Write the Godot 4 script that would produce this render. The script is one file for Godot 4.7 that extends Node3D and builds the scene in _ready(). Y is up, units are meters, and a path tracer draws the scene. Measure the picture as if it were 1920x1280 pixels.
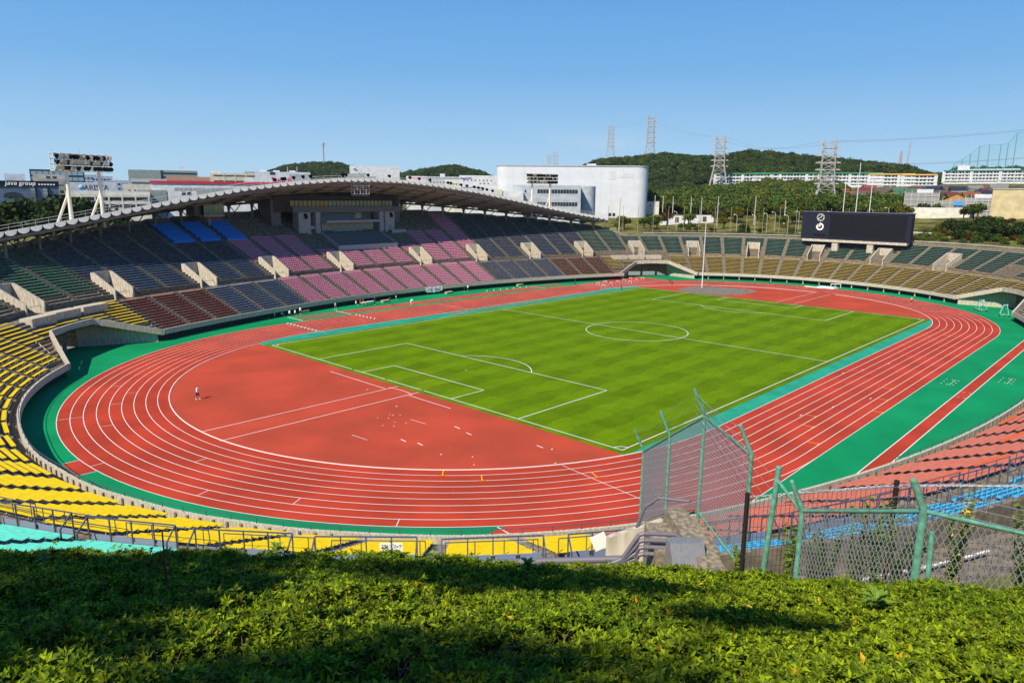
extends Node3D
# An athletics stadium seen from the planted bank behind its near curve.
# x runs along the pitch, -z is the roofed main stand, y is up, metres.

const ZO := -0.8          # the track's axis
const TR := 37.93         # radius of the track's inner line
const TS := 41.6          # half length of the straights
const LANE := 1.233
const END_X := 43.0          # plan of the bowl: two end arcs ...
const END_R := 52.3
const SIDE_K := 101.9         # ... and two flat side arcs
const SIDE_R := 162.9
const END_A := 67.1       # half angles of the arcs, degrees
const SIDE_A := 22.88
const ROWS_LOW := 13
const ROWS_UP := 12
const CAM := Vector3(-108.245, 24.10, 70.89)

var mats := {}
var used := {}
var tex := {}
var rng := RandomNumberGenerator.new()

# ---------------------------------------------------------------- mesh helper
class MB:
	var v := PackedVector3Array()
	var n := PackedVector3Array()
	var c := PackedColorArray()
	var col := Color.WHITE
	var colored := false
	func tri(a: Vector3, b: Vector3, d: Vector3):
		var m := (b - a).cross(d - a).normalized()
		v.append(a); v.append(d); v.append(b)
		n.append(m); n.append(m); n.append(m)
		if colored:
			c.append(col); c.append(col); c.append(col)
	func tris(a: Vector3, b: Vector3, d: Vector3, na: Vector3, nb: Vector3, nd: Vector3):
		v.append(a); v.append(d); v.append(b)
		n.append(na); n.append(nd); n.append(nb)
		if colored:
			c.append(col); c.append(col); c.append(col)
	func quad(a: Vector3, b: Vector3, d: Vector3, e: Vector3):
		tri(a, b, d); tri(a, d, e)
	func box(o: Vector3, s: Vector3, b := Basis()):
		var h := s * 0.5
		var x := b.x * h.x; var y := b.y * h.y; var z := b.z * h.z
		quad(o - x - y + z, o + x - y + z, o + x + y + z, o - x + y + z)
		quad(o + x - y - z, o - x - y - z, o - x + y - z, o + x + y - z)
		quad(o + x - y + z, o + x - y - z, o + x + y - z, o + x + y + z)
		quad(o - x - y - z, o - x - y + z, o - x + y + z, o - x + y - z)
		quad(o - x + y + z, o + x + y + z, o + x + y - z, o - x + y - z)
		quad(o - x - y - z, o + x - y - z, o + x - y + z, o - x - y + z)
	func bar(a: Vector3, b: Vector3, w: float, h: float, up := Vector3.UP):
		var f := (b - a)
		var l := f.length()
		if l < 1e-5: return
		f /= l
		var r := up.cross(f)
		if r.length() < 1e-4: r = Vector3.RIGHT
		r = r.normalized()
		var u := f.cross(r)
		box((a + b) * 0.5, Vector3(w, h, l), Basis(r, u, f))
	func tube(a: Vector3, b: Vector3, r0: float, r1: float, k := 6, caps := true):
		var f := (b - a).normalized()
		var r := Vector3.UP.cross(f)
		if r.length() < 1e-3: r = Vector3.RIGHT
		r = r.normalized()
		var u := f.cross(r)
		for i in k:
			var t0 := TAU * i / k; var t1 := TAU * (i + 1) / k
			var d0 := r * cos(t0) + u * sin(t0); var d1 := r * cos(t1) + u * sin(t1)
			tris(a + d0 * r0, a + d1 * r0, b + d1 * r1, d0, d1, d1)
			tris(a + d0 * r0, b + d1 * r1, b + d0 * r1, d0, d1, d0)
			if caps:
				tri(b, b + d0 * r1, b + d1 * r1); tri(a, a + d1 * r0, a + d0 * r0)
	func path(pts: Array, r: float, k := 6):
		for i in pts.size() - 1: tube(pts[i], pts[i + 1], r, r, k)
	func ball(o: Vector3, r: Vector3, k := 8, j := 5):
		for i in k:
			for m in j:
				var a := []
				for q in [[i, m], [i + 1, m], [i + 1, m + 1], [i, m + 1]]:
					var t: float = TAU * q[0] / k
					var p: float = PI * q[1] / j
					a.append(Vector3(sin(p) * cos(t), cos(p), sin(p) * sin(t)))
				var w := []
				for d in a: w.append(o + d * r)
				tris(w[0], w[1], w[2], a[0], a[1], a[2])
				tris(w[0], w[2], w[3], a[0], a[2], a[3])
	func prism(poly: Array, o: Vector3, x: Vector3, y: Vector3, z: Vector3, t: float):
		# poly: Vector2 points (counterclockwise seen against z), pushed out by t along z
		var idx := Geometry2D.triangulate_polygon(PackedVector2Array(poly))
		var f := []; var g := []
		for q in poly:
			f.append(o + x * q.x + y * q.y + z * t)
			g.append(o + x * q.x + y * q.y)
		for i in range(0, idx.size(), 3):
			var a: Vector3 = f[idx[i]]; var b: Vector3 = f[idx[i + 1]]; var d: Vector3 = f[idx[i + 2]]
			if (b - a).cross(d - a).dot(z) > 0.0: tri(a, b, d)
			else: tri(a, d, b)
			a = g[idx[i]]; b = g[idx[i + 1]]; d = g[idx[i + 2]]
			if (b - a).cross(d - a).dot(z) < 0.0: tri(a, b, d)
			else: tri(a, d, b)
		for i in poly.size():
			var k := (i + 1) % poly.size()
			quad(g[i], g[k], f[k], f[i])
	func mesh(m: Material = null) -> ArrayMesh:
		var a := []
		a.resize(Mesh.ARRAY_MAX)
		a[Mesh.ARRAY_VERTEX] = v
		a[Mesh.ARRAY_NORMAL] = n
		if colored: a[Mesh.ARRAY_COLOR] = c
		var am := ArrayMesh.new()
		am.add_surface_from_arrays(Mesh.PRIMITIVE_TRIANGLES, a)
		if m: am.surface_set_material(0, m)
		return am

# ---------------------------------------------------------------- node helpers
func numbered(s: String) -> String:
	var k: int = used.get(s, 0)
	used[s] = k + 1
	return s if k == 0 else "%s_%03d" % [s, k]

func thing(called: String, label: String, category: String, group := "", at := Vector3.ZERO, turn := 0.0) -> Node3D:
	var o := Node3D.new()
	o.name = numbered(called)
	add_child(o)
	o.position = at
	o.rotation.y = turn
	o.set_meta("label", label)
	o.set_meta("category", category)
	if group: o.set_meta("group", group)
	return o

func part(called: String, mesh, m: Material, parent: Node, kind := "") -> MeshInstance3D:
	var o := MeshInstance3D.new()
	o.name = called
	o.mesh = mesh.mesh() if mesh is MB else mesh
	o.material_override = m
	parent.add_child(o, true)
	if kind: o.set_meta("kind", kind)
	return o

func single(called: String, mesh, m: Material, label: String, category: String, group := "") -> MeshInstance3D:
	var o := MeshInstance3D.new()
	o.name = numbered(called)
	o.mesh = mesh.mesh() if mesh is MB else mesh
	o.material_override = m
	add_child(o)
	o.set_meta("label", label)
	o.set_meta("category", category)
	if group: o.set_meta("group", group)
	return o

func setting(called: String, mesh, m: Material, kind := "structure") -> MeshInstance3D:
	var o := MeshInstance3D.new()
	o.name = numbered(called)
	o.mesh = mesh.mesh() if mesh is MB else mesh
	o.material_override = m
	add_child(o)
	o.set_meta("kind", kind)
	return o

func stuff(called: String, mesh: Mesh, m: Material, xf: Array, cols: Array, label: String, category: String, parent: Node = null) -> MultiMeshInstance3D:
	var mm := MultiMesh.new()
	mm.transform_format = MultiMesh.TRANSFORM_3D
	mm.use_colors = cols.size() > 0
	mm.mesh = mesh
	mm.instance_count = xf.size()
	for i in xf.size():
		mm.set_instance_transform(i, xf[i])
		if cols.size(): mm.set_instance_color(i, cols[i])
	var o := MultiMeshInstance3D.new()
	o.name = numbered(called) if parent == null else called
	o.multimesh = mm
	o.material_override = m
	if parent: parent.add_child(o, true)
	else: add_child(o)
	o.set_meta("kind", "stuff")
	if parent == null:
		o.set_meta("label", label); o.set_meta("category", category)
	return o

# ---------------------------------------------------------------- materials
func noise_tex(key: String, freq: float, oct: int, lo: float, hi: float, contrast := 1.0, size := 512, sd := 1, tint := Color.WHITE) -> ImageTexture:
	if tex.has(key): return tex[key]
	var f := FastNoiseLite.new()
	f.seed = sd
	f.noise_type = FastNoiseLite.TYPE_SIMPLEX_SMOOTH
	f.frequency = freq
	f.fractal_type = FastNoiseLite.FRACTAL_FBM
	f.fractal_octaves = oct
	var im := f.get_seamless_image(size, size)
	im.convert(Image.FORMAT_L8)
	var src := im.get_data()
	var out := PackedByteArray()
	out.resize(size * size * 3)
	for i in size * size:
		var t: float = clampf((src[i] / 255.0 - 0.5) * contrast + 0.5, 0.0, 1.0)
		var g := lerpf(lo, hi, t)
		out[i * 3] = int(255.0 * minf(1.0, g * lerpf(tint.r, 1.0, t)))
		out[i * 3 + 1] = int(255.0 * minf(1.0, g * lerpf(tint.g, 1.0, t)))
		out[i * 3 + 2] = int(255.0 * minf(1.0, g * lerpf(tint.b, 1.0, t)))
	tex[key] = ImageTexture.create_from_image(Image.create_from_data(size, size, false, Image.FORMAT_RGB8, out))
	return tex[key]

func mat(key: String, col: String, rough := 0.8, t1: Texture2D = null, s1 := 1.0, t2: Texture2D = null, s2 := 1.0, metal := 0.0) -> StandardMaterial3D:
	if mats.has(key): return mats[key]
	var m := StandardMaterial3D.new()
	m.albedo_color = Color(col)
	m.roughness = rough
	m.metallic = metal
	m.metallic_specular = 0.5 if rough < 0.5 else 0.2
	if t1:
		m.albedo_texture = t1
		m.uv1_triplanar = true
		m.uv1_world_triplanar = true
		m.uv1_scale = Vector3.ONE * s1
	if t2:
		m.detail_enabled = true
		m.detail_blend_mode = BaseMaterial3D.BLEND_MODE_MUL
		m.detail_albedo = t2
		m.detail_uv_layer = BaseMaterial3D.DETAIL_UV_2
		m.uv2_triplanar = true
		m.uv2_world_triplanar = true
		m.uv2_scale = Vector3.ONE * s2
	mats[key] = m
	return m

func foliage_mat(key: String, rough := 0.55, through := 0.35) -> StandardMaterial3D:
	if mats.has(key): return mats[key]
	var m := StandardMaterial3D.new()
	m.vertex_color_use_as_albedo = true
	m.roughness = rough
	m.metallic_specular = 0.25
	m.cull_mode = BaseMaterial3D.CULL_DISABLED
	m.backlight_enabled = through > 0.0
	m.backlight = Color(through, through, through * 0.4)
	mats[key] = m
	return m

# ---------------------------------------------------------------- plan of the bowl
# seg 0: far end (+x), 1: back side (+z), 2: near end (-x), 3: main side (-z); a in degrees
# the near curve is not a true circle: how far it lies outside one, by angle
const SKEW := [[-67.2, 0.3], [-58.0, 0.1], [-45.0, -1.0], [-37.0, -1.5], [-9.0, -1.7], [6.0, -1.1], [18.0, -0.5], [29.0, 0.0], [38.0, 0.4], [50.0, 0.9], [67.2, 1.2]]
func skew(seg: int, a: float) -> float:
	if seg == 1: return 1.2 * (1.0 - smoothstep(-23.0, -3.0, a))
	if seg == 3: return 0.3 * (1.0 - smoothstep(-23.0, -15.0, a))
	if seg == 0: return 0.0
	for i in SKEW.size() - 1:
		if a <= SKEW[i + 1][0]: return lerpf(SKEW[i][1], SKEW[i + 1][1], smoothstep(SKEW[i][0], SKEW[i + 1][0], a))
	return 1.2

func plan(seg: int, a: float, off: float) -> Vector3:
	var t := deg_to_rad(a)
	off += skew(seg, a)
	if seg == 0: return Vector3(END_X + (END_R + off) * cos(t), 0, ZO + (END_R + off) * sin(t))
	if seg == 2: return Vector3(-END_X - (END_R + off) * cos(t), 0, ZO + (END_R + off) * sin(t))
	if seg == 1: return Vector3((SIDE_R + off) * sin(t), 0, ZO - SIDE_K + (SIDE_R + off) * cos(t))
	return Vector3((SIDE_R + off) * sin(t), 0, ZO + SIDE_K - (SIDE_R + off) * cos(t))

func outward(seg: int, a: float) -> Vector3:
	return (plan(seg, a, 1.0) - plan(seg, a, 0.0)).normalized()

# a frame whose z points out of the bowl and whose y is up
func frame(seg: int, a: float) -> Basis:
	var z := outward(seg, a)
	return Basis(Vector3.UP.cross(z).normalized(), Vector3.UP, z)

func low_off(i: int) -> float: return 0.85 + 0.765 * i
func low_y(i: int) -> float: return 1.72 + 0.335 * i
func up_off(i: int) -> float: return 12.7 + 0.8 * i
func up_y(i: int) -> float: return 6.75 + 0.37 * i
# the distance of the roof's columns behind the front edge, and how many rows rise before them
func col_off(x: float) -> float: return 38.3 - 11.3 * pow(x / 79.0, 2.0)
func short_tier(seg: int, a: float) -> bool: return seg == 1 or (seg == 2 and a > 54.0)
func up_end(seg: int, a: float) -> float: return 23.1 if short_tier(seg, a) else up_off(up_rows(seg, a) + 1)
func in_well(seg: int, a: float) -> bool:
	if seg == 3: return absf(fmod(absf(a) / 1.991 + 1.0, 3.0)) < 0.30 and absf(a) > 1.0 or absf(fmod(absf(a) / 1.991 + 1.0, 3.0)) > 2.70 and absf(a) > 1.0
	if seg == 0 and a < 26.0 and a > -58.0 or seg == 2 and a < -50.0 and a > -58.0:
		var t := fmod(absf(a) / 5.163 - 1.5 + 3.0, 3.0)
		return t < 0.30 or t > 2.70
	return false
func up_rows(seg: int, a: float) -> int:
	var p := plan(seg, a, 25.0)
	if short_tier(seg, a): return 6
	if p.z > -20.0: return ROWS_UP
	var x := absf(p.x)
	var w := 1.0 - smoothstep(82.0, 90.0, x)
	return int(lerpf(ROWS_UP, maxf(ROWS_UP, floorf((col_off(x) + 1.6 - 12.7) / 0.8)), w))
# how far the lower tier is cut back over the three vehicle tunnels
func notch(seg: int, a: float) -> float:
	if seg % 2 == 1 or (seg == 2 and a > 0.0): return 0.0
	var t := absf(a)
	if t < 40.0 or t > 66.0: return 0.0
	if t < 47.5: return 5.7 * (t - 40.0) / 7.5
	if t > 57.5: return 5.7 * (66.0 - t) / 8.5
	return 5.7

var stations := []
func make_stations():
	# once round, clockwise from above: far end, back side, near end, main side
	var out := []
	for i in 105: out.append([0, -END_A + 2.0 * END_A * i / 105.0])
	for i in 92: out.append([1, SIDE_A - 2.0 * SIDE_A * i / 92.0])
	for i in 105: out.append([2, END_A - 2.0 * END_A * i / 105.0])
	for i in 92: out.append([3, -SIDE_A + 2.0 * SIDE_A * i / 92.0])
	# extra stations at both edges of every stairwell, so that the terrace can be cut there
	for e in [[3, 2], [3, 5], [3, 8], [3, 11], [3, -2], [3, -5], [3, -8], [3, -11], [2, -10], [0, -10], [0, -7], [0, -4], [0, -1], [0, 1], [0, 4]]:
		var c: float = e[1] * 1.991 if e[0] == 3 else signf(e[1]) * (absf(e[1]) + 0.5) * 5.163
		var hwid := rad_to_deg(1.66 / ((END_R if e[0] != 3 else SIDE_R) + 14.0))
		out.append([e[0], c - hwid]); out.append([e[0], c + hwid])
	out.sort_custom(func(p, q):
		if p[0] != q[0]: return p[0] < q[0]
		return p[1] < q[1] if p[0] == 0 or p[0] == 3 else p[1] > q[1])
	stations = out

# ---------------------------------------------------------------- field
func track_pt(i: int, k: int, r: float) -> Vector3:
	# i of 2k+2 stations round the track
	var a: float
	if i <= k:
		a = -PI / 2 + PI * i / k
		return Vector3(TS + r * cos(a), 0, ZO + r * sin(a))
	a = PI / 2 + PI * (i - k - 1) / k
	return Vector3(-TS + r * cos(a), 0, ZO + r * sin(a))

func ring(mb: MB, r0: float, r1: float, y: float, from := 0, to := -1):
	var k := 72
	var nn := 2 * k + 2
	var last := nn if to < 0 else to
	for i in range(from, last):
		var j := (i + 1) % nn
		var u := Vector3(0, y, 0)
		mb.quad(track_pt(i, k, r0) + u, track_pt(j, k, r0) + u, track_pt(j, k, r1) + u, track_pt(i, k, r1) + u)

func strip(mb: MB, a: Vector2, b: Vector2, w: float, y: float):
	var d := (b - a).normalized()
	var s := Vector2(-d.y, d.x) * w * 0.5
	mb.quad(Vector3(a.x + s.x, y, a.y + s.y), Vector3(b.x + s.x, y, b.y + s.y), Vector3(b.x - s.x, y, b.y - s.y), Vector3(a.x - s.x, y, a.y - s.y))

func rect(mb: MB, x0: float, z0: float, x1: float, z1: float, y: float):
	mb.quad(Vector3(x0, y, z1), Vector3(x1, y, z1), Vector3(x1, y, z0), Vector3(x0, y, z0))

func arc(mb: MB, c: Vector2, r: float, a0: float, a1: float, w: float, y: float, k := 40):
	for i in k:
		var t0 := deg_to_rad(lerpf(a0, a1, float(i) / k)); var t1 := deg_to_rad(lerpf(a0, a1, float(i + 1) / k))
		var d0 := Vector3(cos(t0), 0, sin(t0)); var d1 := Vector3(cos(t1), 0, sin(t1))
		var o := Vector3(c.x, y, c.y)
		mb.quad(o + d0 * (r - w / 2), o + d1 * (r - w / 2), o + d1 * (r + w / 2), o + d0 * (r + w / 2))

func pitch_texture() -> ImageTexture:
	var w := 1100; var h := 704
	var f := FastNoiseLite.new(); f.seed = 5; f.frequency = 0.9; f.fractal_octaves = 2
	var g := FastNoiseLite.new(); g.seed = 9; g.frequency = 0.018; g.fractal_octaves = 4
	var q := FastNoiseLite.new(); q.seed = 12; q.frequency = 0.05; q.fractal_octaves = 3
	var d := PackedByteArray(); d.resize(w * h * 3)
	for j in h:
		for i in w:
			var x := (i + 0.5) / 10.0 - 55.0; var z := (j + 0.5) / 10.0 - 35.2
			# sheen of the mown nap put into the colour, along and across the pitch
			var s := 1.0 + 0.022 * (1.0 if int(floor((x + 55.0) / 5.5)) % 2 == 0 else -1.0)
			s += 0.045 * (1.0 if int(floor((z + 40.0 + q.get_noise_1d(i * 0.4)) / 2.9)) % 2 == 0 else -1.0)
			s += 0.06 * q.get_noise_2d(i * 0.35, j * 1.4) + 0.05 * g.get_noise_2d(i, j) + 0.15 * f.get_noise_2d(i, j)
			var worn := clampf(1.0 - Vector2((absf(x) - 50.0) / 5.0, z / 7.0).length(), 0.0, 1.0) * 0.5 + clampf(g.get_noise_2d(i + 900, j * 1.3), 0.0, 1.0) * 0.5
			var c := Color(0.40, 0.53, 0.05).lerp(Color(0.48, 0.54, 0.10), worn * 0.7) * s
			var k := (j * w + i) * 3
			d[k] = int(clampf(c.r, 0, 1) * 255); d[k + 1] = int(clampf(c.g, 0, 1) * 255); d[k + 2] = int(clampf(c.b, 0, 1) * 255)
	return ImageTexture.create_from_image(Image.create_from_data(w, h, false, Image.FORMAT_RGB8, d))

func build_field():
	var fine := noise_tex("fine", 0.35, 3, 0.86, 1.0, 1.6, 512, 3)
	var blot := noise_tex("blot", 0.012, 5, 0.80, 1.0, 1.8, 512, 7)
	var scuff := noise_tex("scuff", 0.01, 6, 0.90, 1.0, 1.8, 512, 21, Color(0.97, 1.0, 1.0))
	var green := mat("apron", "12945c", 0.85, scuff, 0.017, fine, 0.6)
	var red := mat("tartan", "c0452f", 0.85, scuff, 0.021, fine, 0.7)
	var teal := mat("teal", "2fa384", 0.85, scuff, 0.05, fine, 0.6)
	var white := mat("line_paint", "e8e6e0", 0.8, fine, 2.0)
	# the whole floor of the bowl
	var mb := MB.new()
	for i in stations.size():
		var s: Array = stations[i]; var t: Array = stations[(i + 1) % stations.size()]
		mb.tri(Vector3(0, 0, ZO), plan(t[0], t[1], 10.0), plan(s[0], s[1], 10.0))
	setting("field_apron", mb, green)
	mb = MB.new()
	var k := 72
	for i in 2 * k + 2:
		mb.tri(Vector3(0, 0.004, ZO), track_pt((i + 1) % (2 * k + 2), k, TR + 9 * LANE) + Vector3(0, 0.004, 0), track_pt(i, k, TR + 9 * LANE) + Vector3(0, 0.004, 0))
	setting("running_track", mb, red)
	mb = MB.new()
	for i in 2 * k + 2:
		mb.tri(Vector3(0, 0.0055, ZO), track_pt((i + 1) % (2 * k + 2), k, TR - 0.05) + Vector3(0, 0.0055, 0), track_pt(i, k, TR - 0.05) + Vector3(0, 0.0055, 0))
	setting("infield_ground", mb, mat("tartan_dusty", "c24e38", 0.9, noise_tex("dust", 0.012, 6, 0.93, 1.0, 1.5, 512, 27, Color(0.95, 1.0, 1.0)), 0.016, fine, 0.7))
	mb = MB.new()
	rect(mb, TS, ZO - TR - 9 * LANE, 74.5, ZO - TR + 0.1, 0.006)
	setting("sprint_chute_path", mb, red)
	mb = MB.new()
	rect(mb, -74.5, ZO + TR - 0.1, -TS, ZO + TR + 9 * LANE, 0.006)
	setting("hurdle_chute_path", mb, red)
	for zs in [-1.0, 1.0]:
		mb = MB.new()
		for i in 54:
			var x0 := -54.4 + 108.8 * i / 54.0; var x1 := -54.4 + 108.8 * (i + 1) / 54.0
			var e0 := sqrt(TR * TR - pow(maxf(absf(x0) - TS, 0), 2)) ; var e1 := sqrt(TR * TR - pow(maxf(absf(x1) - TS, 0), 2))
			var a0: float = ZO + zs * e0; var a1: float = ZO + zs * e1
			var b: float = zs * 34.3
			if zs > 0: mb.quad(Vector3(x0, .008, a0), Vector3(x1, .008, a1), Vector3(x1, .008, b), Vector3(x0, .008, b))
			else: mb.quad(Vector3(x0, .008, b), Vector3(x1, .008, b), Vector3(x1, .008, a1), Vector3(x0, .008, a0))
		setting("infield_path", mb, teal)
	# turf
	var pm := PlaneMesh.new(); pm.size = Vector2(108.6, 69.9)
	var gm := StandardMaterial3D.new()
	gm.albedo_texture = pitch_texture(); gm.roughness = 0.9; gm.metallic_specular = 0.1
	gm.detail_enabled = true; gm.detail_blend_mode = BaseMaterial3D.BLEND_MODE_MUL
	gm.detail_albedo = noise_tex("turf", 0.3, 4, 0.74, 1.0, 1.8, 512, 33)
	gm.detail_uv_layer = BaseMaterial3D.DETAIL_UV_2
	gm.uv2_triplanar = true; gm.uv2_world_triplanar = true; gm.uv2_scale = Vector3.ONE * 0.23
	gm.heightmap_enabled = true; gm.heightmap_scale = 3.0; gm.heightmap_texture = noise_tex("turf", 0.3, 4, 0.72, 1.0)
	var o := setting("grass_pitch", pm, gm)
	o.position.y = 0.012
	# pitch markings
	var L := 53.35; var Wd := 33.95
	mb = MB.new()
	var w := 0.12; var y := 0.018
	strip(mb, Vector2(-L, -Wd), Vector2(L, -Wd), w, y); strip(mb, Vector2(-L, Wd), Vector2(L, Wd), w, y)
	for s in [-1.0, 1.0]:
		for g in [[-Wd, -11.5], [-11.0, -3.9], [-3.4, 3.6], [4.1, Wd]]: strip(mb, Vector2(s * L, g[0]), Vector2(s * L, g[1]), w, y)
		strip(mb, Vector2(s * L, -20.16), Vector2(s * (L - 16.5), -20.16), w, y); strip(mb, Vector2(s * L, 20.16), Vector2(s * (L - 16.5), 20.16), w, y)
		strip(mb, Vector2(s * (L - 16.5), -20.16), Vector2(s * (L - 16.5), 20.16), w, y)
		strip(mb, Vector2(s * L, -9.16), Vector2(s * (L - 5.5), -9.16), w, y); strip(mb, Vector2(s * L, 9.16), Vector2(s * (L - 5.5), 9.16), w, y)
		strip(mb, Vector2(s * (L - 5.5), -9.16), Vector2(s * (L - 5.5), 9.16), w, y)
		var mid := 180.0 if s > 0 else 0.0
		arc(mb, Vector2(s * (L - 11), 0), 9.15, mid - 53, mid + 53, w, y + 0.002)
		arc(mb, Vector2(s * (L - 11), 0), 0.0, 0, 360, 0.3, y, 10)
		for zz in [-1.0, 1.0]:
			var a0 := 0.0
			if s > 0: a0 = 90.0 if zz < 0 else 180.0
			else: a0 = 0.0 if zz < 0 else 270.0
			arc(mb, Vector2(s * L, zz * Wd), 1.0, a0, a0 + 90, w, y + 0.002, 8)
	strip(mb, Vector2(0, -Wd), Vector2(0, Wd), w, y)
	arc(mb, Vector2.ZERO, 9.15, 0, 360, w, y + 0.002, 72)
	setting("pitch_markings", mb, white)
	# lane lines
	mb = MB.new()
	for i in range(1, 10): ring(mb, TR + i * LANE - 0.035, TR + i * LANE + 0.035, 0.012)
	for i in 10: strip(mb, Vector2(TS, ZO - TR - i * LANE), Vector2(74.0, ZO - TR - i * LANE), 0.06, 0.016)
	strip(mb, Vector2(-73.4, ZO + TR - 0.4), Vector2(-74.6, ZO + TR + 9 * LANE), 0.1, 0.017)
	strip(mb, Vector2(-TS, ZO + TR + 9 * LANE), Vector2(-58.0, ZO + TR + 9 * LANE), 0.07, 0.016)
	strip(mb, Vector2(-41.4, ZO - TR - 9 * LANE), Vector2(-41.4, ZO - TR + 1.8), 0.08, 0.017)
	strip(mb, Vector2(-5.5, ZO - TR - 9 * LANE), Vector2(-5.5, ZO - TR), 0.08, 0.017)
	strip(mb, Vector2(73.8, ZO - TR - 9 * LANE), Vector2(73.8, ZO - TR), 0.08, 0.017)
	# staggered start and exchange marks across single lanes
	rng.seed = 44
	for q in [[-1, 176, 8, 9], [-1, 190, 5, 6], [-1, 168, 3, 4], [-1, 160, 7, 8], [-1, 196, 7, 9], [-1, 201, 4, 5], [-1, 150, 6, 7], [-1, 139, 8, 9], [-1, 207, 3, 4], [-1, 212, 5, 6], [1, 40, 2, 3], [1, 46, 3, 5], [1, 52, 4, 6], [1, 57, 6, 9], [1, 66, 1, 9], [1, 62, 3, 4], [1, 70, 5, 6]]:
		var t := deg_to_rad(q[1]); var cx: float = q[0] * TS
		var d := Vector2(cos(t), sin(t))
		strip(mb, Vector2(cx, ZO) + d * (TR + q[2] * LANE), Vector2(cx, ZO) + d * (TR + q[3] * LANE), 0.06, 0.017)
	# the slanting break line leaving the near curve
	strip(mb, Vector2(-60.5, 32.3), Vector2(-61.7, 41.5), 0.06, 0.017)
	for q in [[-2.0, 39.5], [-6.0, 38.2], [5.0, 41.0], [-24, 43.2], [-30, 41.8], [-17, 45.2], [-46, 40.2], [-52, 41.4], [-49, 44.0]]:
		strip(mb, Vector2(q[0], q[1]), Vector2(q[0] + 0.7, q[1]), 0.09, 0.017)
	setting("lane_markings", mb, white)
	mb = MB.new()
	for q in [[-1, 136, 0, 1], [-1, 131, 1, 2], [-1, 117, 2, 3], [-1, 111, 4, 5]]:
		var t := deg_to_rad(q[1]); var cx: float = q[0] * TS
		var d := Vector2(cos(t), sin(t)); var e := Vector2(-d.y, d.x)
		var a = Vector2(cx, ZO) + d * (TR + q[2] * LANE); var b = Vector2(cx, ZO) + d * (TR + q[3] * LANE)
		strip(mb, a, b, 0.09, 0.017); strip(mb, b - e * 0.35, b + e * 0.35, 0.09, 0.018)
	for q in [[-38, 7, 8], [-33, 5, 6], [-29, 4, 5], [-22, 8, 9], [-16, 7, 8], [-10, 6, 7], [-48, 5, 6], [-52, 3, 4], [34, 1, 2], [37, 3, 4]]:
		var b := Vector2(q[0], ZO + TR + q[2] * LANE)
		strip(mb, Vector2(q[0], ZO + TR + q[1] * LANE), b, 0.09, 0.017); strip(mb, b - Vector2(0.3, 0.1), b + Vector2(0.3, -0.1), 0.09, 0.018)
	setting("yellow_lane_markings", mb, mat("yellow_paint", "e0b02e", 0.8))
	# the raised kerb on the inside of the two bends
	mb = MB.new()
	for seg in [[0, 72], [73, 145]]:
		for i in range(seg[0], seg[1]):
			var a := track_pt(i, 72, TR); var b := track_pt(i + 1, 72, TR)
			if absf(a.z + 0.8 - 4.5) < 2.2 and a.x > 60: continue
			mb.bar(a + Vector3(0, 0.035, 0), b + Vector3(0, 0.035, 0), 0.10, 0.06)
	for s in [-1.0, 1.0]: mb.bar(Vector3(-TS, 0.02, ZO + s * TR), Vector3(TS, 0.02, ZO + s * TR), 0.07, 0.03)
	setting("track_kerb", mb, white)
	# javelin runways, run-ups and their lines
	mb = MB.new()
	for z in [0.2, 4.2]:
		strip(mb, Vector2(-79.4, z), Vector2(-54.2, z), 0.1, 0.012); strip(mb, Vector2(77.6, z + 2.2), Vector2(55.0, z + 2.2), 0.1, 0.012)
		strip(mb, Vector2(-92.0, z), Vector2(-TS - sqrt(pow(TR + 9 * LANE, 2) - z * z), z), 0.07, 0.012)
	arc(mb, Vector2(-63.2, 2.2), 8.0, -17, 17, 0.1, 0.014, 10)
	strip(mb, Vector2(-56.2, -12.5), Vector2(-56.2, -0.1), 0.1, 0.012); strip(mb, Vector2(-56.0, 4.4), Vector2(-56.0, 12.1), 0.1, 0.012)
	# hurdle spots and short tape marks on the near D
	for i in 2:
		for j in 2:
			var o2 := Vector2(-64.0 - 3.1 * i * 0.4 + j * 1.6, 9.0 + i * 2.6)
			strip(mb, o2, o2 + Vector2(0.12, 0), 0.12, 0.012); strip(mb, o2 + Vector2(0.7, 1.0), o2 + Vector2(0.84, 1.0), 0.14, 0.012)
	for i in 12:
		var a := rng.randf() * TAU; var r := sqrt(rng.randf()) * 34.0
		var q := Vector2(-TS - 14 + cos(a) * r * 0.5, sin(a) * r)
		if q.x > -55.5 or Vector2(q.x + TS, q.y).length() > TR - 1: continue
		strip(mb, q, q + Vector2(rng.randf_range(0.12, 0.3), 0), 0.13, 0.012)
	for q in [[-60.5, 19.5], [-60.0, 17.2], [-66.5, 16.4], [-66.0, 18.4], [-58.2, 27.2]]: strip(mb, Vector2(q[0], q[1]), Vector2(q[0] - 0.1, q[1] + 0.9), 0.12, 0.013)
	for q in [[-61.8, 12.0], [-69.2, 11.8]]: strip(mb, Vector2(q[0], q[1]), Vector2(q[0] + 0.2, q[1] + 2.4), 0.06, 0.013)
	setting("runway_markings", mb, white)
	mb = MB.new()
	rect(mb, -92.0, 0.2, -TS - 48.0, 4.2, 0.007)
	setting("javelin_runway_path", mb, red)
	# back side runway
	mb = MB.new(); rect(mb, -46.5, 52.35, 46.0, 53.65, 0.006); setting("jump_runway_path", mb, red)
	mb = MB.new()
	for z in [52.3, 53.7]: strip(mb, Vector2(-46.5, z), Vector2(46, z), 0.10, 0.011)
	for q in [[-8, 52.6], [-8, 53.3], [-5, 52.6], [-5, 53.3]]: strip(mb, Vector2(q[0], q[1]), Vector2(q[0], q[1] + 0.3), 0.1, 0.011)
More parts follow.
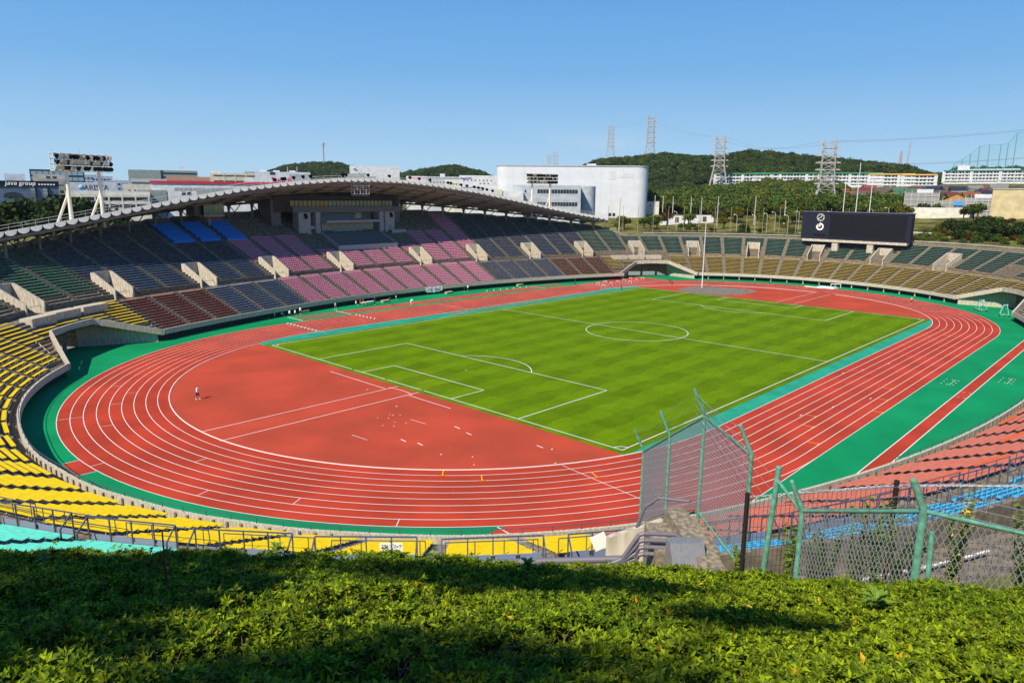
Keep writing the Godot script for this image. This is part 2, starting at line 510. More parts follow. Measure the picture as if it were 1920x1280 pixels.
	for c in [[-2.0, 50.2], [4.5, 55.6]]:
		for i in 3:
			for j in 3:
				if i == 1 and j == 1: continue
				strip(mb, Vector2(c[0] + i * 1.5, c[1] + j * 0.7 - 0.7), Vector2(c[0] + i * 1.5 + 0.2, c[1] + j * 0.7 - 0.7), 0.16, 0.011)
		strip(mb, Vector2(c[0] - 0.4, c[1] + 0.3), Vector2(c[0] + 3.6, c[1] + 0.3), 0.05, 0.011)
	setting("jump_runway_markings", mb, white)
	# main side runways with their sand pits
	mb = MB.new(); rect(mb, -27.0, -55.3, 33.5, -51.6, 0.006); setting("long_jump_path", mb, red)
	mb = MB.new()
	for z in [-55.3, -54.0, -52.9, -51.6]: strip(mb, Vector2(-27, z), Vector2(33.5, z), 0.06, 0.011)
	for x in [-38.0, -27.0, 33.6]: strip(mb, Vector2(x, -56.2), Vector2(x, -50.6), 0.22, 0.013)
	strip(mb, Vector2(-17, -34.75), Vector2(-7, -36.9), 0.08, 0.014)
	setting("long_jump_markings", mb, white)
	var sand := mat("sand", "8a7d5c", 0.95, blot, 0.2, fine, 2.0)
	for x in [[-37.2, -27.4], [34.2, 43.0]]:
		mb = MB.new(); rect(mb, x[0], -55.8, x[1], -51.0, 0.009); setting("sand_pit_ground", mb, sand)
	mb = MB.new(); rect(mb, -12.0, -37.6, 40.0, -37.0, 0.013); setting("warm_up_path", mb, red)
	# worn grey landing area on the far D
	mb = MB.new()
	rng.seed = 8
	var gp := [Vector2(59.1, -26.2), Vector2(66.2, -26.0), Vector2(69.4, -22.6), Vector2(71.2, -18.0), Vector2(72.4, -12.6), Vector2(70.2, -9.4), Vector2(65.0, -8.8), Vector2(60.6, -9.6), Vector2(56.4, -12.0), Vector2(54.9, -15.5), Vector2(54.7, -20.6), Vector2(56.2, -24.2)]
	for i in gp.size():
		var a: Vector2 = gp[i]; var b: Vector2 = gp[(i + 1) % gp.size()]
		mb.tri(Vector3(63, 0.01, -17.5), Vector3(b.x, 0.01, b.y), Vector3(a.x, 0.01, a.y))
	setting("grey_landing_ground", mb, mat("ash", "8d867c", 0.95, blot, 0.12, fine, 1.0))

# ---------------------------------------------------------------- concrete bowl
func sweep(mb: MB, prof: Callable, from := 0, to := -1):
	# prof(seg, a) gives an array of Vector2(off, y); arrays of neighbouring stations have one length
	var last := stations.size() if to < 0 else to
	for i in range(from, last):
		var s: Array = stations[i % stations.size()]; var t: Array = stations[(i + 1) % stations.size()]
		var mid: float = (s[1] + t[1]) * 0.5 if s[0] == t[0] else s[1]
		var p: Array = prof.call(s[0], s[1], mid); var q: Array = prof.call(t[0], t[1], mid)
		for k in mini(p.size(), q.size()) - 1:
			var a := plan(s[0], s[1], p[k].x) + Vector3(0, p[k].y, 0)
			var b := plan(t[0], t[1], q[k].x) + Vector3(0, q[k].y, 0)
			var c := plan(t[0], t[1], q[k + 1].x) + Vector3(0, q[k + 1].y, 0)
			var d := plan(s[0], s[1], p[k + 1].x) + Vector3(0, p[k + 1].y, 0)
			mb.quad(a, b, c, d)

func low_profile(seg: int, a: float, _mid: float) -> Array:
	var nt := notch(seg, a)
	var out := []
	if nt < 0.3: out = [Vector2(0.25, 1.3), Vector2(0.85, 1.3)]
	else:
		var yy := 1.3 if nt < 0.85 else low_y(int((nt - 0.85) / 0.765))
		out = [Vector2(maxf(nt, 0.25), yy), Vector2(maxf(nt, 0.85), yy)]
	for i in ROWS_LOW:
		var o := maxf(low_off(i), nt); var o1 := maxf(low_off(i + 1), nt)
		if low_off(i + 1) <= nt:
			out.append(out[1]); out.append(out[1])
		else:
			out.append(Vector2(o, low_y(i))); out.append(Vector2(o1, low_y(i)))
	out.append(Vector2(12.7, low_y(ROWS_LOW - 1)))
	return out

func up_profile(seg: int, a: float, mid: float) -> Array:
	var out := [Vector2(12.7, 5.74)]
	var nr := up_rows(seg, a)
	for i in 34:
		var j := mini(i, nr)
		if i < 6 and in_well(seg, mid): out.append(Vector2(up_off(i), 5.76)); out.append(Vector2(up_off(i + 1), 5.76))
		elif i < nr: out.append(Vector2(up_off(i), up_y(i))); out.append(Vector2(up_off(i + 1), up_y(i)))
		elif i == nr and short_tier(seg, a): out.append(Vector2(17.5, 9.35)); out.append(Vector2(17.75, 9.35))
		elif i == nr + 1 and short_tier(seg, a): out.append(Vector2(17.75, 7.9)); out.append(Vector2(23.1, 7.9))
		elif i == nr: out.append(Vector2(up_off(i), up_y(i))); out.append(Vector2(up_end(seg, a), up_y(i)))
		else: out.append(out[-1]); out.append(out[-1])
	return out

func rim_profile(seg: int, a: float, _mid: float) -> Array:
	var nr := up_rows(seg, a)
	var o := up_end(seg, a); var y := 7.9 if short_tier(seg, a) else up_y(nr)
	return [Vector2(o, y), Vector2(o, y + 0.75), Vector2(o + 0.25, y + 0.75), Vector2(o + 0.25, 4.0)]

func build_bowl():
	var conc_t := noise_tex("conc", 0.02, 6, 0.70, 1.0, 1.7, 512, 11, Color(0.97, 0.98, 1.0))
	var grit := noise_tex("grit", 0.22, 4, 0.84, 1.0, 1.7, 512, 17)
	var conc := mat("concrete", "978b78", 0.9, conc_t, 0.13, grit, 0.9)
	var conc_l := mat("concrete_light", "a69c8a", 0.9, conc_t, 0.2, grit, 1.1)
	var cream := mat("cream_paint", "e6dfd0", 0.7, conc_t, 0.09, grit, 0.8)
	mats["cream_wall"] = mat("cream_wall", "ddd5c4", 0.75, noise_tex("streak", 0.02, 5, 0.78, 1.0, 1.9, 512, 19, Color(1.0, 0.98, 0.94)), 0.12, grit, 1.5)
	mats["cream_wall"].uv1_scale = Vector3(0.42, 0.05, 0.42)
	noise_tex("stain", 0.02, 5, 0.88, 1.0, 1.6, 512, 19)
	var bowl := thing("seating_bowl", "grey concrete terraces of the stadium ringing the red running track", "stand")
	var mb := MB.new(); sweep(mb, low_profile); part("lower_terrace", mb, conc, bowl)
	mb = MB.new(); sweep(mb, up_profile); part("upper_terrace", mb, conc, bowl)
	mb = MB.new(); sweep(mb, rim_profile); part("rim_wall", mb, conc_l, bowl)
	# the front fascia: a deep cream beam carried round, broken at the tunnels
	mb = MB.new()
	var mw := MB.new()
	for i in stations.size() + 1:
		var s: Array = stations[i % stations.size()]; var t: Array = stations[(i + 1) % stations.size()]
		var n0 := notch(s[0], s[1]); var n1 := notch(t[0], t[1])
		if (s[0] % 2 == 0 and (s[0] == 0 or s[1] < 0.0) and absf(s[1]) > 39.8 and absf(s[1]) < 65.6 and n0 + n1 > 0.0) or i == stations.size():
			if mb.v.size():
				part("front_fascia", mb, mats["cream_wall"], bowl)
				part("front_wall", mw, mat("dark_wall", "4a4d50", 0.8, conc_t, 0.2), bowl)
				mb = MB.new(); mw = MB.new()
			continue
		var pr := [Vector2(0.25, 1.3), Vector2(0.25, 1.95), Vector2(0.0, 1.95), Vector2(0.0, 1.1), Vector2(0.25, 1.0)]
		for k in 4:
			var a := plan(s[0], s[1], pr[k].x) + Vector3(0, pr[k].y, 0)
			var b := plan(t[0], t[1], pr[k].x) + Vector3(0, pr[k].y, 0)
			var c := plan(t[0], t[1], pr[k + 1].x) + Vector3(0, pr[k + 1].y, 0)
			var d := plan(s[0], s[1], pr[k + 1].x) + Vector3(0, pr[k + 1].y, 0)
			mb.quad(d, c, b, a)
		var u := Vector3(0, 1.15, 0)
		mw.quad(plan(s[0], s[1], 1.1), plan(t[0], t[1], 1.1), plan(t[0], t[1], 1.1) + u, plan(s[0], s[1], 1.1) + u)
	# short ribs on the seats' side of the parapet and white posts under the fascia
	var rib := BoxMesh.new(); rib.size = Vector3(0.16, 0.56, 0.12)
	var post := BoxMesh.new(); post.size = Vector3(0.22, 1.1, 0.22)
	for seg in [1, 2, 0]:
		var aa := -15.0 if seg == 1 else 0.0
		while aa < (19.0 if seg == 1 else 39.0):
			var st := (0.42 if seg == 1 else 1.2)
			if seg < 2 + 1 and seg != 0:
				var rb := part("parapet_rib", rib, conc_l, bowl)
				rb.transform = Transform3D(frame(seg, aa if seg == 2 else -aa), plan(seg, aa if seg == 2 else -aa, 0.30) + Vector3(0, 1.58, 0))
			aa += st
	for i in 16:
		var q := part("fascia_post", post, cream, bowl)
		var a := -36.0 + i * 4.8
		q.transform = Transform3D(frame(0, a), plan(0, a, 0.45) + Vector3(0, 0.55, 0))
	# tunnels
	for seg in [0, 2]:
		for sg in [-1.0, 1.0]:
			if seg == 2 and sg > 0.0: continue
			var P := func(t: float, o: float, y: float) -> Vector3: return plan(seg, sg * t, o) + Vector3(0, y, 0)
			var tb := MB.new()
			var yb := 4.9
			# the raised fascia: up one side, across, down the other
			var line := [P.call(39.6, 0.0, 1.95), P.call(47.5, 5.7, yb), P.call(52.5, 5.75, yb), P.call(57.5, 5.7, yb), P.call(66.2, 0.0, 1.95)]
			for i in 4:
				var a: Vector3 = line[i]; var b: Vector3 = line[i + 1]
				tb.bar(a - Vector3(0, 0.48, 0), b - Vector3(0, 0.48, 0), 0.3, 0.95)
			part("tunnel_fascia", tb, mats["cream_wall"], bowl)
			for k in [[40.4, 0.6, 46.8, 9.6], [65.4, 0.6, 58.2, 9.6]]:
				var a: Vector3 = P.call(k[0], k[1], 0.0); var b: Vector3 = P.call(k[2], k[3], 0.0)
				var at: Vector3 = a + Vector3(0, 1.2, 0); var bt: Vector3 = P.call(k[2], minf(k[3], 5.9), 4.1)
				var bm: Vector3 = P.call(lerpf(k[0], k[2], 0.62), 5.8, 0.0)
				tb = MB.new()
				tb.quad(a, bm, bm + Vector3(0, 4.05, 0), at)
				tb.quad(bm, b, b + Vector3(0, 4.05, 0), bm + Vector3(0, 4.05, 0))
				part("tunnel_side_wall", tb, mats["cream_wall"], bowl)
			tb = MB.new()
			# the passage runs on deep under the stand
			tb.quad(P.call(46.0, 21.5, 0), P.call(59.0, 21.5, 0), P.call(59.0, 21.5, 4.1), P.call(46.0, 21.5, 4.1))
			part("tunnel_back_wall", tb, conc, bowl)
			tb = MB.new(); tb.quad(P.call(46.0, 5.8, 4.06), P.call(59.0, 5.8, 4.06), P.call(59.0, 21.5, 4.06), P.call(46.0, 21.5, 4.06))
			part("tunnel_ceiling", tb, conc, bowl)
			for t2 in [46.8, 58.2]:
				tb = MB.new(); tb.quad(P.call(t2, 9.6, 0), P.call(t2, 21.5, 0), P.call(t2, 21.5, 4.1), P.call(t2, 9.6, 4.1))
				part("tunnel_inner_wall", tb, conc, bowl)
			for t in [50.2, 54.6]:
				tb = MB.new(); tb.bar(P.call(t, 8.6, 0), P.call(t, 8.6, 4.05), 0.5, 0.5)
				part("tunnel_pillar", tb, conc_l, bowl)
	# stairs of half steps in every aisle
	var sd := {}
	for seg in 4:
		var nb := 26 if seg % 2 == 0 else 23
		var step := 5.163 if seg % 2 == 0 else 1.991
		var hw := END_A if seg % 2 == 0 else SIDE_A
		for k in nb + 1:
			var a := -step * nb / 2.0 + step * k
			if seg == 1 and a > 3.0: continue
			if seg == 1 and a < -26.0: continue
			var key := "low%d" % (seg % 2)
			if notch(seg, a) < 0.3:
				if not sd.has(key):
					var q := MB.new()
					for i in ROWS_LOW: q.box(Vector3(0, low_y(i) + 0.084, low_off(i + 1) - 0.2), Vector3(0.95, 0.168, 0.4))
					sd[key] = q.mesh()
				var o := part("aisle_stair", sd[key], conc_l, bowl)
				o.transform = Transform3D(frame(seg, a), plan(seg, a, 0.0))
			var nr := up_rows(seg, a)
			var k2 := "up%d" % nr
			if not sd.has(k2):
				var q := MB.new()
				for i in nr: q.box(Vector3(0, up_y(i) + 0.0925, up_off(i + 1) - 0.2), Vector3(1.0, 0.185, 0.4))
				sd[k2] = q.mesh()
			var o2 := part("aisle_stair", sd[k2], conc_l, bowl)
			o2.transform = Transform3D(frame(seg, a), plan(seg, a, 0.0))
	# mouths of the stairwells in the upper tier
	var side := []
	for s in [[3, 2], [3, 5], [3, 8], [3, 11], [3, -2], [3, -5], [3, -8], [3, -11], [2, -10], [0, -10], [0, -7], [0, -4], [0, -1], [0, 1], [0, 4]]:
		var seg: int = s[0]
		var a: float = s[1] * 1.991 if seg == 3 else signf(s[1]) * (absf(s[1]) + 0.5) * 5.163
		var F := Transform3D(frame(seg, a), plan(seg, a, 0.0))
		var v := Node3D.new(); v.name = "stairwell_mouth"; bowl.add_child(v, true); v.transform = F
		var zf := 12.2; var zb := 17.4; var hwid := 1.75
		for sx in [-1.0, 1.0]:
			var q := MB.new()
			var poly := [Vector2(zf, 5.7), Vector2(zb, 5.7), Vector2(zb, 10.2), Vector2(zb - 0.4, 10.2), Vector2(zf, 7.5)]
			q.prism(poly, Vector3(sx * hwid - 0.13, 0, 0), Vector3.BACK, Vector3.UP, Vector3.RIGHT, 0.26)
			part("side_wall", q, mats["cream_wall"], v)
		var q2 := MB.new(); q2.box(Vector3(0, 9.15, zb + 0.13), Vector3(hwid * 2 + 0.26, 2.1, 0.26))
		part("back_wall", q2, mats["cream_wall"], v)
		q2 = MB.new()
		q2.path([Vector3(-1.2, 6.1, zf + 0.3), Vector3(-1.2, 7.0, zf + 0.3), Vector3(1.2, 7.0, zf + 0.3), Vector3(1.2, 6.1, zf + 0.3)], 0.035)
		part("handrail", q2, mat("rail", "4c5260", 0.5), v)
	# white flower boxes above the two main side tunnels
	for seg in [0, 2]:
		for i in 3:
			var a := -(51.0 + i * 5.2)
			var F := Transform3D(frame(seg, a), plan(seg, a, 9.5))
			var q := MB.new(); q.box(Vector3(0, 5.55, 0), Vector3(4.9, 1.3, 1.9))
			var o := part("white_balcony", q, mats["cream_wall"], bowl); o.transform = F

# ---------------------------------------------------------------- seats
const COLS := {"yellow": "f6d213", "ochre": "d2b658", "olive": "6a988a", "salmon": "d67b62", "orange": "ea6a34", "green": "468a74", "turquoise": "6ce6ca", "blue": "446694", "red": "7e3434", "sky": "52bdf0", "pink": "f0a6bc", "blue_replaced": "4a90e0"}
var bench_mesh := {}
var counts := {}
var piles := {}

func low_colour(seg: int, b: int) -> String:
	if seg == 0: return "ochre"
	if seg == 2: return "yellow" if b < 24 else "salmon"
	if seg == 1: return "salmon"
	if b <= -9: return "red"
	if b <= -6: return "blue"
	if b <= 4: return "pink"
	if b <= 8: return "blue"
	return "red"

func up_colour(seg: int, b: int, row: int) -> String:
	if seg == 0: return "olive"
	if seg == 1: return "sky"
	if seg == 2: return "green" if b < 9 else ("turquoise" if b < 22 else "sky")  # one paint: its shaded green and sunlit turquoise put into the colour
	if b >= -5 and b <= 5: return "pink"
	return "blue"

func bench(length: float) -> Array:
	var key := snappedf(length, 0.1)
	if not bench_mesh.has(key):
		var s := MB.new()
		s.prism([Vector2(-0.20, 0.0), Vector2(0.17, 0.0), Vector2(0.2, 0.045), Vector2(0.17, 0.05), Vector2(0.14, 0.035), Vector2(-0.17, 0.035), Vector2(-0.20, 0.022)], Vector3(-key * 0.5, 0.38, 0), Vector3.BACK, Vector3.UP, Vector3.RIGHT, key)
		var g := MB.new()
		g.box(Vector3(0, 0.19, 0.04), Vector3(0.05, 0.38, 0.06)); g.box(Vector3(0, 0.36, 0.0), Vector3(0.05, 0.035, 0.28))
		bench_mesh[key] = [s.mesh(), g.mesh(), key]
	return bench_mesh[key]

const NTH := ["first", "second", "third", "fourth", "fifth", "sixth", "seventh", "eighth", "ninth", "tenth", "eleventh", "twelfth", "thirteenth", "high"]
const BENCH_LABEL := {
	"yellow": "weathered yellow plank bench on grey terrace",
	"ochre": "sun faded ochre plank bench",
	"olive": "sun faded grey green plank bench",
	"salmon": "faded salmon plank bench beyond the fence",
	"orange": "bright orange plank bench among salmon ones",
	"green": "plank bench in a shaded green tone on upper terrace",
	"turquoise": "plank bench in a sunlit turquoise tone above yellow seating",
	"blue": "dark blue plank bench in the main stand",
	"red": "dark red plank bench beside blue ones",
	"blue_replaced": "bright blue replacement plank bench among yellow ones",
	"pink": "pink bucket seat in the main stand",
	"sky": "sky blue bucket seat beyond the fence"}

func seat_mesh() -> ArrayMesh:
	var s := MB.new()
	s.prism([Vector2(-0.2, 0.30), Vector2(0.14, 0.27), Vector2(0.19, 0.50), Vector2(0.22, 0.50), Vector2(0.17, 0.25), Vector2(0.14, 0.23), Vector2(-0.2, 0.27)], Vector3(-0.2, 0, 0), Vector3.BACK, Vector3.UP, Vector3.RIGHT, 0.4)
	s.box(Vector3(0, 0.12, 0.08), Vector3(0.07, 0.26, 0.07))
	return s.mesh()

func build_seats():
	var fade := noise_tex("fade", 0.03, 5, 0.92, 1.0, 1.9, 512, 41)
	var grit := noise_tex("grit", 0.22, 4, 0.74, 1.0)
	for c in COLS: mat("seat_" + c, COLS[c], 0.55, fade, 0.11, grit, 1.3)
	var steel := mat("bench_leg", "b8b4ac", 0.6, grit, 2.0)
	var all := {}
	for c in COLS: all[c] = []
	rng.seed = 77
	# every place for a bench or a seat in view
	for seg in 4:
		var nb := 26 if seg % 2 == 0 else 23
		var step := 5.163 if seg % 2 == 0 else 1.991
		for k in nb:
			var a := -step * nb / 2.0 + step * (k + 0.5)
			var b := k if seg % 2 == 0 else k - 11
			if seg == 1 and a > 2.0: continue
			var rad := (END_R if seg % 2 == 0 else SIDE_R)
			for i in ROWS_LOW:
				var o := low_off(i) + 0.42
				if notch(seg, a - step * 0.4) > o - 0.7 or notch(seg, a + step * 0.4) > o - 0.7: continue
				if (seg == 0 or seg == 2) and i >= 9 and a < -48 and a > -64: continue
				var l := (rad + o) * deg_to_rad(step) - 1.0
				var c := low_colour(seg, b)
				if c == "yellow" and rng.randf() < 0.006: c = "blue_replaced"
				if c == "salmon" and rng.randf() < 0.06: c = "orange"
				all[c].append([seg, a, o, low_y(i), l, NTH[i] + " row above the parapet"])
			var nr := up_rows(seg, a)
			for i in nr:
				var o := up_off(i) + 0.5
				# stairwell mouths
				if i < 6 and ((seg == 3 and absi(b) % 3 == 2) or (seg % 2 == 0 and (int(absf(a) / 5.163)) % 3 == 1)): continue
				if (seg == 0 or seg == 2) and a < -48 and a > -66 and i < 2: continue
				if seg == 3 and absi(b) <= 2 and i >= 10: continue
				if seg == 3 and absi(b) <= 4 and i >= 19: continue
				if seg == 3 and b >= -7 and b <= -5 and i >= 18 and i < 27: continue
				var l := (rad + o) * deg_to_rad(step) - 1.05
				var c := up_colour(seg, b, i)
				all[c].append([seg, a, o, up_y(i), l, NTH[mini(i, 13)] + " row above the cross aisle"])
	var sm := seat_mesh()
	for c in all:
		var list: Array = all[c]
		var bucket: bool = c == "pink" or c == "sky"
		var places := []
		for e in list:
			var F := frame(e[0], e[1])
			var p := plan(e[0], e[1], e[2]) + Vector3(0, e[3], 0)
			if bucket:
				var n := int(e[4] / 0.5)
				for i in n: places.append([p + F.x * ((i - (n - 1) * 0.5) * 0.5), F, 0.0, e[5]])
			else: places.append([p, F, e[4], e[5]])
		places.sort_custom(func(u, w): return u[0].distance_squared_to(CAM) < w[0].distance_squared_to(CAM))
		var name: String = (c.replace("_replaced", "") + ("_bucket_seat" if bucket else "_bench")) if c != "blue_replaced" else "replacement_bench"
		var rest := []
		var near := 0
		for q in places:
			var p: Vector3 = q[0]
			if near < 300 and in_view(p):
				near += 1
				if bucket:
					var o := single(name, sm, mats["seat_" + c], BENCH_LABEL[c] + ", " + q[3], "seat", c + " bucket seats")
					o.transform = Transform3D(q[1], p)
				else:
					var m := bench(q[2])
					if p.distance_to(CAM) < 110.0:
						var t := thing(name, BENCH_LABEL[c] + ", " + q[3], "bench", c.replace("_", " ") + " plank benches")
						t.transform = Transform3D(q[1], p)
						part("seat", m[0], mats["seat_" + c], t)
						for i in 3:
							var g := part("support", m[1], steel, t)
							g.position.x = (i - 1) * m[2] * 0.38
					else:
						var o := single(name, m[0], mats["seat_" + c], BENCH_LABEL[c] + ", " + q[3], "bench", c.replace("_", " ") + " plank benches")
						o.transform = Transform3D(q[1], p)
			elif bucket: rest.append(Transform3D(q[1], p))
			else:
				var B: Basis = q[1]
				rest.append(Transform3D(Basis(B.x * q[2], B.y, B.z), p))
		if rest.size():
			stuff(name + "_rows", sm if bucket else bench(1.0)[0], mats["seat_" + c], rest, [], "further rows of %s %s across the stands" % [c.replace("_", " "), "bucket seats" if bucket else "plank benches"], "seats" if bucket else "benches")

var view_basis := Basis()
func in_view(p: Vector3) -> bool:
	var d := view_basis.inverse() * (p - CAM)
	if d.z > -3.0: return false
	return absf(d.x / -d.z) < 0.73 and absf(d.y / -d.z) < 0.49

# ---------------------------------------------------------------- main stand roof
func side_pt(x: float, off: float) -> Vector3:
	var r := SIDE_R + off
	var t := asin(clampf(x / r, -0.99, 0.99))
	return Vector3(r * sin(t), 0, ZO + SIDE_K - r * cos(t))

func lerp_table(tb: Array, x: float) -> float:
	for i in tb.size() - 1:
		if x <= tb[i + 1][0]:
			var t: float = (x - tb[i][0]) / (tb[i + 1][0] - tb[i][0])
			return lerpf(tb[i][1], tb[i + 1][1], clampf(t, 0, 1))
	return tb[-1][1]

func roof_front(x: float) -> Vector3:
	var y := lerp_table([[0, 27.7], [10, 27.5], [20, 26.75], [34, 25.2], [48, 22.9], [60, 20.75], [72, 18.7], [84, 16.9], [100, 14.6]], absf(x))
	return side_pt(x, 18.0 + 7.0 * pow(x / 82.0, 2.0)) + Vector3(0, y, 0)

func col_base(x: float) -> Vector3:
	return side_pt(x, col_off(x)) + Vector3(0, 6.9 + 0.4625 * (col_off(x) - 12.7), 0)

func roof_col(x: float) -> Vector3:
	var b := col_base(x)
	return b + Vector3(0, lerpf(4.6, 3.3, clampf(absf(x) / 80.0, 0, 1)), 0)

func roof_back(x: float) -> Vector3:
	var f := roof_front(x); var c := roof_col(x)
	var h := Vector3(c.x - f.x, 0, c.z - f.z).normalized()
	return c + h * 3.0 + Vector3(0, -0.3, 0)

func build_roof():
	var grit := noise_tex("grit", 0.22, 4, 0.74, 1.0)
	var stain := noise_tex("stain", 0.02, 5, 0.88, 1.0)
	var shell := mat("roof_shell", "e6e3dc", 0.55, stain, 0.2, grit, 0.7)
	var steel := mat("roof_steel", "a39a8c", 0.7, stain, 0.2, grit, 0.9)
	var roof := thing("grandstand_roof", "long arched white roof of corrugated shells over the main stand", "roof")
	var n := 90
	var x0 := -92.0; var x1 := 83.5
	for i in n:
		var xa := lerpf(x0, x1, float(i) / n); var xb := lerpf(x0, x1, float(i + 1) / n)
		var mb := MB.new()
		var fr := []; var ba := []
		var lip := roof_front((xa + xb) * 0.5) - roof_back((xa + xb) * 0.5)
		lip.y = 0.0; lip = lip.normalized() * 0.5
		var k := 8
		for j in k + 1:
			var x := lerpf(xa, xb, float(j) / k)
			var dip := sqrt(maxf(0.0, 1.0 - pow(2.0 * j / k - 1.0, 2.0)))
			fr.append(roof_front(x) - Vector3(0, 0.12 + 0.75 * dip, 0) + lip * dip); ba.append(roof_back(x) - Vector3(0, 0.12 + 0.5 * dip, 0))
		for j in k:
			var a: Vector3 = fr[j]; var b: Vector3 = fr[j + 1]; var c: Vector3 = ba[j + 1]; var d: Vector3 = ba[j]
			mb.quad(a, d, c, b)
			# rounded front cap
			var ta := roof_front(lerpf(xa, xb, float(j) / k)); var tb := roof_front(lerpf(xa, xb, float(j + 1) / k))
			mb.quad(a, b, tb, ta)
		mb.quad(roof_front(xa), roof_front(xb), roof_back(xb), roof_back(xa))
		part("roof_panel", mb, shell, roof)
	# edge beam below the shells, stubs, cantilever girders, columns
	var mb2 := MB.new()
	for i in 60:
		var a := roof_front(lerpf(x0, x1, i / 60.0)); var b := roof_front(lerpf(x0, x1, (i + 1) / 60.0))
		var ca := roof_col(lerpf(x0, x1, i / 60.0)); var cb := roof_col(lerpf(x0, x1, (i + 1) / 60.0))
		a = a.lerp(ca, 0.07) - Vector3(0, 1.15, 0); b = b.lerp(cb, 0.07) - Vector3(0, 1.15, 0)
		mb2.bar(a, b, 0.35, 0.45)
	part("edge_beam", mb2, steel, roof)
	for q in 3:
		mb2 = MB.new()
		for i in 60:
			var ta := lerpf(x0, x1, i / 60.0); var tb := lerpf(x0, x1, (i + 1) / 60.0)
			var w := 0.3 + 0.22 * q
			mb2.bar(roof_front(ta).lerp(roof_col(ta), w) - Vector3(0, 0.95, 0), roof_front(tb).lerp(roof_col(tb), w) - Vector3(0, 0.95, 0), 0.22, 0.3)
		part("purlin", mb2, steel, roof)
	var xs := []
	for v in [3.4, 10.0, 16.6, 23.0, 29.6, 36.0, 42.5, 49.0, 55.4, 61.8, 68.0, 74.0, 80.0]:
		xs.append(v); xs.append(-v)
	xs.append(-86.0)
	xs.sort()
	for x in xs:
		var f := roof_front(x); var c := roof_col(x); var b := col_base(x); var bk := roof_back(x)
		var h := Vector3(f.x - c.x, 0, f.z - c.z); var len := h.length(); h /= len
		var sd := Vector3.UP.cross(h)
		var dy := f.y - c.y
		var g := MB.new()
		# side view of the girder: deep over the column, slender at the tip, curved down into the column
		var poly := [Vector2(-2.9, -0.5), Vector2(-2.9, -1.0), Vector2(-0.35, -1.5), Vector2(-0.3, -2.3), Vector2(0.3, -2.3), Vector2(0.55, -1.75), Vector2(1.2, -1.35 + 1.2 * dy / len), Vector2(len * 0.5, -1.25 + dy * 0.5), Vector2(len * 0.97, dy - 0.95), Vector2(len * 0.97, dy - 0.7), Vector2(0, -0.45)]
		g.prism(poly, c - sd * 0.2, h, Vector3.UP, sd, 0.4)
		part("girder", g, steel, roof)
		g = MB.new(); g.tube(b - Vector3(0, 0.4, 0), c - Vector3(0, 2.2, 0), 0.28, 0.28, 10)
		part("column", g, steel, roof)
	for i in xs.size() - 1:
		if absf(xs[i]) < 17 and absf(xs[i + 1]) < 17: continue
		var a := roof_back(xs[i]) - Vector3(0, 0.9, 0); var b := roof_back(xs[i + 1]) - Vector3(0, 0.9, 0)
		var g := MB.new()
		var mid := (a + b) * 0.5 - Vector3(0, 1.9, 0)
		g.bar(a.lerp(b, 0.22), mid, 0.16, 0.16); g.bar(a.lerp(b, 0.78), mid, 0.16, 0.16)
		part("brace", g, mat("dark_steel", "3a3a3e", 0.6), roof)
		g = MB.new(); g.bar(a, b, 0.3, 0.5); part("back_beam", g, mat("dark_steel", "3a3a3e", 0.6), roof)
	# catwalk rails along the front edge of the roof
	var rail := MB.new(); var posts := MB.new()
	for i in 84:
		var xa := lerpf(x0, x1, i / 84.0); var xb := lerpf(x0, x1, (i + 1) / 84.0)
		var a := roof_front(xa).lerp(roof_back(xa), 0.09); var b := roof_front(xb).lerp(roof_back(xb), 0.09)
		for h in [0.55, 1.05]: rail.tube(a + Vector3(0, h, 0), b + Vector3(0, h, 0), 0.035, 0.035, 5, false)
		posts.tube(a - Vector3(0, 0.2, 0), a + Vector3(0, 1.05, 0), 0.03, 0.03, 5)
	part("catwalk_rail", rail, mat("pale_steel", "c9c8c4", 0.5), roof)
	part("catwalk_posts", posts, mat("pale_steel", "c9c8c4", 0.5), roof, "stuff")
	# round black floodlights on the roof edge
	for v in [-27, -25, -24.4, -17.5, -8.5, -7.5, -1, 5.5, 12, 18.5, 24.5, 31, 33.5, 35, 36.5, 38, 40, -19.5, 25.5, 15.0, -22.0, 29.0]:
		var p := roof_front(v).lerp(roof_back(v), 0.03)
		var s := thing("roof_floodlight", "round black floodlight on a stalk along the roof's front edge", "floodlight", "roof edge floodlights", p)
		var q := MB.new(); q.tube(Vector3.ZERO, Vector3(0, 0.9, 0), 0.04, 0.04, 5); part("stalk", q, mats["pale_steel"], s)
		q = MB.new(); q.tube(Vector3(0, 1.05, 0), Vector3(0.05, 0.9, 0.62), 0.22, 0.42, 10); part("lamp_housing", q, mat("black", "17181a", 0.5), s)
	# hanging cage of white tubes below the edge
	var cg := thing("lighting_cage", "white tubular cage hanging below the roof's front edge", "cage", "", roof_front(-3.2) + Vector3(0, -1.2, -0.6))
	for i in 6:
		var q := MB.new(); var x := -2.2 + 0.88 * i
		q.path([Vector3(x, 0.4, -0.6), Vector3(x, -2.6, -0.6), Vector3(x, -3.1, 0), Vector3(x, -2.6, 0.7), Vector3(x, 0.4, 0.7)], 0.06)
		part("hoop", q, mats["pale_steel"], cg)
	for h in [-0.6, -1.6, -2.6]:
		for z in [-0.6, 0.7]:
			var q := MB.new(); q.tube(Vector3(-2.3, h, z), Vector3(2.3, h, z), 0.05, 0.05, 5); part("crossbar", q, mats["pale_steel"], cg)
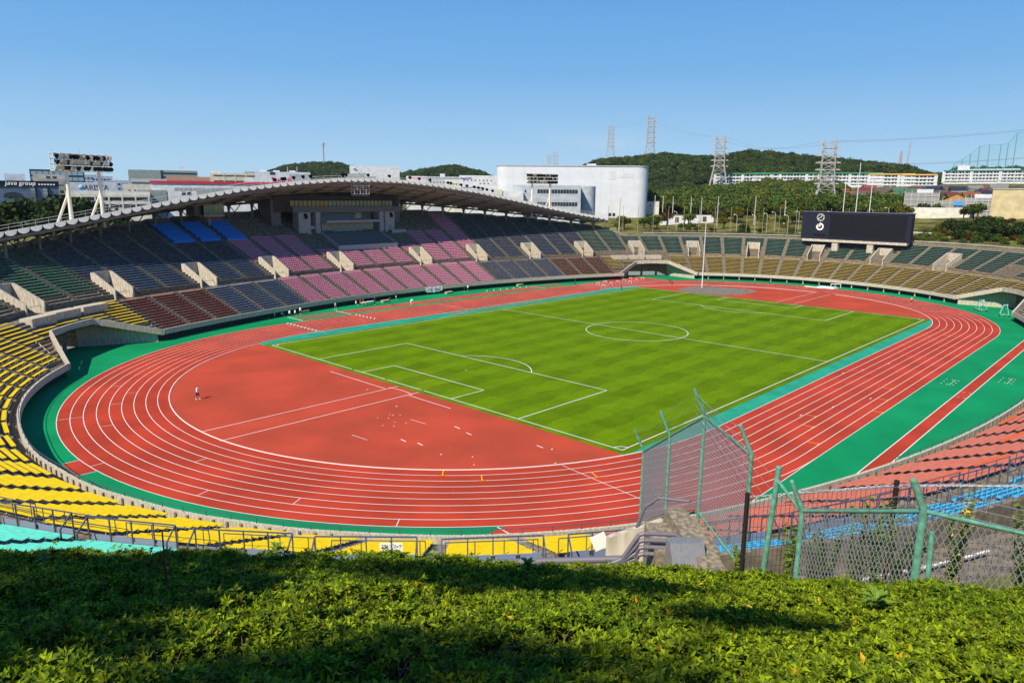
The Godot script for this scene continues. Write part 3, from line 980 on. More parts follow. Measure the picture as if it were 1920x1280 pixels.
	# the four-legged floodlight racks behind the roof
	for sx in [-1.0, 1.0]:
		var c := Vector3(sx * 64.4, 29.1, -79.6)
		var tg := Vector3(cos(deg_to_rad(20)), 0, -sx * -1.0 * sin(deg_to_rad(20)) * -1.0)
		if sx < 0: tg = Vector3(0.94, 0, -0.34)
		else: tg = Vector3(0.94, 0, 0.34)
		var nz := Vector3.UP.cross(tg) * -1.0
		if nz.z < 0: nz = -nz
		var t := thing("floodlight_rack", "white floodlight rack on two masts behind the roof %s" % ("before dark trees" if sx < 0 else "before the great white building"), "floodlight")
		var B := Basis(tg, Vector3.UP, nz)
		t.transform = Transform3D(B, c)
		var wp := mat("cream_steel", "d8d2c2", 0.5)
		var q := MB.new()
		for h in [-1.4, -0.5, 0.45, 1.4]:
			q = MB.new(); q.bar(Vector3(-5.6, h, 0), Vector3(5.6, h, 0), 0.1, 0.1); part("rack_rail", q, wp, t)
			q = MB.new(); q.bar(Vector3(-5.6, h, -1.1), Vector3(5.6, h, -1.1), 0.12, 0.12); part("rack_rail", q, wp, t)
		for i in 9:
			q = MB.new(); q.bar(Vector3(-5.6 + 1.4 * i, -1.5, -0.02), Vector3(-5.6 + 1.4 * i, 1.5, -0.02), 0.08, 0.08); q.bar(Vector3(-5.6 + 1.4 * i, -1.5, -1.1), Vector3(-5.6 + 1.4 * i, 1.5, -1.1), 0.08, 0.08)
			q.bar(Vector3(-5.6 + 1.4 * i, 1.5, -1.1), Vector3(-5.6 + 1.4 * i, 1.5, -0.02), 0.08, 0.08); q.bar(Vector3(-5.6 + 1.4 * i, -1.5, -1.1), Vector3(-5.6 + 1.4 * i, -1.5, -0.02), 0.08, 0.08)
			part("rack_frame", q, wp, t)
		q = MB.new(); q.box(Vector3(0, -1.62, -0.5), Vector3(11.4, 0.08, 1.2)); part("catwalk", q, wp, t)
		var lm := MB.new(); lm.tube(Vector3(0, 0, -0.55), Vector3(0, -0.12, 0.12), 0.2, 0.44, 10); var lmm := lm.mesh()
		rng.seed = 5 + int(sx)
		for r in 3:
			for i in 17:
				var dark := rng.randf() < 0.6
				var o := part("lamp", lmm, mats["black"] if dark else mat("lamp_metal", "b9b4a6", 0.35, null, 1, null, 1, 0.6), t)
				o.position = Vector3(-5.2 + 0.65 * i, -1.0 + r, 0.35)
				o.rotation = Vector3(0.25, rng.randf_range(-0.5, 0.5), 0)
		for i in [-1.0, 1.0]:
			q = MB.new(); q.tube(Vector3(i * 3.2, -12.0, -0.5), Vector3(i * 3.2, -1.5, -0.5), 0.36, 0.28, 12); part("mast", q, wp, t)
			q = MB.new(); q.tube(Vector3(i * 3.2, -5.6, -0.6), Vector3(i * 3.2 - 0.4, -11.5, -4.2), 0.24, 0.24, 8); part("mast_strut", q, wp, t)
		for i in 3:
			q = MB.new(); q.tube(Vector3(-5.4 + 5.2 * i, 1.5, -0.6), Vector3(-5.6 + 5.2 * i, 2.6, -0.6), 0.05, 0.03, 5); part("aerial", q, wp, t)
		q = MB.new()
		for i in 14: q.bar(Vector3(3.75, -11.5 + i * 0.72, -0.3), Vector3(3.75, -11.5 + i * 0.72, -0.75), 0.05, 0.05)
		q.bar(Vector3(3.75, -11.8, -0.3), Vector3(3.75, -1.5, -0.3), 0.05, 0.05); q.bar(Vector3(3.75, -11.8, -0.75), Vector3(3.75, -1.5, -0.75), 0.05, 0.05)
		part("ladder", q, wp, t)

# ---------------------------------------------------------------- press box, VIP terrace, boxes
func boxp(called: String, c: Vector3, s: Vector3, m: Material, parent: Node, b := Basis()) -> MeshInstance3D:
	var q := MB.new(); q.box(c, s, b)
	return part(called, q, m, parent)

func build_press():
	var stain := noise_tex("stain", 0.02, 5, 0.88, 1.0)
	var grit := noise_tex("grit", 0.22, 4, 0.74, 1.0)
	var grey := mat("press_grey", "8f8c88", 0.75, stain, 0.15, grit, 0.8)
	var pale := mat("press_pale", "c9c5bd", 0.7, stain, 0.15, grit, 0.8)
	var dark := mat("press_dark", "5c5652", 0.6, stain, 0.2)
	var t := thing("press_box", "grey concrete press box with a band of windows under the main stand roof", "building")
	var z := -91.0
	boxp("slab", Vector3(0.6, 19.9, z - 1.8), Vector3(33.4, 1.5, 4.6), grey, t)
	boxp("body", Vector3(-0.8, 21.4, z - 6.0), Vector3(38.0, 4.4, 8.0), dark, t)
	boxp("eave", Vector3(-1.5, 22.95, z - 1.9), Vector3(37.0, 0.5, 1.2), dark, t)
	for sx in [-1.0, 1.0]: boxp("side_wing", Vector3(-0.8 + sx * 18.4, 19.2, z - 5.0), Vector3(2.6, 6.4, 5.6), grey, t)
	var glass := StandardMaterial3D.new()
	glass.albedo_color = Color("9aaab0"); glass.roughness = 0.05; glass.metallic = 0.6
	mats["glass"] = glass
	var gw := mat("glass_warm", "b0a088", 0.08, null, 1, null, 1, 0.5)
	for i in 26:
		var x := -14.8 + 1.21 * i
		boxp("window_pane", Vector3(x, 21.35, z - 1.93), Vector3(1.1, 1.35, 0.06), gw if i < 8 or i % 5 == 3 else glass, t)
		boxp("mullion", Vector3(x + 0.6, 21.35, z - 1.88), Vector3(0.1, 1.4, 0.14), dark, t)
	# towers on both sides
	for s in [[-13.2, 3.4], [-9.4, 1.3], [10.2, 1.3], [13.0, 3.2]]:
		boxp("tower", Vector3(s[0], 16.4, z - 0.6), Vector3(s[1], 5.6, 3.0), pale, t)
	boxp("tower_lintel", Vector3(-11.0, 15.4, z - 0.75), Vector3(2.2, 0.9, 2.4), pale, t)
	boxp("tower_lintel", Vector3(11.3, 15.2, z - 0.75), Vector3(1.2, 2.4, 2.4), pale, t)
	boxp("door_recess", Vector3(-11.0, 16.4, z - 3.2), Vector3(2.2, 5.6, 0.1), pale, t)
	boxp("window_recess", Vector3(11.4, 17.6, z - 3.2), Vector3(1.2, 2.4, 0.1), pale, t)
	boxp("small_window", Vector3(13.0, 15.0, z + 0.92), Vector3(1.1, 1.0, 0.04), glass, t)
	for x in [-13.0, 13.3]:
		var q := MB.new(); q.box(Vector3(x, 18.3, z + 1.2), Vector3(0.6, 1.2, 0.5), Basis(Vector3.RIGHT, -0.3)); part("loudspeaker", q, mats["black"], t)
	boxp("back_wall", Vector3(0, 16.5, z - 3.6), Vector3(20.0, 5.6, 0.3), pale, t)
	boxp("doorway", Vector3(5.6, 17.7, z - 3.42), Vector3(2.0, 2.3, 0.06), glass, t)
	boxp("canopy", Vector3(0.2, 16.85, z + 1.0), Vector3(16.4, 0.55, 3.2), pale, t)
	boxp("canopy_wall", Vector3(0.2, 15.3, z - 0.4), Vector3(16.0, 2.7, 0.3), mat("cream_wall", "ddd5c4"), t)
	var q := MB.new()
	for h in [17.6, 18.0]: q.tube(Vector3(-8, h, z + 2.4), Vector3(8.4, h, z + 2.4), 0.03, 0.03, 5)
	part("canopy_rail", q, mat("rail", "4c5260"), t)
	boxp("ledge", Vector3(15.0, 13.8, z + 2.2), Vector3(4.8, 1.1, 0.3), pale, t)
	boxp("ledge_floor", Vector3(15.0, 13.3, z + 0.4), Vector3(4.8, 0.2, 3.6), pale, t)
	# the terrace for guests of honour
	var v := thing("guest_terrace", "walled grey terrace with desks below the press box", "stand")
	for sx in [-1.0, 1.0]:
		q = MB.new()
		q.prism([Vector2(z + 1.4, 12.0), Vector2(z + 9.0, 9.6), Vector2(z + 9.0, 11.3), Vector2(z + 1.4, 14.4)], Vector3(sx * 8.9 - 0.15, 0, 0), Vector3.BACK, Vector3.UP, Vector3.RIGHT, 0.3)
		part("side_parapet", q, pale, v)
	boxp("front_parapet", Vector3(0, 10.7, z + 9.15), Vector3(18.2, 1.2, 0.3), pale, v)
	for i in 7:
		boxp("terrace_step", Vector3(0, 10.4 + 0.5 * i, z + 8.4 - 1.08 * i), Vector3(17.4, 1.0, 1.1), mat("press_grey", ""), v)
		boxp("desk", Vector3(0, 11.35 + 0.5 * i, z + 8.5 - 1.08 * i), Vector3(17.2, 0.07, 0.35), mat("desk", "7a838c", 0.6, stain, 0.3), v)
	# glazed control box
	var c := thing("control_box", "small glazed control room hung under the roof beside blue covers", "building")
	var F := Transform3D(Basis(Vector3.UP, 0.22), Vector3(-36.2, 0, -91.6)); c.transform = F
	boxp("floor", Vector3(0, 18.7, 0), Vector3(5.4, 0.35, 3.0), pale, c); boxp("roof", Vector3(0, 21.3, 0), Vector3(5.6, 0.3, 3.2), pale, c)
	boxp("side_wall", Vector3(-3.4, 20, -1.2), Vector3(1.6, 2.4, 3.0), grey, c)
	boxp("back_wall", Vector3(0, 20, -1.6), Vector3(5.4, 2.4, 0.2), dark, c)
	for i in 4: boxp("pane", Vector3(-1.95 + 1.3 * i, 20.0, 1.4), Vector3(1.2, 2.2, 0.05), glass, c)
	for i in 5: boxp("mullion", Vector3(-2.6 + 1.3 * i, 20.0, 1.42), Vector3(0.09, 2.3, 0.09), pale, c)
	boxp("post", Vector3(0, 17.5, -0.5), Vector3(0.3, 2.4, 0.3), pale, c)
	# blue covers laid over blocks of seats
	for b in 3:
		for i in 5:
			var row := 18 + i * 2
			var a := (-7.0 + b * 1.0) * 1.991
			var F2 := Transform3D(frame(3, a), plan(3, a, up_off(row) + 0.5) + Vector3(0, up_y(row), 0))
			var q2 := MB.new()
			q2.prism([Vector2(-0.45, 0.02), Vector2(0.75, 0.02), Vector2(0.75, 1.0), Vector2(0.35, 1.05), Vector2(-0.45, 0.5)], Vector3(-2.5, 0, 0), Vector3.BACK, Vector3.UP, Vector3.RIGHT, 5.0)
			var o := single("seat_cover", q2, mat("tarp", "3c86dc", 0.6, noise_tex("fade", 0.03, 5, 0.72, 1.0), 0.3), "bright blue cover stretched over seats under the roof", "cover", "blue seat covers")
			o.transform = F2
	# white banner over the parapet
	var F3 := Transform3D(frame(3, 1.55), plan(3, 1.55, -0.04) + Vector3(0, 1.35, 0))
	var bn := thing("banner", "white cloth banner with dark lettering hung over the front parapet", "banner"); bn.transform = F3
	q = MB.new()
	var bp := []
	for i in 13:
		var x := -2.6 + 5.2 * i / 12.0
		bp.append([Vector3(x, 0.55 - 0.05 * sin(i * 1.3), 0.02 * sin(i * 2.1)), Vector3(x, -0.62 - 0.22 * sin(PI * i / 12.0) + 0.04 * sin(i * 1.7), -0.12 + 0.03 * sin(i * 1.9))])
	for i in 12:
		q.quad(bp[i + 1][1], bp[i][1], bp[i][0], bp[i + 1][0])
	part("cloth", q, mat("banner_cloth", "e9e9e4", 0.8), bn)
	rng.seed = 3
	for i in 5:
		q = MB.new()
		for k in 5:
			var o := Vector3(-1.75 + 0.85 * i + rng.randf_range(-0.25, 0.25), rng.randf_range(-0.45, 0.25), -0.17)
			if k % 2: q.box(o, Vector3(rng.randf_range(0.3, 0.55), 0.09, 0.02))
			else: q.box(o, Vector3(0.09, rng.randf_range(0.3, 0.5), 0.024))
		part("character", q, mat("banner_ink", "2e4a3c", 0.8), bn)

func build_scoreboard():
	var stain := noise_tex("stain", 0.02, 5, 0.88, 1.0)
	var navy := mat("board_navy", "282c3a", 0.5, stain, 0.2)
	var t := thing("scoreboard", "wide dark navy electronic scoreboard with clock on two white legs", "scoreboard", "", Vector3(113.0, 0, -0.6), -PI / 2)
	# local x runs along +z of the world, local z points to the field
	t.rotation.y = -PI / 2
	boxp("housing", Vector3(0, 15.9, 0), Vector3(30.2, 8.0, 2.6), navy, t)
	boxp("top_cap", Vector3(0, 19.98, 0.05), Vector3(30.6, 0.2, 2.9), mat("board_cap", "5d6270", 0.5), t)
	boxp("base_slab", Vector3(0, 11.55, 0.1), Vector3(29.0, 0.7, 2.7), mat("cream_wall", ""), t)
	boxp("screen", Vector3(3.6, 16.0, 1.31), Vector3(20.6, 6.5, 0.06), mat("screen_black", "0e0f14", 0.35), t)
	for q in [[3.6, 19.35, 21.2, 0.18], [3.6, 12.65, 21.2, 0.18]]: boxp("screen_frame", Vector3(q[0], q[1], 1.34), Vector3(q[2], q[3], 0.12), navy, t)
	for x in [-6.9, 14.1]: boxp("screen_frame", Vector3(x, 16.0, 1.34), Vector3(0.22, 6.9, 0.12), navy, t)
	for x in [-4.9, 4.9]: boxp("leg", Vector3(x, 9.6, 0.4), Vector3(1.7, 3.4, 1.5), mat("cream_wall", ""), t)
	var white := mat("sign_white", "f0ece4", 0.6)
	var cx := -9.6
	var cl := Node3D.new(); cl.name = "clock"; t.add_child(cl, true); cl.position = Vector3(cx, 18.3, 1.36)
	for i in 12:
		var a := TAU * i / 12
		var q := MB.new(); var d := Vector3(sin(a), cos(a), 0)
		q.bar(d * 0.78, d * 1.15, 0.2, 0.06, Vector3.BACK); part("hour_mark", q, white, cl)
	for h in [[37.0, 0.62, 0.2], [240.0, 0.85, 0.15]]:
		var a := deg_to_rad(h[0]); var d := Vector3(sin(a), cos(a), 0.0)
		var q := MB.new(); q.bar(-d * 0.15 + Vector3(0, 0, 0.05), d * h[1] + Vector3(0, 0, 0.05), h[2], 0.06, Vector3.BACK); part("hand", q, white, cl)
	# a ring emblem open at its upper left, with a short upright stroke
	var em := MB.new()
	for i in 30:
		var a0 := deg_to_rad(95.0 - 300.0 * i / 30.0 ); var a1 := deg_to_rad(95.0 - 300.0 * (i + 1) / 30.0)
		var p0 := Vector3(cos(a0), sin(a0), 0); var p1 := Vector3(cos(a1), sin(a1), 0)
		var r := 1.05 + (0.1 if i % 3 == 0 else 0.0)
		em.quad(p1 * 0.68, p0 * 0.68, p0 * r, p1 * r)
	em.bar(Vector3(-0.05, -0.1, 0), Vector3(-0.05, 1.05, 0), 0.3, 0.04, Vector3.BACK); em.bar(Vector3(-0.5, 0.05, 0), Vector3(-0.1, 0.05, 0), 0.25, 0.04, Vector3.BACK)
	em.bar(Vector3(-0.75, 0.55, 0), Vector3(-0.45, 0.6, 0), 0.35, 0.04, Vector3.BACK)
	var eo := part("emblem", em, white, t); eo.position = Vector3(cx, 15.6, 1.4)
	for i in 6: boxp("digit_panel", Vector3(cx - 1.5 + 0.52 * i + (0.16 if i > 1 else 0.0) + (0.16 if i > 3 else 0.0), 13.1, 1.33), Vector3(0.44, 0.62, 0.06), mats["black"], t)

# ---------------------------------------------------------------- land around the stadium
const RIDGES := [
	[115.0, [[560, -540, 30], [594, -491, 48], [612, -469, 60], [658, -400, 68], [690, -350, 64], [705, -315, 71], [738, -236, 62], [760, -165, 53], [772, -140, 44]]],
	[85.0, [[850, -170, 40], [870, -137, 53], [881, -77, 54], [900, 10, 58], [905, 120, 60]]],
	[120.0, [[440, -1110, 24], [480, -1088, 44], [533, -1060, 64], [578, -1033, 70], [608, -1014, 68], [650, -985, 54], [690, -960, 40]]],
	[95.0, [[520, -840, 40], [567, -798, 48], [597, -773, 55], [627, -747, 61], [657, -720, 52], [680, -700, 40], [700, -680, 22]]],
	[110.0, [[470, -1330, 34], [493, -1303, 44], [510, -1280, 40]]],
	[110.0, [[120, -1400, 28], [198, -1397, 32], [230, -1390, 20]]]]
var wob := FastNoiseLite.new()

func oval_off(x: float, z: float) -> float:
	var zz := absf(z - ZO); var xx := absf(x)
	if xx > END_X and zz < (xx - END_X) * SIDE_K / END_X: return Vector2(xx - END_X, zz).length() - END_R
	return Vector2(xx, zz + SIDE_K).length() - SIDE_R

func ridge_h(x: float, z: float) -> float:
	var best := 0.0
	for r in RIDGES:
		var pts: Array = r[1]
		var sg: float = r[0]
		if absf(x - pts[3 if pts.size() > 3 else 1][0]) > 700 or absf(z - pts[1][1]) > 700: continue
		var q := 1e9; var h := 0.0
		for i in pts.size() - 1:
			var a := Vector2(pts[i][0], pts[i][1]); var b := Vector2(pts[i + 1][0], pts[i + 1][1])
			var t := clampf((Vector2(x, z) - a).dot(b - a) / (b - a).length_squared(), 0, 1)
			var d := a.lerp(b, t).distance_to(Vector2(x, z))
			if d < q: q = d; h = lerpf(pts[i][2], pts[i + 1][2], t)
		best = maxf(best, h * exp(-pow(q / sg, 2.0)))
	return best

func bank(o: float, x: float, z: float) -> float:
	# the planted bank behind the near curve
	var w := (1.0 - smoothstep(-70.0, -40.0, x)) * smoothstep(-45.0, 0.0, z)
	return w * lerpf(0.0, 10.9, smoothstep(25.0, 43.0, o))

func land(x: float, z: float) -> float:
	var o := oval_off(x, z)
	var h := 11.0 - 1.5 * smoothstep(-60, -110, z)
	h += 0.062 * clampf(x - 145.0, 0, 400) * smoothstep(-330.0, -170.0, z)
	h += 6.0 * exp(-pow(Vector2(x - 178.0, z - 52.0).length() / 42.0, 2.0))
	h = maxf(h, ridge_h(x, z))
	h += bank(o, x, z)
	if o > 60.0: h += 0.8 * wob.get_noise_2d(x, z)
	return h

func blob_mesh(sd: int, n: int, leaf: float, lo: Color, hi: Color, squash := 0.85, lobes := 7) -> ArrayMesh:
	# a crown of unit radius made of many small leaf clumps gathered in lobes
	rng.seed = sd
	var mb := MB.new(); mb.colored = true
	var cs := []
	for i in lobes:
		var d := Vector3(rng.randfn(), rng.randfn() * 0.7 + 0.25, rng.randfn()).normalized()
		cs.append([d * rng.randf_range(0.35, 0.62), rng.randf_range(0.34, 0.52)])
	cs.append([Vector3(0, 0.05, 0), 0.6])
	for i in n:
		var c: Array = cs[rng.randi() % cs.size()]
		var d := Vector3(rng.randfn(), rng.randfn(), rng.randfn()).normalized()
		if d.y < -0.5: d.y = -d.y * 0.4
		var p: Vector3 = c[0] + d * c[1] * rng.randf_range(0.72, 1.06)
		p.y *= squash
		var nrm := (d + Vector3(rng.randfn(), rng.randfn(), rng.randfn()) * 0.45).normalized()
		var u := nrm.cross(Vector3(rng.randfn(), rng.randfn(), rng.randfn())).normalized()
		var w := nrm.cross(u)
		var s := leaf * rng.randf_range(0.6, 1.3)
		mb.col = lo.lerp(hi, rng.randf())
		mb.tri(p - u * s, p + w * s * 0.55, p + u * s)
		mb.tri(p + u * s * 0.9, p - w * s * 0.6, p - u * s * 0.9)
	return mb.mesh()

func trunk_mesh(sd: int) -> ArrayMesh:
	rng.seed = sd
	var mb := MB.new()
	mb.tube(Vector3(0, -1.4, 0), Vector3(0.05, -0.3, 0), 0.11, 0.075, 7)
	for i in 5:
		var a := TAU * i / 5.0 + rng.randf()
		mb.tube(Vector3(0.04, -0.45 + 0.06 * i, 0), Vector3(cos(a) * 0.5, 0.1 + rng.randf() * 0.35, sin(a) * 0.5), 0.05, 0.018, 5)
	return mb.mesh()

var crowns := []
var trunks := []
const TINT := {"dark": "8f9c86", "mid": "c6cfa8", "light": "fff2b8", "gold": "ffd060", "rust": "d88850"}
const TREE_LABEL := {"dark": "dark green leafy tree", "mid": "mid green leafy tree", "light": "yellow green leafy tree", "gold": "golden autumn tree", "rust": "rust coloured autumn tree"}

func tree(p: Vector3, r: float, kind: String, where: String, called := "leafy_tree", stem := true):
	var t := thing(called, TREE_LABEL[kind].replace("tree", "shrub" if not stem else "tree") + " " + where, "tree" if stem else "shrub", "trees " + where, p, rng.randf() * TAU)
	var v := rng.randi() % crowns.size()
	var m := foliage_mat("leaf_" + kind, 0.6, 0.25)
	m.albedo_color = Color(TINT[kind])
	var c := part("crown", crowns[v], m, t); c.scale = Vector3.ONE * r
	if stem:
		var s := part("trunk", trunks[v % trunks.size()], mat("bark", "5a4a3c", 0.9), t); s.scale = Vector3.ONE * r

func build_land():
	wob.seed = 4; wob.frequency = 0.02
	var dirt := noise_tex("dirt", 0.015, 5, 0.55, 1.0, 1.8, 512, 51, Color(1.0, 0.93, 0.8))
	var grit := noise_tex("grit", 0.22, 4, 0.74, 1.0)
	var mb := MB.new()
	var offs := [24.2, 26, 28, 30, 33, 36, 39, 42, 46, 50, 56, 64, 74, 86, 100, 116, 134, 154, 176, 200, 226, 254, 284, 316, 350, 386, 424, 464, 506, 550, 596, 644, 694, 746, 800, 860, 930, 1010, 1100, 1200, 1320, 1480, 1700, 2100, 2800, 4200, 7000]
	var rows := []
	for s in stations:
		var col := []
		for o in offs:
			var q := plan(s[0], s[1], o)
			var h := land(q.x, q.z)
			if o < 40.0 and q.z < -30.0: h = minf(h, 8.0)
			if o > 1700: h = 10.0
			col.append(Vector3(q.x, h, q.z))
		rows.append(col)
	for i in stations.size():
		var a: Array = rows[i]; var b: Array = rows[(i + 1) % stations.size()]
		for k in offs.size() - 1: mb.quad(a[k], b[k], b[k + 1], a[k + 1])
	setting("terrain", mb, mat("ground", "888a48", 0.95, dirt, 0.012, grit, 0.12))
	print("terrain")
	# crowns
	for i in 4: crowns.append(blob_mesh(100 + i, 900, 0.105, Color(0.034, 0.060, 0.010), Color(0.11, 0.155, 0.025), 0.85, 8))
	for i in 2: trunks.append(trunk_mesh(200 + i))
	var far := []
	for i in 3: far.append(blob_mesh(300 + i, 460, 0.125, Color(0.032, 0.056, 0.012), Color(0.085, 0.120, 0.024), 0.9, 5))
	# woods on the hills and at their feet: one mass each
	rng.seed = 61
	var fm := foliage_mat("wood", 0.8, 0.15)
	var tints := [Color(0.75, 0.85, 0.7), Color(0.9, 0.95, 0.7), Color(1.0, 1.0, 0.8), Color(1.2, 1.1, 0.75), Color(0.65, 0.8, 0.75), Color(1.35, 1.05, 0.7)]
	var areas := [[540, 830, -560, -90, 8000, 0], [800, 960, -220, 120, 2600, 0], [400, 740, -1180, -880, 4200, 0], [470, 730, -880, -640, 3600, 0], [420, 560, -1400, -1220, 600, 0], [60, 280, -1460, -1340, 500, 0]]
	var sets := [[[], []], [[], []], [[], []]]
	for ar in areas:
		for i in ar[4]:
			var x := rng.randf_range(ar[0], ar[1]); var z := rng.randf_range(ar[2], ar[3])
			var rh := ridge_h(x, z)
			if rh < 17.0: continue
			var s := rng.randf_range(3.4, 8.2)
			var k := rng.randi() % 3
			sets[k][0].append(Transform3D(Basis(Vector3.UP, rng.randf() * TAU).scaled(Vector3(s, s * 0.95, s)), Vector3(x, land(x, z) + 2.6, z)))
			var c: Color = tints[mini(rng.randi() % 5, rng.randi() % 6)]
			sets[k][1].append(c * rng.randf_range(0.42, 1.0))
	for k in 3: stuff("hill_forest", far[k], fm, sets[k][0], sets[k][1], "dense evergreen forest covering the hills behind the town", "forest")
	# the wood between the stadium and the housing rows
	sets = [[[], []], [[], []], [[], []]]
	for i in 5200:
		var b := rng.randf_range(-0.72, -0.11); var d := rng.randf_range(370.0, 640.0)
		if b > -0.33 and d > 425: continue
		if b > -0.24 and d > 395: continue
		var x := CAM.x + d * cos(b); var z := CAM.z + d * sin(b)
		if x < 225 and z < -115: continue
		var s := rng.randf_range(2.8, 7.0)
		var k := rng.randi() % 3
		var hump := (0.0 if b > -0.34 else 5.0) * clampf(wob.get_noise_2d(x * 0.6, z * 0.6) + 0.3, 0, 1)
		sets[k][0].append(Transform3D(Basis(Vector3.UP, rng.randf() * TAU).scaled(Vector3(s, s, s)), Vector3(x, land(x, z) + 2.2 + hump, z)))
		sets[k][1].append(tints[rng.randi() % 6] * Color(1.1, 1.05, 0.9) * rng.randf_range(0.6, 1.5))
	for k in 3: stuff("town_wood", far[k], fm, sets[k][0], sets[k][1], "mixed green wood rising between the stadium and the white housing rows", "forest")
	print("woods")
	# single trees
	rng.seed = 71
	for q in [[-69, 20.7, -115, 5.5], [-63, 20.9, -124, 6], [-55, 21.5, -137, 6.5], [-50, 21.8, -137, 6], [-45, 20.3, -146, 5.5], [-76, 18.3, -108, 5.5], [-64, 18.5, -110, 5], [-35, 17.8, -158, 5.5], [-77, 18.6, -118, 6], [-58, 17.5, -118, 5.5], [-40, 16.0, -135, 5.5], [-28, 14.5, -142, 5], [-85, 17.0, -112, 5.5]]:
		tree(Vector3(q[0], q[1] - q[3] * 0.55, q[2]), q[3] * 1.15, "dark", "behind the low end of the roofed stand")
	for q in [[47, 16.5, -128, 3.6], [53, 16.0, -130, 3.4], [60, 15.5, -126, 3.0], [-12, 15.0, -135, 3.5], [18, 15.0, -138, 3.5]]:
		tree(Vector3(q[0], q[1] - 2.0, q[2]), q[3], "light", "seen under the main stand roof")
	for q in [[158.0, 21.2, 14.0, 3.6], [163.0, 21, 22.0, 4.0], [151.7, 21.2, 19.3, 4.2], [149.4, 20.8, 23.5, 4], [146, 21.2, 27.5, 4.4], [143.5, 21.4, 31, 4.2], [144, 22.0, 35, 4.4], [139.6, 21.6, 38.5, 4.5], [137.3, 19.0, 21, 2.8], [134, 18.6, 28, 2.6]]:
		tree(Vector3(q[0], land(q[0], q[2]) + q[3] * 0.42, q[2]), q[3], "dark", "on the grassy slope beside the tan building")
	var kinds := ["light", "gold", "mid", "dark", "light", "mid", "rust", "gold", "mid", "light"]
	for i in 66:
		var b := rng.randf_range(-0.735, -0.17); var d := rng.randf_range(296.0, 372.0)
		var x := CAM.x + d * cos(b); var z := CAM.z + d * sin(b)
		if x < 205 and z < -108: continue
		var r := rng.randf_range(2.8, 4.6) * (0.8 if d < 310 else 1.0)
		tree(Vector3(x, land(x, z) + r * 0.9, z), r, kinds[i % 10], "along the foot of the wood beyond the far curve")
	for q in [[150.0, -52.0, 3.0, "dark"], [147, -73, 2.6, "mid"], [152, -80, 2.4, "mid"], [140, -60, 1.7, "rust"], [139, -66, 1.7, "rust"], [146, -44, 1.8, "rust"], [143, -50, 1.6, "mid"], [149, -34, 2.2, "mid"], [154, -28, 2.2, "light"], [146, -20, 1.6, "mid"]]:
		tree(Vector3(q[0], land(q[0], q[1]) + q[2] * 0.45, q[1]), q[2], q[3], "on the lawn behind the far rim", "round_shrub", false)
	# shrubs over the right hand slope and along the rim
	for i in 150:
		var x := rng.randf_range(124.0, 176.0); var z := rng.randf_range(6.0, 60.0)
		if oval_off(x, z) < 30: continue
		var r := rng.randf_range(0.9, 2.3)
		tree(Vector3(x, land(x, z) + r * 0.25, z), r, ["light", "mid", "light", "mid", "rust"][i % 5], "on the grassy slope behind the rim fence", "low_shrub", false)
	for i in 110:
		var a := rng.randf_range(-46.0, 3.0); var o := rng.randf_range(30.0, 40.0)
		var q := plan(0, a, o); var r := rng.randf_range(0.7, 1.5)
		tree(Vector3(q.x, land(q.x, q.z) + r * 0.3, q.z), r, ["mid", "dark", "mid", "light"][i % 4], "along the road behind the far rim", "low_shrub", false)
	# lawn patches and the road behind the rim
	mb = MB.new()
	for i in 40:
		var a0 := -50.0 + i * 1.55; var a1 := a0 + 1.55
		for w in [[25.2, 29.4]]:
			var p0 := plan(0, a0, w[0]); var p1 := plan(0, a1, w[0]); var p2 := plan(0, a1, w[1]); var p3 := plan(0, a0, w[1])
			for q in 1: mb.quad(p0 + Vector3(0, land(p0.x, p0.z) + 0.06, 0), p1 + Vector3(0, land(p1.x, p1.z) + 0.06, 0), p2 + Vector3(0, land(p2.x, p2.z) + 0.06, 0), p3 + Vector3(0, land(p3.x, p3.z) + 0.06, 0))
	setting("rim_road", mb, mat("asphalt", "8a8880", 0.9, dirt, 0.05, grit, 0.5))

# ---------------------------------------------------------------- buildings and masts
func house(called: String, label: String, category: String, a: Array, depth: float, m: Material, group := "") -> Node3D:
	# a: x, z, width, top, turn of the front; children use x along the front, y up from the ground, z out of the front
	var g := land(a[0], a[1]) - 1.0
	var t := thing(called, label, category, group, Vector3(a[0], g, a[1]), deg_to_rad(a[4]))
	t.set_meta("h", a[3] - g)
	boxp("body", Vector3(0, (a[3] - g) * 0.5, -depth * 0.5), Vector3(a[2], a[3] - g, depth), m, t)
	return t

func wins(t: Node3D, m: Material, x0: float, x1: float, nx: int, ys: Array, fw: float, fh: float):
	var bm := BoxMesh.new(); bm.size = Vector3((x1 - x0) / nx * fw, fh, 0.16)
	for y in ys:
		for i in nx:
			var o := part("window", bm, m, t)
			o.position = Vector3(lerpf(x0, x1, (i + 0.5) / nx), y, 0.03)

func lettering(s: String, size: float, m: Material, t: Node3D, at: Vector3, bold := true, slant := 0.0):
	var tm := TextMesh.new()
	var f := SystemFont.new(); f.font_names = PackedStringArray(["Droid Sans"]); f.font_weight = 700 if bold else 400
	tm.font = f; tm.text = s; tm.font_size = 64; tm.pixel_size = size / 64.0; tm.depth = 0.12
	var o := part("lettering", tm, m, t); o.position = at
	if slant != 0.0: o.transform = Transform3D(Basis(Vector3(1, 0, 0), Vector3(slant, 1, 0), Vector3(0, 0, 1)), at)

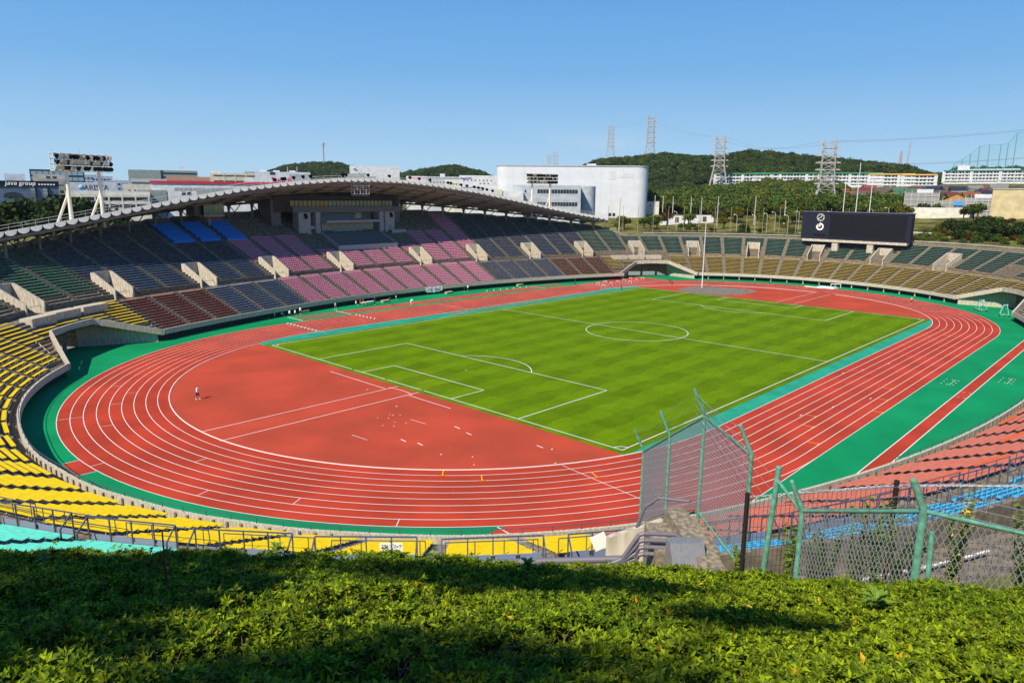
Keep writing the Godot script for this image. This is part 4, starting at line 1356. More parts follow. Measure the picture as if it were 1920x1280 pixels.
func build_town():
	var st := noise_tex("stain", 0.02, 5, 0.88, 1.0)
	var W := func(k: String, c: String) -> Material: return mat("wall_" + k, c, 0.8, st, 0.03)
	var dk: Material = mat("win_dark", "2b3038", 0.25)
	var roofm: Material = mat("flat_roof", "8c8c8a", 0.9, st, 0.05)
	var white: Material = W.call("white", "d0d3d6")
	var ink: Material = mats["sign_white"]
	var t := house("office_building", "blue grey office block with a dark sign band and arched window", "building", [-20.4, -339.8, 37.8, 28.1, -12], 22, W.call("bluegrey", "5d6f86"))
	var h: float = t.get_meta("h")
	boxp("sign_band", Vector3(0, h - 1.2, 0.1), Vector3(38.2, 2.6, 0.5), W.call("navy", "20263a"), t)
	lettering("java group", 2.4, ink, t, Vector3(3.6, h - 1.1, 0.42), true, 0.15)
	for i in 6: boxp("band_mark", Vector3(11.0 + i * 1.2, h - 1.5, 0.38), Vector3(0.8, 0.6, 0.08), ink, t)
	var q := MB.new()
	var ap := [Vector2(-3.6, 0), Vector2(3.8, 0), Vector2(3.8, 0.8)]
	for i in 9: ap.append(Vector2(0.1 + 3.7 * cos(PI * (i + 1) / 10.0), 0.8 + 1.6 * sin(PI * (i + 1) / 10.0)))
	ap.append(Vector2(-3.6, 0.8))
	q.prism(ap, Vector3(0, h - 7.6, 0), Vector3.RIGHT, Vector3.UP, Vector3.BACK, 0.2); part("arched_window", q, dk, t)
	for x in [8.2, 13.2]:
		for i in 6: boxp("window", Vector3(x, h - 4.0 - i * 1.5, 0.06), Vector3(1.7, 1.3, 0.2), mats["glass"], t)
		boxp("shade_fin", Vector3(x + 1.3, h - 8, 0.3), Vector3(0.5, 10, 0.8), W.call("navy", ""), t)
	house("roof_box", "white rooftop plant box on the blue grey office", "building", [-17.1, -347.3, 8.3, 31.5, -12], 6, white)
	t = house("office_building", "beige office block with two rows of square windows", "building", [4.1, -370.0, 11.9, 29.8, -14], 16, W.call("beige", "a8a59c"))
	h = t.get_meta("h")
	wins(t, dk, -5.4, 5.4, 4, [h - 6.6, h - 10.0, h - 13.4], 0.62, 1.3); wins(t, dk, -5.4, 5.4, 4, [h - 3.2], 0.85, 0.35)
	t = house("office_building", "grey stepped upper storey behind the beige office", "building", [6.9, -384.8, 14.8, 32.3, -14], 10, W.call("beige2", "b4b0a6")); wins(t, dk, -2, 4, 2, [t.get_meta("h") - 1.6], 0.6, 1.2)
	t = house("office_building", "dark navy glass tower behind the floodlight rack", "building", [28.5, -451.5, 29.1, 36.5, -15], 24, W.call("navy2", "363e56")); h = t.get_meta("h")
	wins(t, mats["glass"], -14, 14, 9, [h - 2.2, h - 5.6, h - 9, h - 12.4, h - 15.8], 0.9, 2.2); boxp("corner_fin", Vector3(-3.2, h * 0.5 + 0.4, 0.2), Vector3(0.9, h, 0.6), W.call("grey", "9aa0a6"), t)
	for a in [[64.7, -524.5, 13.9, 35.3, -16, "pale blue block with a white cube roofline"], [74.7, -521.5, 14.9, 34.4, -17, "pale blue block beside the white cube one"], [66.8, -461.1, 13.8, 30.8, -18, "pale grey block with dark windows in rows"]]:
		t = house("office_building", a[5], "building", a.slice(0, 5), 14, W.call("pale", "a9b8cc")); h = t.get_meta("h")
		wins(t, dk, -6, 6, 5, [h - 2.5, h - 5.5], 0.6, 1.0); boxp("roof_cube", Vector3(-2, h + 0.9, -4), Vector3(3, 1.9, 3), white, t)
	t = house("office_building", "low white showroom with a blue globe sign", "building", [15.3, -343.1, 21.4, 28.0, -17], 16, W.call("pale2", "ccd2d8")); h = t.get_meta("h")
	boxp("sign_board", Vector3(0, h - 2.4, 0.2), Vector3(21.8, 4.4, 0.5), W.call("board", "c2c8cc"), t)
	lettering("ARISTA", 3.4, mat("ink", "26303c", 0.7), t, Vector3(1.6, h - 2.5, 0.5), false)
	q = MB.new(); q.ball(Vector3(-5.0, h - 2.4, 0.5), Vector3(1.3, 1.3, 0.2), 14, 8); part("globe_logo", q, mat("globe", "7fb6dd", 0.6), t)
	boxp("canopy_band", Vector3(0, h - 5.4, 0.6), Vector3(22, 0.8, 1.4), W.call("blueband", "8fa6d8"), t); wins(t, dk, -10, 10, 8, [h - 7], 0.8, 1.2)
	t = house("parking_deck", "cream parking deck with dark strips painted for its shaded openings", "building", [7.7, -296.2, 34.3, 23.6, -18], 24, W.call("cream", "d6d4c8")); h = t.get_meta("h")
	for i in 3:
		boxp("shade_strip", Vector3(0, h - 3.4 - i * 3.2, 0.05), Vector3(33, 1.3, 0.2), dk, t)  # dark strip for the shade inside the deck, put into the colour
		boxp("deck_edge", Vector3(0, h - 1.9 - i * 3.2, 0.3), Vector3(34.3, 1.2, 0.4), W.call("cream", ""), t)
	for i in 7: boxp("deck_post", Vector3(-16.6 + i * 5.5, h - 5.4, 0.3), Vector3(0.6, 7.4, 0.5), W.call("cream", ""), t)
	house("shed", "grey shed with a sloping roof beside the parking deck", "building", [29.9, -304.5, 12.9, 24.5, -20], 10, W.call("shed", "8f9694"))
	t = house("shop_building", "pale beige low shop above the parking deck", "building", [35.1, -334.5, 15.8, 27.5, -19], 10, W.call("beige3", "cdcabb")); wins(t, dk, -6, 6, 5, [t.get_meta("h") - 3.2], 0.4, 0.5)
	t = house("gabled_house", "white gabled house with dark windows behind the shop", "house", [53.1, -370.6, 18.3, 29.0, -20], 10, white); h = t.get_meta("h")
	q = MB.new(); q.prism([Vector2(-10, 0), Vector2(0.6, 0), Vector2(-4.7, 1.9)], Vector3(-9.4, h, 0), Vector3.BACK, Vector3.UP, Vector3.RIGHT, 18.8); part("roof", q, roofm, t); wins(t, dk, -4, 9, 4, [h - 2], 0.4, 1.5)
	t = house("office_building", "long grey green institute on the skyline with banded side", "building", [136.1, -563.7, 52.5, 41.1, -21], 26, W.call("institute", "8f9a96")); h = t.get_meta("h")
	for i in 3: boxp("window_band", Vector3(12, h - 2.4 - i * 3.2, 0.06), Vector3(27, 1.3, 0.2), dk, t)
	boxp("dark_corner", Vector3(-1.4, h * 0.5, 0.1), Vector3(1.6, h, 0.5), W.call("navy2", ""), t)
	house("lift_tower", "white lift tower on the long institute roof", "building", [156.6, -577.1, 4.2, 45.1, -22], 5, white)
	t = house("hall", "brown hall with a rounded barrel roof", "building", [102.3, -426.4, 33.2, 30.0, -23], 14, W.call("brown", "8a6a58")); h = t.get_meta("h")
	q = MB.new(); var bp := []
	for i in 11: bp.append(Vector2(-7 + 7 * cos(PI * i / 10.0), 3.8 * sin(PI * i / 10.0)))
	bp.reverse(); q.prism(bp, Vector3(-16.6, h, 0), Vector3.BACK, Vector3.UP, Vector3.RIGHT, 33.2); part("barrel_roof", q, W.call("brown", ""), t); wins(t, dk, -14, 14, 9, [h - 0.4], 0.4, 1.0)
	t = house("warehouse", "long white warehouse with a crimson roof edge", "building", [56.8, -293.5, 58.7, 28.6, -24], 24, W.call("bright", "d2d5da")); h = t.get_meta("h")
	boxp("roof_edge", Vector3(0, h - 0.1, 0.2), Vector3(59.2, 1.1, 0.7), mat("crimson", "b8324a", 0.6), t)
	for i in 22: boxp("window", Vector3(-18 + i * 2.1, h - 3.4, 0.06), Vector3(1.7, 1.4, 0.2), W.call("greywin", "9aa2aa"), t)
	boxp("grey_shutter", Vector3(-4.5, h - 6.4, 0.2), Vector3(8.6, 4.2, 0.4), W.call("shutter", "a0a2a2"), t)
	wins(t, dk, -16, -11, 2, [h - 5.6], 0.7, 1.6); wins(t, dk, -16, -11, 2, [h - 8.6], 0.7, 1.6)
	t = house("factory", "beige factory with four narrow window bands", "building", [126.4, -415.5, 31.6, 36.4, -26], 16, W.call("beige4", "c9c2ac")); h = t.get_meta("h")
	for i in 4:
		for y in [h - 1.6, h - 5.2]: boxp("window_band", Vector3(-10.4 + i * 7.2, y, 0.06), Vector3(6.2, 0.7, 0.2), dk, t)
		boxp("pilaster", Vector3(-6.8 + i * 7.2, h * 0.5, 0.12), Vector3(0.5, h, 0.3), W.call("beige3", ""), t)
	boxp("roof_house", Vector3(-12, h + 0.7, -5), Vector3(7, 1.5, 5), white, t); boxp("roof_house", Vector3(11, h + 0.8, -5), Vector3(9, 1.7, 5), W.call("shutter", ""), t)
	t = house("factory", "white blue factory with red script lettering", "building", [135.3, -365.8, 34.5, 37.0, -29], 20, W.call("scriptw", "c4ccd6")); h = t.get_meta("h")
	lettering("Quochi", 4.6, mat("red_script", "c8283c", 0.6), t, Vector3(-1.0, h - 5.2, 0.2), true, 0.25)
	boxp("grey_bay", Vector3(10.5, h - 4.4, 0.08), Vector3(13, 6.5, 0.3), W.call("bay", "a2a8b0"), t); boxp("top_window", Vector3(-6.5, h - 1.0, 0.1), Vector3(3.2, 1.6, 0.2), dk, t)
	for x in [-12.0, -4.0, 6.0]: boxp("roof_unit", Vector3(x, h + 0.5, -6), Vector3(4, 1.1, 3), white, t)
	for x in [3.0, 9.0]: boxp("chimney", Vector3(x, h + 1.8, -5), Vector3(0.5, 3.6, 0.5), W.call("bay", ""), t)
	t = house("factory", "low white annex before the red script factory", "building", [107.7, -346.5, 16.0, 32.6, -27], 9, white); wins(t, dk, 2, 7, 2, [t.get_meta("h") - 3.0], 0.4, 1.2)
	t = house("warehouse", "tall plain white warehouse with a small dark logo", "building", [196.8, -350.2, 34.3, 42.6, -36], 22, W.call("bright2", "cdd1d5")); h = t.get_meta("h")
	for b in [[-13.6, h - 2.4, 1.6], [-12.4, h - 3.1, 1.3]]: boxp("logo_bar", Vector3(b[0], b[1], 0.08), Vector3(b[2], 0.7, 0.12), W.call("navy", ""), t)
	wins(t, dk, -11.5, -6, 3, [h - 5.4], 0.25, 0.9); boxp("side_band", Vector3(-6, h - 7.6, 0.2), Vector3(12, 1.0, 0.5), W.call("bay", ""), t)
	house("factory", "small grey annex at the foot of the plain white warehouse", "building", [177.5, -345.5, 12.1, 36.8, -34], 8, W.call("shutter", ""))
	t = house("hall", "white hall with a rounded roof and pink stripe", "building", [282.9, -410.1, 17.6, 38.4, -39], 12, white); boxp("pink_stripe", Vector3(2, t.get_meta("h") - 1.3, 0.1), Vector3(14, 0.9, 0.2), mat("pinkstripe", "d890a8", 0.7), t)
	t = house("factory", "long pale grey factory below the wooded hill", "building", [287.1, -380.4, 28.8, 37.8, -41], 16, W.call("longw", "bcc2c8")); h = t.get_meta("h"); boxp("dark_eave", Vector3(0, h - 1.1, 0.1), Vector3(28.8, 0.5, 0.3), W.call("bay", ""), t); boxp("roof_house", Vector3(-1, h + 1.2, -5), Vector3(4, 2.4, 4), white, t); wins(t, dk, -12, 12, 9, [h - 4.5], 0.5, 0.8)
	t = house("factory", "small cream building before the long grey factory", "building", [240.3, -315.0, 14.0, 33.9, -42], 8, W.call("cream", "")); wins(t, dk, -4, 6, 5, [t.get_meta("h") - 3.0], 0.5, 0.8)
	t = house("factory", "pale grey factory with small blue lettering and window bands", "building", [231.6, -282.1, 25.3, 36.3, -44], 20, W.call("mag", "d3d6da")); h = t.get_meta("h")
	lettering("maguchi", 1.9, mat("blue_ink", "3a4a9a", 0.6), t, Vector3(-8.2, h - 1.9, 0.12), true)
	for y in [h - 7.8, h - 9.6]: boxp("window_band", Vector3(-4, y, 0.06), Vector3(15, 0.7, 0.2), mats["glass"], t)
	wins(t, dk, -11, 10, 8, [h - 3.2], 0.3, 0.7); wins(t, dk, 0, 8, 3, [h - 5.2], 0.4, 0.6)
	# the great white building with rounded corners
	var g := land(184.2, -163.8) - 1.0
	t = thing("great_warehouse", "huge windowless white building with rounded corners beyond the stand", "building", "", Vector3(184.2, g, -163.8), deg_to_rad(-51))
	h = 38.6 - g
	var pl := []
	var hw := 39.2; var dp := 46.0; var r := 6.0
	for c in [[hw - r, -r, 0], [-hw + r, -r, 90], [-hw + r, -dp + r, 180], [hw - r, -dp + r, 270]]:
		for i in 9:
			var a := deg_to_rad(c[2] + 90.0 * i / 8.0)
			pl.append(Vector2(c[0] + r * cos(a), c[1] + r * sin(a)))
	var wb := MB.new()
	for i in pl.size():
		var k := (i + 1) % pl.size()
		var p0: Vector2 = pl[i]; var p1: Vector2 = pl[k]
		var n0 := Vector3(p1.x - p0.x, 0, p1.y - p0.y).cross(Vector3.UP) * -1.0
		var A := Vector3(p0.x, 0, p0.y); var Bq := Vector3(p1.x, 0, p1.y); var U := Vector3(0, h, 0)
		wb.quad(Bq, A, A + U, Bq + U)
		wb.tri(U + Vector3(0, 0, -20), Bq + U, A + U)
	part("body", wb, mat("great_white", "cfd3d8", 0.6, noise_tex("panel", 0.01, 3, 0.95, 1.0, 1.6, 512, 91), 0.04), t)
	q = MB.new()
	for i in pl.size():
		var p0: Vector2 = pl[i]; var p1: Vector2 = pl[(i + 1) % pl.size()]
		q.bar(Vector3(p0.x, h + 0.1, p0.y), Vector3(p1.x, h + 0.1, p1.y), 0.6, 0.5)
	part("coping", q, W.call("cop", "b4b9be"), t)
	for i in 12: boxp("wall_joint", Vector3(-30 + i * 5.6, h * 0.5, 0.02), Vector3(0.06, h - 1, 0.06), W.call("joint", "b9bfc6"), t)
	for b in [[20.5, 3.4, 4.4], [25.5, 3.4, 2.2], [29.5, 3.4, 2.2]]: boxp("blanked_sign", Vector3(b[0], h - 4.4, 0.05), Vector3(b[1], b[2], 0.1), W.call("patch", "d0d6d8"), t)
	boxp("roof_unit", Vector3(10, h + 0.7, -8), Vector3(4.6, 1.4, 4), white, t)
	wins(t, dk, 19, 23, 2, [3.2], 0.7, 1.6)
	t = house("factory_annex", "pale annex with two dark window bands before the great white building", "building", [149.6, -150.8, 31.8, 28.5, -49], 18, W.call("annex", "b0b8c0")); h = t.get_meta("h")
	for y in [h - 2.8, h - 8.6]:
		for i in 14: boxp("window", Vector3(-3.8 + i * 1.35, y, 0.06), Vector3(1.15, 1.7, 0.2), dk, t)
	boxp("slit_window", Vector3(-10, h - 2.8, 0.06), Vector3(0.7, 1.0, 0.2), dk, t)
	q = MB.new(); q.tube(Vector3.ZERO, Vector3(0, 18, 0), 4.2, 4.2, 20)
	var o := single("stair_tower", q, W.call("annex", ""), "round cornered pale stair tower beside the banded annex", "building"); o.position = Vector3(172, 28.3 - 18, -144.5)
	t = house("factory_annex", "low white plant building with a louvred box", "building", [128.1, -159.5, 20.0, 25.6, -46], 12, white); boxp("louvre_box", Vector3(-2, t.get_meta("h") - 0.6, 0.3), Vector3(5, 2.4, 0.5), W.call("beige3", ""), t)
	t = house("shed", "small cream block at the corner of the great white building", "building", [220.3, -139.2, 9.0, 21.2, -57], 8, W.call("cream", "")); boxp("vent", Vector3(0, 6, 0.05), Vector3(0.9, 0.9, 0.12), dk, t)
	for a in [[174.9, -98.6, 10.4, 15.4, -59, "white hut with a row of roof pipes behind the far rim"], [180.8, -88.3, 12.1, 15.9, -61, "long white hut with one brown door behind the far rim"]]:
		t = house("hut", a[5], "hut", a.slice(0, 5), 5, white); boxp("door", Vector3(2.2, t.get_meta("h") - 1.6, 0.06), Vector3(1.6, 2.2, 0.14), mat("bark", "5a4a3c"), t)
	# white housing rows with coloured eaves
	var dz := [[485.5, -217.3, 46.0, 43.3, -64], [502.1, -180.2, 62.8, 43.7, -68], [517.3, -139.5, 46.5, 43.7, -71], [526.3, -110.7, 32.1, 42.7, -74], [531.4, -91.7, 22.7, 42.2, -76]]
	var eav := ["3f8a5c", "3f8a5c", "3f8a5c", "d8a860", "d8a860"]
	var dl := ["with a green eave, half hidden by the wood's hump", "with a green eave, longest of the housing rows", "with a green eave and white stair towers", "with an orange eave beside the green eaves", "with an orange eave, shortest of the housing rows"]
	for i in 5: housing(dz[i], mat("eave" + str(i), eav[i], 0.7), "white four storey housing row " + dl[i], 4)
	housing([639.6, -64.5, 68.3, 48.3, -80], mat("eave9", "3c7a72", 0.7), "long white apartment block with a teal roof edge below the wooded ridge", 4)
	t = house("apartment_block", "white block with a stair turret above the teal edged apartments", "building", [668.9, -71.3, 47.9, 51.0, -80], 12, white); boxp("turret", Vector3(-19, t.get_meta("h") + 1.4, -5), Vector3(9, 4.4, 8), white, t); wins(t, dk, -14, 22, 12, [t.get_meta("h") - 2], 0.5, 1.2)
	# small houses
	var hs := [[342, -82, 28, 5, 8, 6], [387, -58, 30, 4, 8, 18], [369, -4, 29, 3, 9, 15], [443, -128, 33, 0, 10, -15], [390, -43, 29, 2, 9, -38], [329, -56, 27, 3, 8, 34], [365, -33, 28, 1, 8, 17], [422, -25, 31, 1, 8, 25], [453, -38, 33, 3, 9, 27], [340, -41, 27, 4, 10, -17], [394, -78, 30, 0, 8, 9], [418, -96, 31, 1, 10, 5], [434, -98, 33, 5, 9, 37], [463, -58, 33, 2, 8, 23], [352, -70, 28, 1, 10, 27], [354, -20, 28, 5, 8, 16], [376, -18, 29, 0, 9, 13], [402, -48, 30, 0, 8, -1], [350, -53, 28, 4, 8, -9], [386, -100, 30, 5, 9, 5], [451, -14, 32, 0, 10, 25], [378, -72, 30, 2, 9, -20], [408, -70, 31, 4, 9, -32], [419, -54, 32, 0, 9, -27], [334, -70, 28, 2, 8, -13], [456, -72, 33, 4, 9, -7], [473, -28, 34, 3, 10, 2], [405, -112, 30, 5, 10, 21], [325, -31, 27, 0, 10, -7], [436, -44, 32, 0, 9, 12], [440, -70, 32, 1, 9, -18], [398, -16, 30, 2, 9, 20]]
	var rc := ["2e3348", "6a3a36", "5e544c", "7e7e7c", "4c6a5a", "84503f"]
	var rn := ["navy", "dark red", "brown", "grey", "green", "terracotta"]
	for e in hs: small_house(Vector3(e[0], e[2] - 6.4, e[1]), e[4], deg_to_rad(e[5] - 75.0), mat("tile%d" % e[3], rc[e[3]], 0.7, st, 0.2), "small white house with a %s tiled roof below the housing rows" % rn[e[3]])
	# houses under scaffold sheets, on a cream retaining wall
	var mesh_m := mat("sheet", "9a9a98", 0.9, noise_tex("grit", 0.22, 4, 0.74, 1.0), 0.4)
	for s in [[233.3, -14.1, 12.7, 26.5, -76, "house wrapped in grey scaffold sheets with a bare upper frame"], [234.1, -2.0, 14.2, 23.4, -78, "low house behind grey scaffold sheets with a blue tarpaulin"], [241.4, 5.5, 10.1, 24.6, -79, "house in grey scaffold sheets with a brown gable above"]]:
		t = house("scaffolded_house", s[5], "house", s.slice(0, 5), 8, mesh_m); h = t.get_meta("h")
		for i in 6: boxp("scaffold_pole", Vector3(-s[2] / 2 + s[2] * i / 5.0, h * 0.5 + 0.5, 0.25), Vector3(0.12, h + 1, 0.12), mats["pale_steel"], t)
		for y in [h - 1.2, h - 3.2, h - 5.2]: boxp("scaffold_rail", Vector3(0, y, 0.3), Vector3(s[2], 0.1, 0.1), mats["pale_steel"], t)
		if s[1] == -2.0: boxp("blue_tarpaulin", Vector3(1.5, h - 1.0, 0.5), Vector3(3.2, 1.9, 0.2), mat("tarp2", "4a90d8", 0.7), t)
		else: boxp("upper_frame", Vector3(1, h + 0.7, -4), Vector3(6, 1.6, 5), white, t)
	t = small_house(Vector3(247, 19.4, -4.0), 11.5, deg_to_rad(12.0), mat("orange_roof", "b08a58", 0.8, st, 0.3), "new house with a broad orange wooden roof above the scaffold sheets")
	t = house("retaining_wall", "long cream retaining wall below the scaffolded houses", "wall", [227.8, -7.2, 27.5, 20.5, -77], 2.0, W.call("cream", ""))
	t = house("tan_building", "plain tan windowless building at the edge of the wooded slope", "building", [189.0, 31.0, 24.0, 27.6, -82], 20, W.call("tan", "c8b990")); boxp("roof_edge", Vector3(0, t.get_meta("h") + 0.1, 0.1), Vector3(24.3, 0.25, 0.4), W.call("beige3", ""), t)
	q = MB.new()
	for i in 10:
		var p0 := Vector3(147 + i * 1.4, 0, 12 - i * 2.6); var p1 := p0 + Vector3(1.4, 0, -2.6)
		q.bar(p0 + Vector3(0, land(p0.x, p0.z) + 0.9, 0), p1 + Vector3(0, land(p1.x, p1.z) + 0.9, 0), 0.15, 0.35)
	single("guard_rail", q, white, "white roadside guard rail on the slope behind the scoreboard", "guard rail")

func housing(a: Array, eave: Material, label: String, floors: int):
	var st := noise_tex("stain", 0.02, 5, 0.88, 1.0)
	var white: Material = mats["wall_white"]
	var t := house("housing_row", label, "building", a, 9, white, "white housing rows")
	var h: float = t.get_meta("h")
	boxp("eave", Vector3(0, h + 0.25, -4), Vector3(a[2] + 1, 0.9, 11), eave, t)
	for i in floors: boxp("balcony", Vector3(0, h - 2.6 - 2.7 * i, 0.5), Vector3(a[2], 1.15, 0.9), white, t)
	var n := int(a[2] / 5.2)
	for i in n + 1: boxp("partition", Vector3(-a[2] / 2 + a[2] * i / n, h - 5.2, 0.45), Vector3(0.45 if i % 4 else 2.4, 10.6, 1.2), white, t)
	wins(t, mats["win_dark"], -a[2] / 2 + 1, a[2] / 2 - 1, n * 2, [h - 1.3, h - 4.0, h - 6.7], 0.6, 1.2)

func small_house(p: Vector3, w: float, turn: float, roof: Material, label: String) -> Node3D:
	var t := thing("small_house", label, "house", "small houses below the housing rows", p, turn)
	boxp("wall", Vector3(0, 1.0, 0), Vector3(w, 6.0, w * 0.75), mats["wall_white"], t)
	var q := MB.new(); var d := w * 0.75
	q.prism([Vector2(-d / 2 - 0.6, 0), Vector2(d / 2 + 0.6, 0), Vector2(0, 2.4)], Vector3(-w / 2 - 0.4, 4.0, 0), Vector3.BACK, Vector3.UP, Vector3.RIGHT, w + 0.8)
	part("roof", q, roof, t)
	wins(t, mats["win_dark"], -w / 2 + 0.6, w / 2 - 0.6, 3, [2.2], 0.5, 1.1)
	for o in t.get_children():
		if o.name.begins_with("window"): o.position.z = d / 2 + 0.03
	var bm := BoxMesh.new(); bm.size = Vector3(0.16, 1.1, 1.6)
	for z in [-1.6, 1.6]:
		var o := part("window", bm, mats["win_dark"], t); o.position = Vector3(-w / 2 - 0.03, 2.2, z)
	return t

func pylon(base: Vector3, h: float, w: float, turn: float, label: String, arms: int, thick := 0.22):
	var t := thing("transmission_tower", label, "pylon", "", base, turn)
	var st := mat("pylon_steel", "a8a4a2", 0.6)
	var leg := func(i: int, y: float) -> Vector3:
		var k := lerpf(w * 0.5, w * 0.27, clampf(y / (h * 0.42), 0, 1)) if y < h * 0.42 else lerpf(w * 0.27, w * 0.22, (y - h * 0.42) / (h * 0.58))
		return Vector3(k * (1.0 if i % 3 == 0 else -1.0), y, k * 0.7 * (1.0 if i < 2 else -1.0))
	for i in 4:
		var q := MB.new(); q.bar(leg.call(i, 0.0), leg.call(i, h * 0.42), thick * 1.5, thick * 1.5); q.bar(leg.call(i, h * 0.42), leg.call(i, h * 0.97), thick * 1.2, thick * 1.2)
		part("leg", q, st, t)
	var lv := [0.0, 0.2, 0.34, 0.44, 0.52, 0.60, 0.68, 0.76, 0.84, 0.92]
	var br := MB.new()
	for k in lv.size() - 1:
		for i in 4:
			var j := (i + 1) % 4
			br.bar(leg.call(i, h * lv[k]), leg.call(j, h * lv[k + 1]), thick * 0.6, thick * 0.6); br.bar(leg.call(j, h * lv[k]), leg.call(i, h * lv[k + 1]), thick * 0.6, thick * 0.6)
			br.bar(leg.call(i, h * lv[k + 1]), leg.call(j, h * lv[k + 1]), thick * 0.6, thick * 0.6)
	part("lattice", br, st, t)
	for k in arms:
		var y := h * (0.42 + 0.54 * k / float(maxi(arms - 1, 1)))
		var q := MB.new(); var aw := w * 0.48
		q.bar(Vector3(-aw, y, 0), Vector3(aw, y, 0), thick, thick * 1.8); q.bar(Vector3(-aw, y, 0), Vector3(-aw * 0.4, y + h * 0.03, 0), thick * 0.6, thick * 0.6); q.bar(Vector3(aw, y, 0), Vector3(aw * 0.4, y + h * 0.03, 0), thick * 0.6, thick * 0.6)
		part("crossarm", q, st, t)

func build_masts():
	pylon(Vector3(262.6, 15.0, -64.8), 37.7, 12.0, deg_to_rad(-62), "steel lattice transmission tower standing behind the scoreboard", 7, 0.26)
	pylon(Vector3(458.6, 30.0, -226), 45.2, 15.0, deg_to_rad(-58), "lattice transmission tower at the end of the white housing rows", 6, 0.36)
	pylon(Vector3(673, 64.0, -433), 58.0, 15.0, deg_to_rad(-50), "tall lattice transmission tower on the wooded ridge's shoulder", 6, 0.42)
	pylon(Vector3(945, 80.0, -690), 65.0, 17.0, deg_to_rad(-50), "pale far transmission tower behind the ridge", 6, 0.42)
	pylon(Vector3(1335, 60.0, -1164), 69.0, 17.0, deg_to_rad(-48), "far transmission tower above the great white building, shorter of a pair", 5, 0.4)
	pylon(Vector3(1307, 60.0, -1120), 72.0, 18.0, deg_to_rad(-48), "far transmission tower above the great white building, taller of a pair", 5, 0.4)
	pylon(Vector3(1144, 70.0, -277), 27.0, 9.0, 0.4, "small red tipped far transmission tower past the ridge's end", 3, 0.5)
	# cables between the towers
	var cab := mat("cable", "55585c", 0.6)
	var runs := [[Vector3(262, 51, -65), Vector3(458, 73, -226)], [Vector3(458, 73, -226), Vector3(673, 120, -433)], [Vector3(673, 118, -433), Vector3(945, 143, -690)], [Vector3(262, 51, -65), Vector3(330, 74, 120)], [Vector3(262, 40, -65), Vector3(330, 60, 120)], [Vector3(262, 32, -65), Vector3(330, 48, 120)]]
	for r in runs:
		for s in [-1.0, 1.0]:
			var q := MB.new(); var prev: Vector3 = r[0]
			var side: Vector3 = ((r[1] - r[0]) as Vector3).cross(Vector3.UP).normalized() * 4.5 * s
			for i in 14:
				var t := (i + 1) / 14.0
				var p: Vector3 = r[0].lerp(r[1], t) - Vector3(0, 6.0 * 4.0 * t * (1 - t), 0)
				q.tube(prev + side, p + side, 0.04, 0.04, 4, false); prev = p
			single("power_cable", q, cab, "thin dark power cable strung between transmission towers", "cable", "power cables")
	# masts on the hills
	var t := thing("radio_mast", "slim radio mast with a drum head on the wooded hill", "mast", "", Vector3(578, 74, -1021.5))
	var q := MB.new(); q.tube(Vector3.ZERO, Vector3(0, 27, 0), 1.5, 1.1, 8); part("shaft", q, mats["pylon_steel"], t)
	q = MB.new(); q.tube(Vector3(0, 26, 0), Vector3(0, 28.5, 0), 1.6, 2.8, 10); q.tube(Vector3(0, 29.5, 0), Vector3(0, 32.5, 0), 2.6, 2.6, 10); part("drum_head", q, mats["pylon_steel"], t)
	t = thing("radio_mast", "thin leaning lattice mast at the end of the long ridge", "mast", "", Vector3(857, 60, -190))
	q = MB.new(); q.tube(Vector3.ZERO, Vector3(0.5, 31, 1.5), 0.9, 0.4, 5); part("shaft", q, mats["pylon_steel"], t); q = MB.new(); q.bar(Vector3(-1, 25, 0), Vector3(2, 25, 2), 0.4, 1.2); part("aerial", q, mats["pylon_steel"], t)
	# practice range nets
	var nt := thing("range_net", "tall green practice range net on poles behind the ridge", "net")
	var np := [[692.9, -104.2, 50, 57], [694, -98, 50, 61], [695, -92, 50, 66], [696.7, -85.6, 50, 73], [698, -78, 50, 74], [699.7, -69.4, 50, 74], [700.5, -64, 50, 75], [701.5, -58.4, 50, 84], [704.3, -39.1, 50, 86], [706, -25, 50, 86]]
	var net_m := StandardMaterial3D.new(); net_m.albedo_color = Color(0.16, 0.55, 0.5, 0.12); net_m.transparency = BaseMaterial3D.TRANSPARENCY_ALPHA; net_m.roughness = 0.9; net_m.cull_mode = BaseMaterial3D.CULL_DISABLED
	for i in np.size():
		var e: Array = np[i]
		q = MB.new(); q.tube(Vector3(e[0], e[2], e[1]), Vector3(e[0], e[3], e[1]), 0.35, 0.3, 6); part("pole", q, mat("net_pole", "4f8f82", 0.6), nt)
		if i:
			var f: Array = np[i - 1]; q = MB.new()
			q.quad(Vector3(f[0], f[2], f[1]), Vector3(e[0], e[2], e[1]), Vector3(e[0], e[3], e[1]), Vector3(f[0], f[3], f[1])); part("netting", q, net_m, nt)
			q = MB.new(); q.bar(Vector3(f[0], f[3], f[1]), Vector3(e[0], e[3], e[1]), 0.25, 0.25); part("top_cable", q, mats["net_pole"], nt)
	# utility poles
	for e in [[170.8, 24.4, -105.2, 2], [168.4, 24.2, -99.6, 3], [179.3, 24.0, -101.1, 2], [170.2, 23.8, -86.8, 2], [181.1, 23.6, -87.8, 1], [166.7, 24.2, -72.4, 2], [177.6, 24.3, -61.4, 1], [182.3, 22.9, -50.8, 2], [137.7, 23.1, -100.9, 0]]:
		var g := land(e[0], e[2]) - 0.3
		t = thing("utility_pole", "grey concrete utility pole with crossarms before the wood", "pole", "utility poles beyond the far curve", Vector3(e[0], g, e[2]), 0.6)
		var hh: float = e[1] - g
		q = MB.new(); q.tube(Vector3.ZERO, Vector3(0, hh, 0), 0.24, 0.16, 7); part("shaft", q, mat("pole_grey", "b0aca4", 0.8), t)
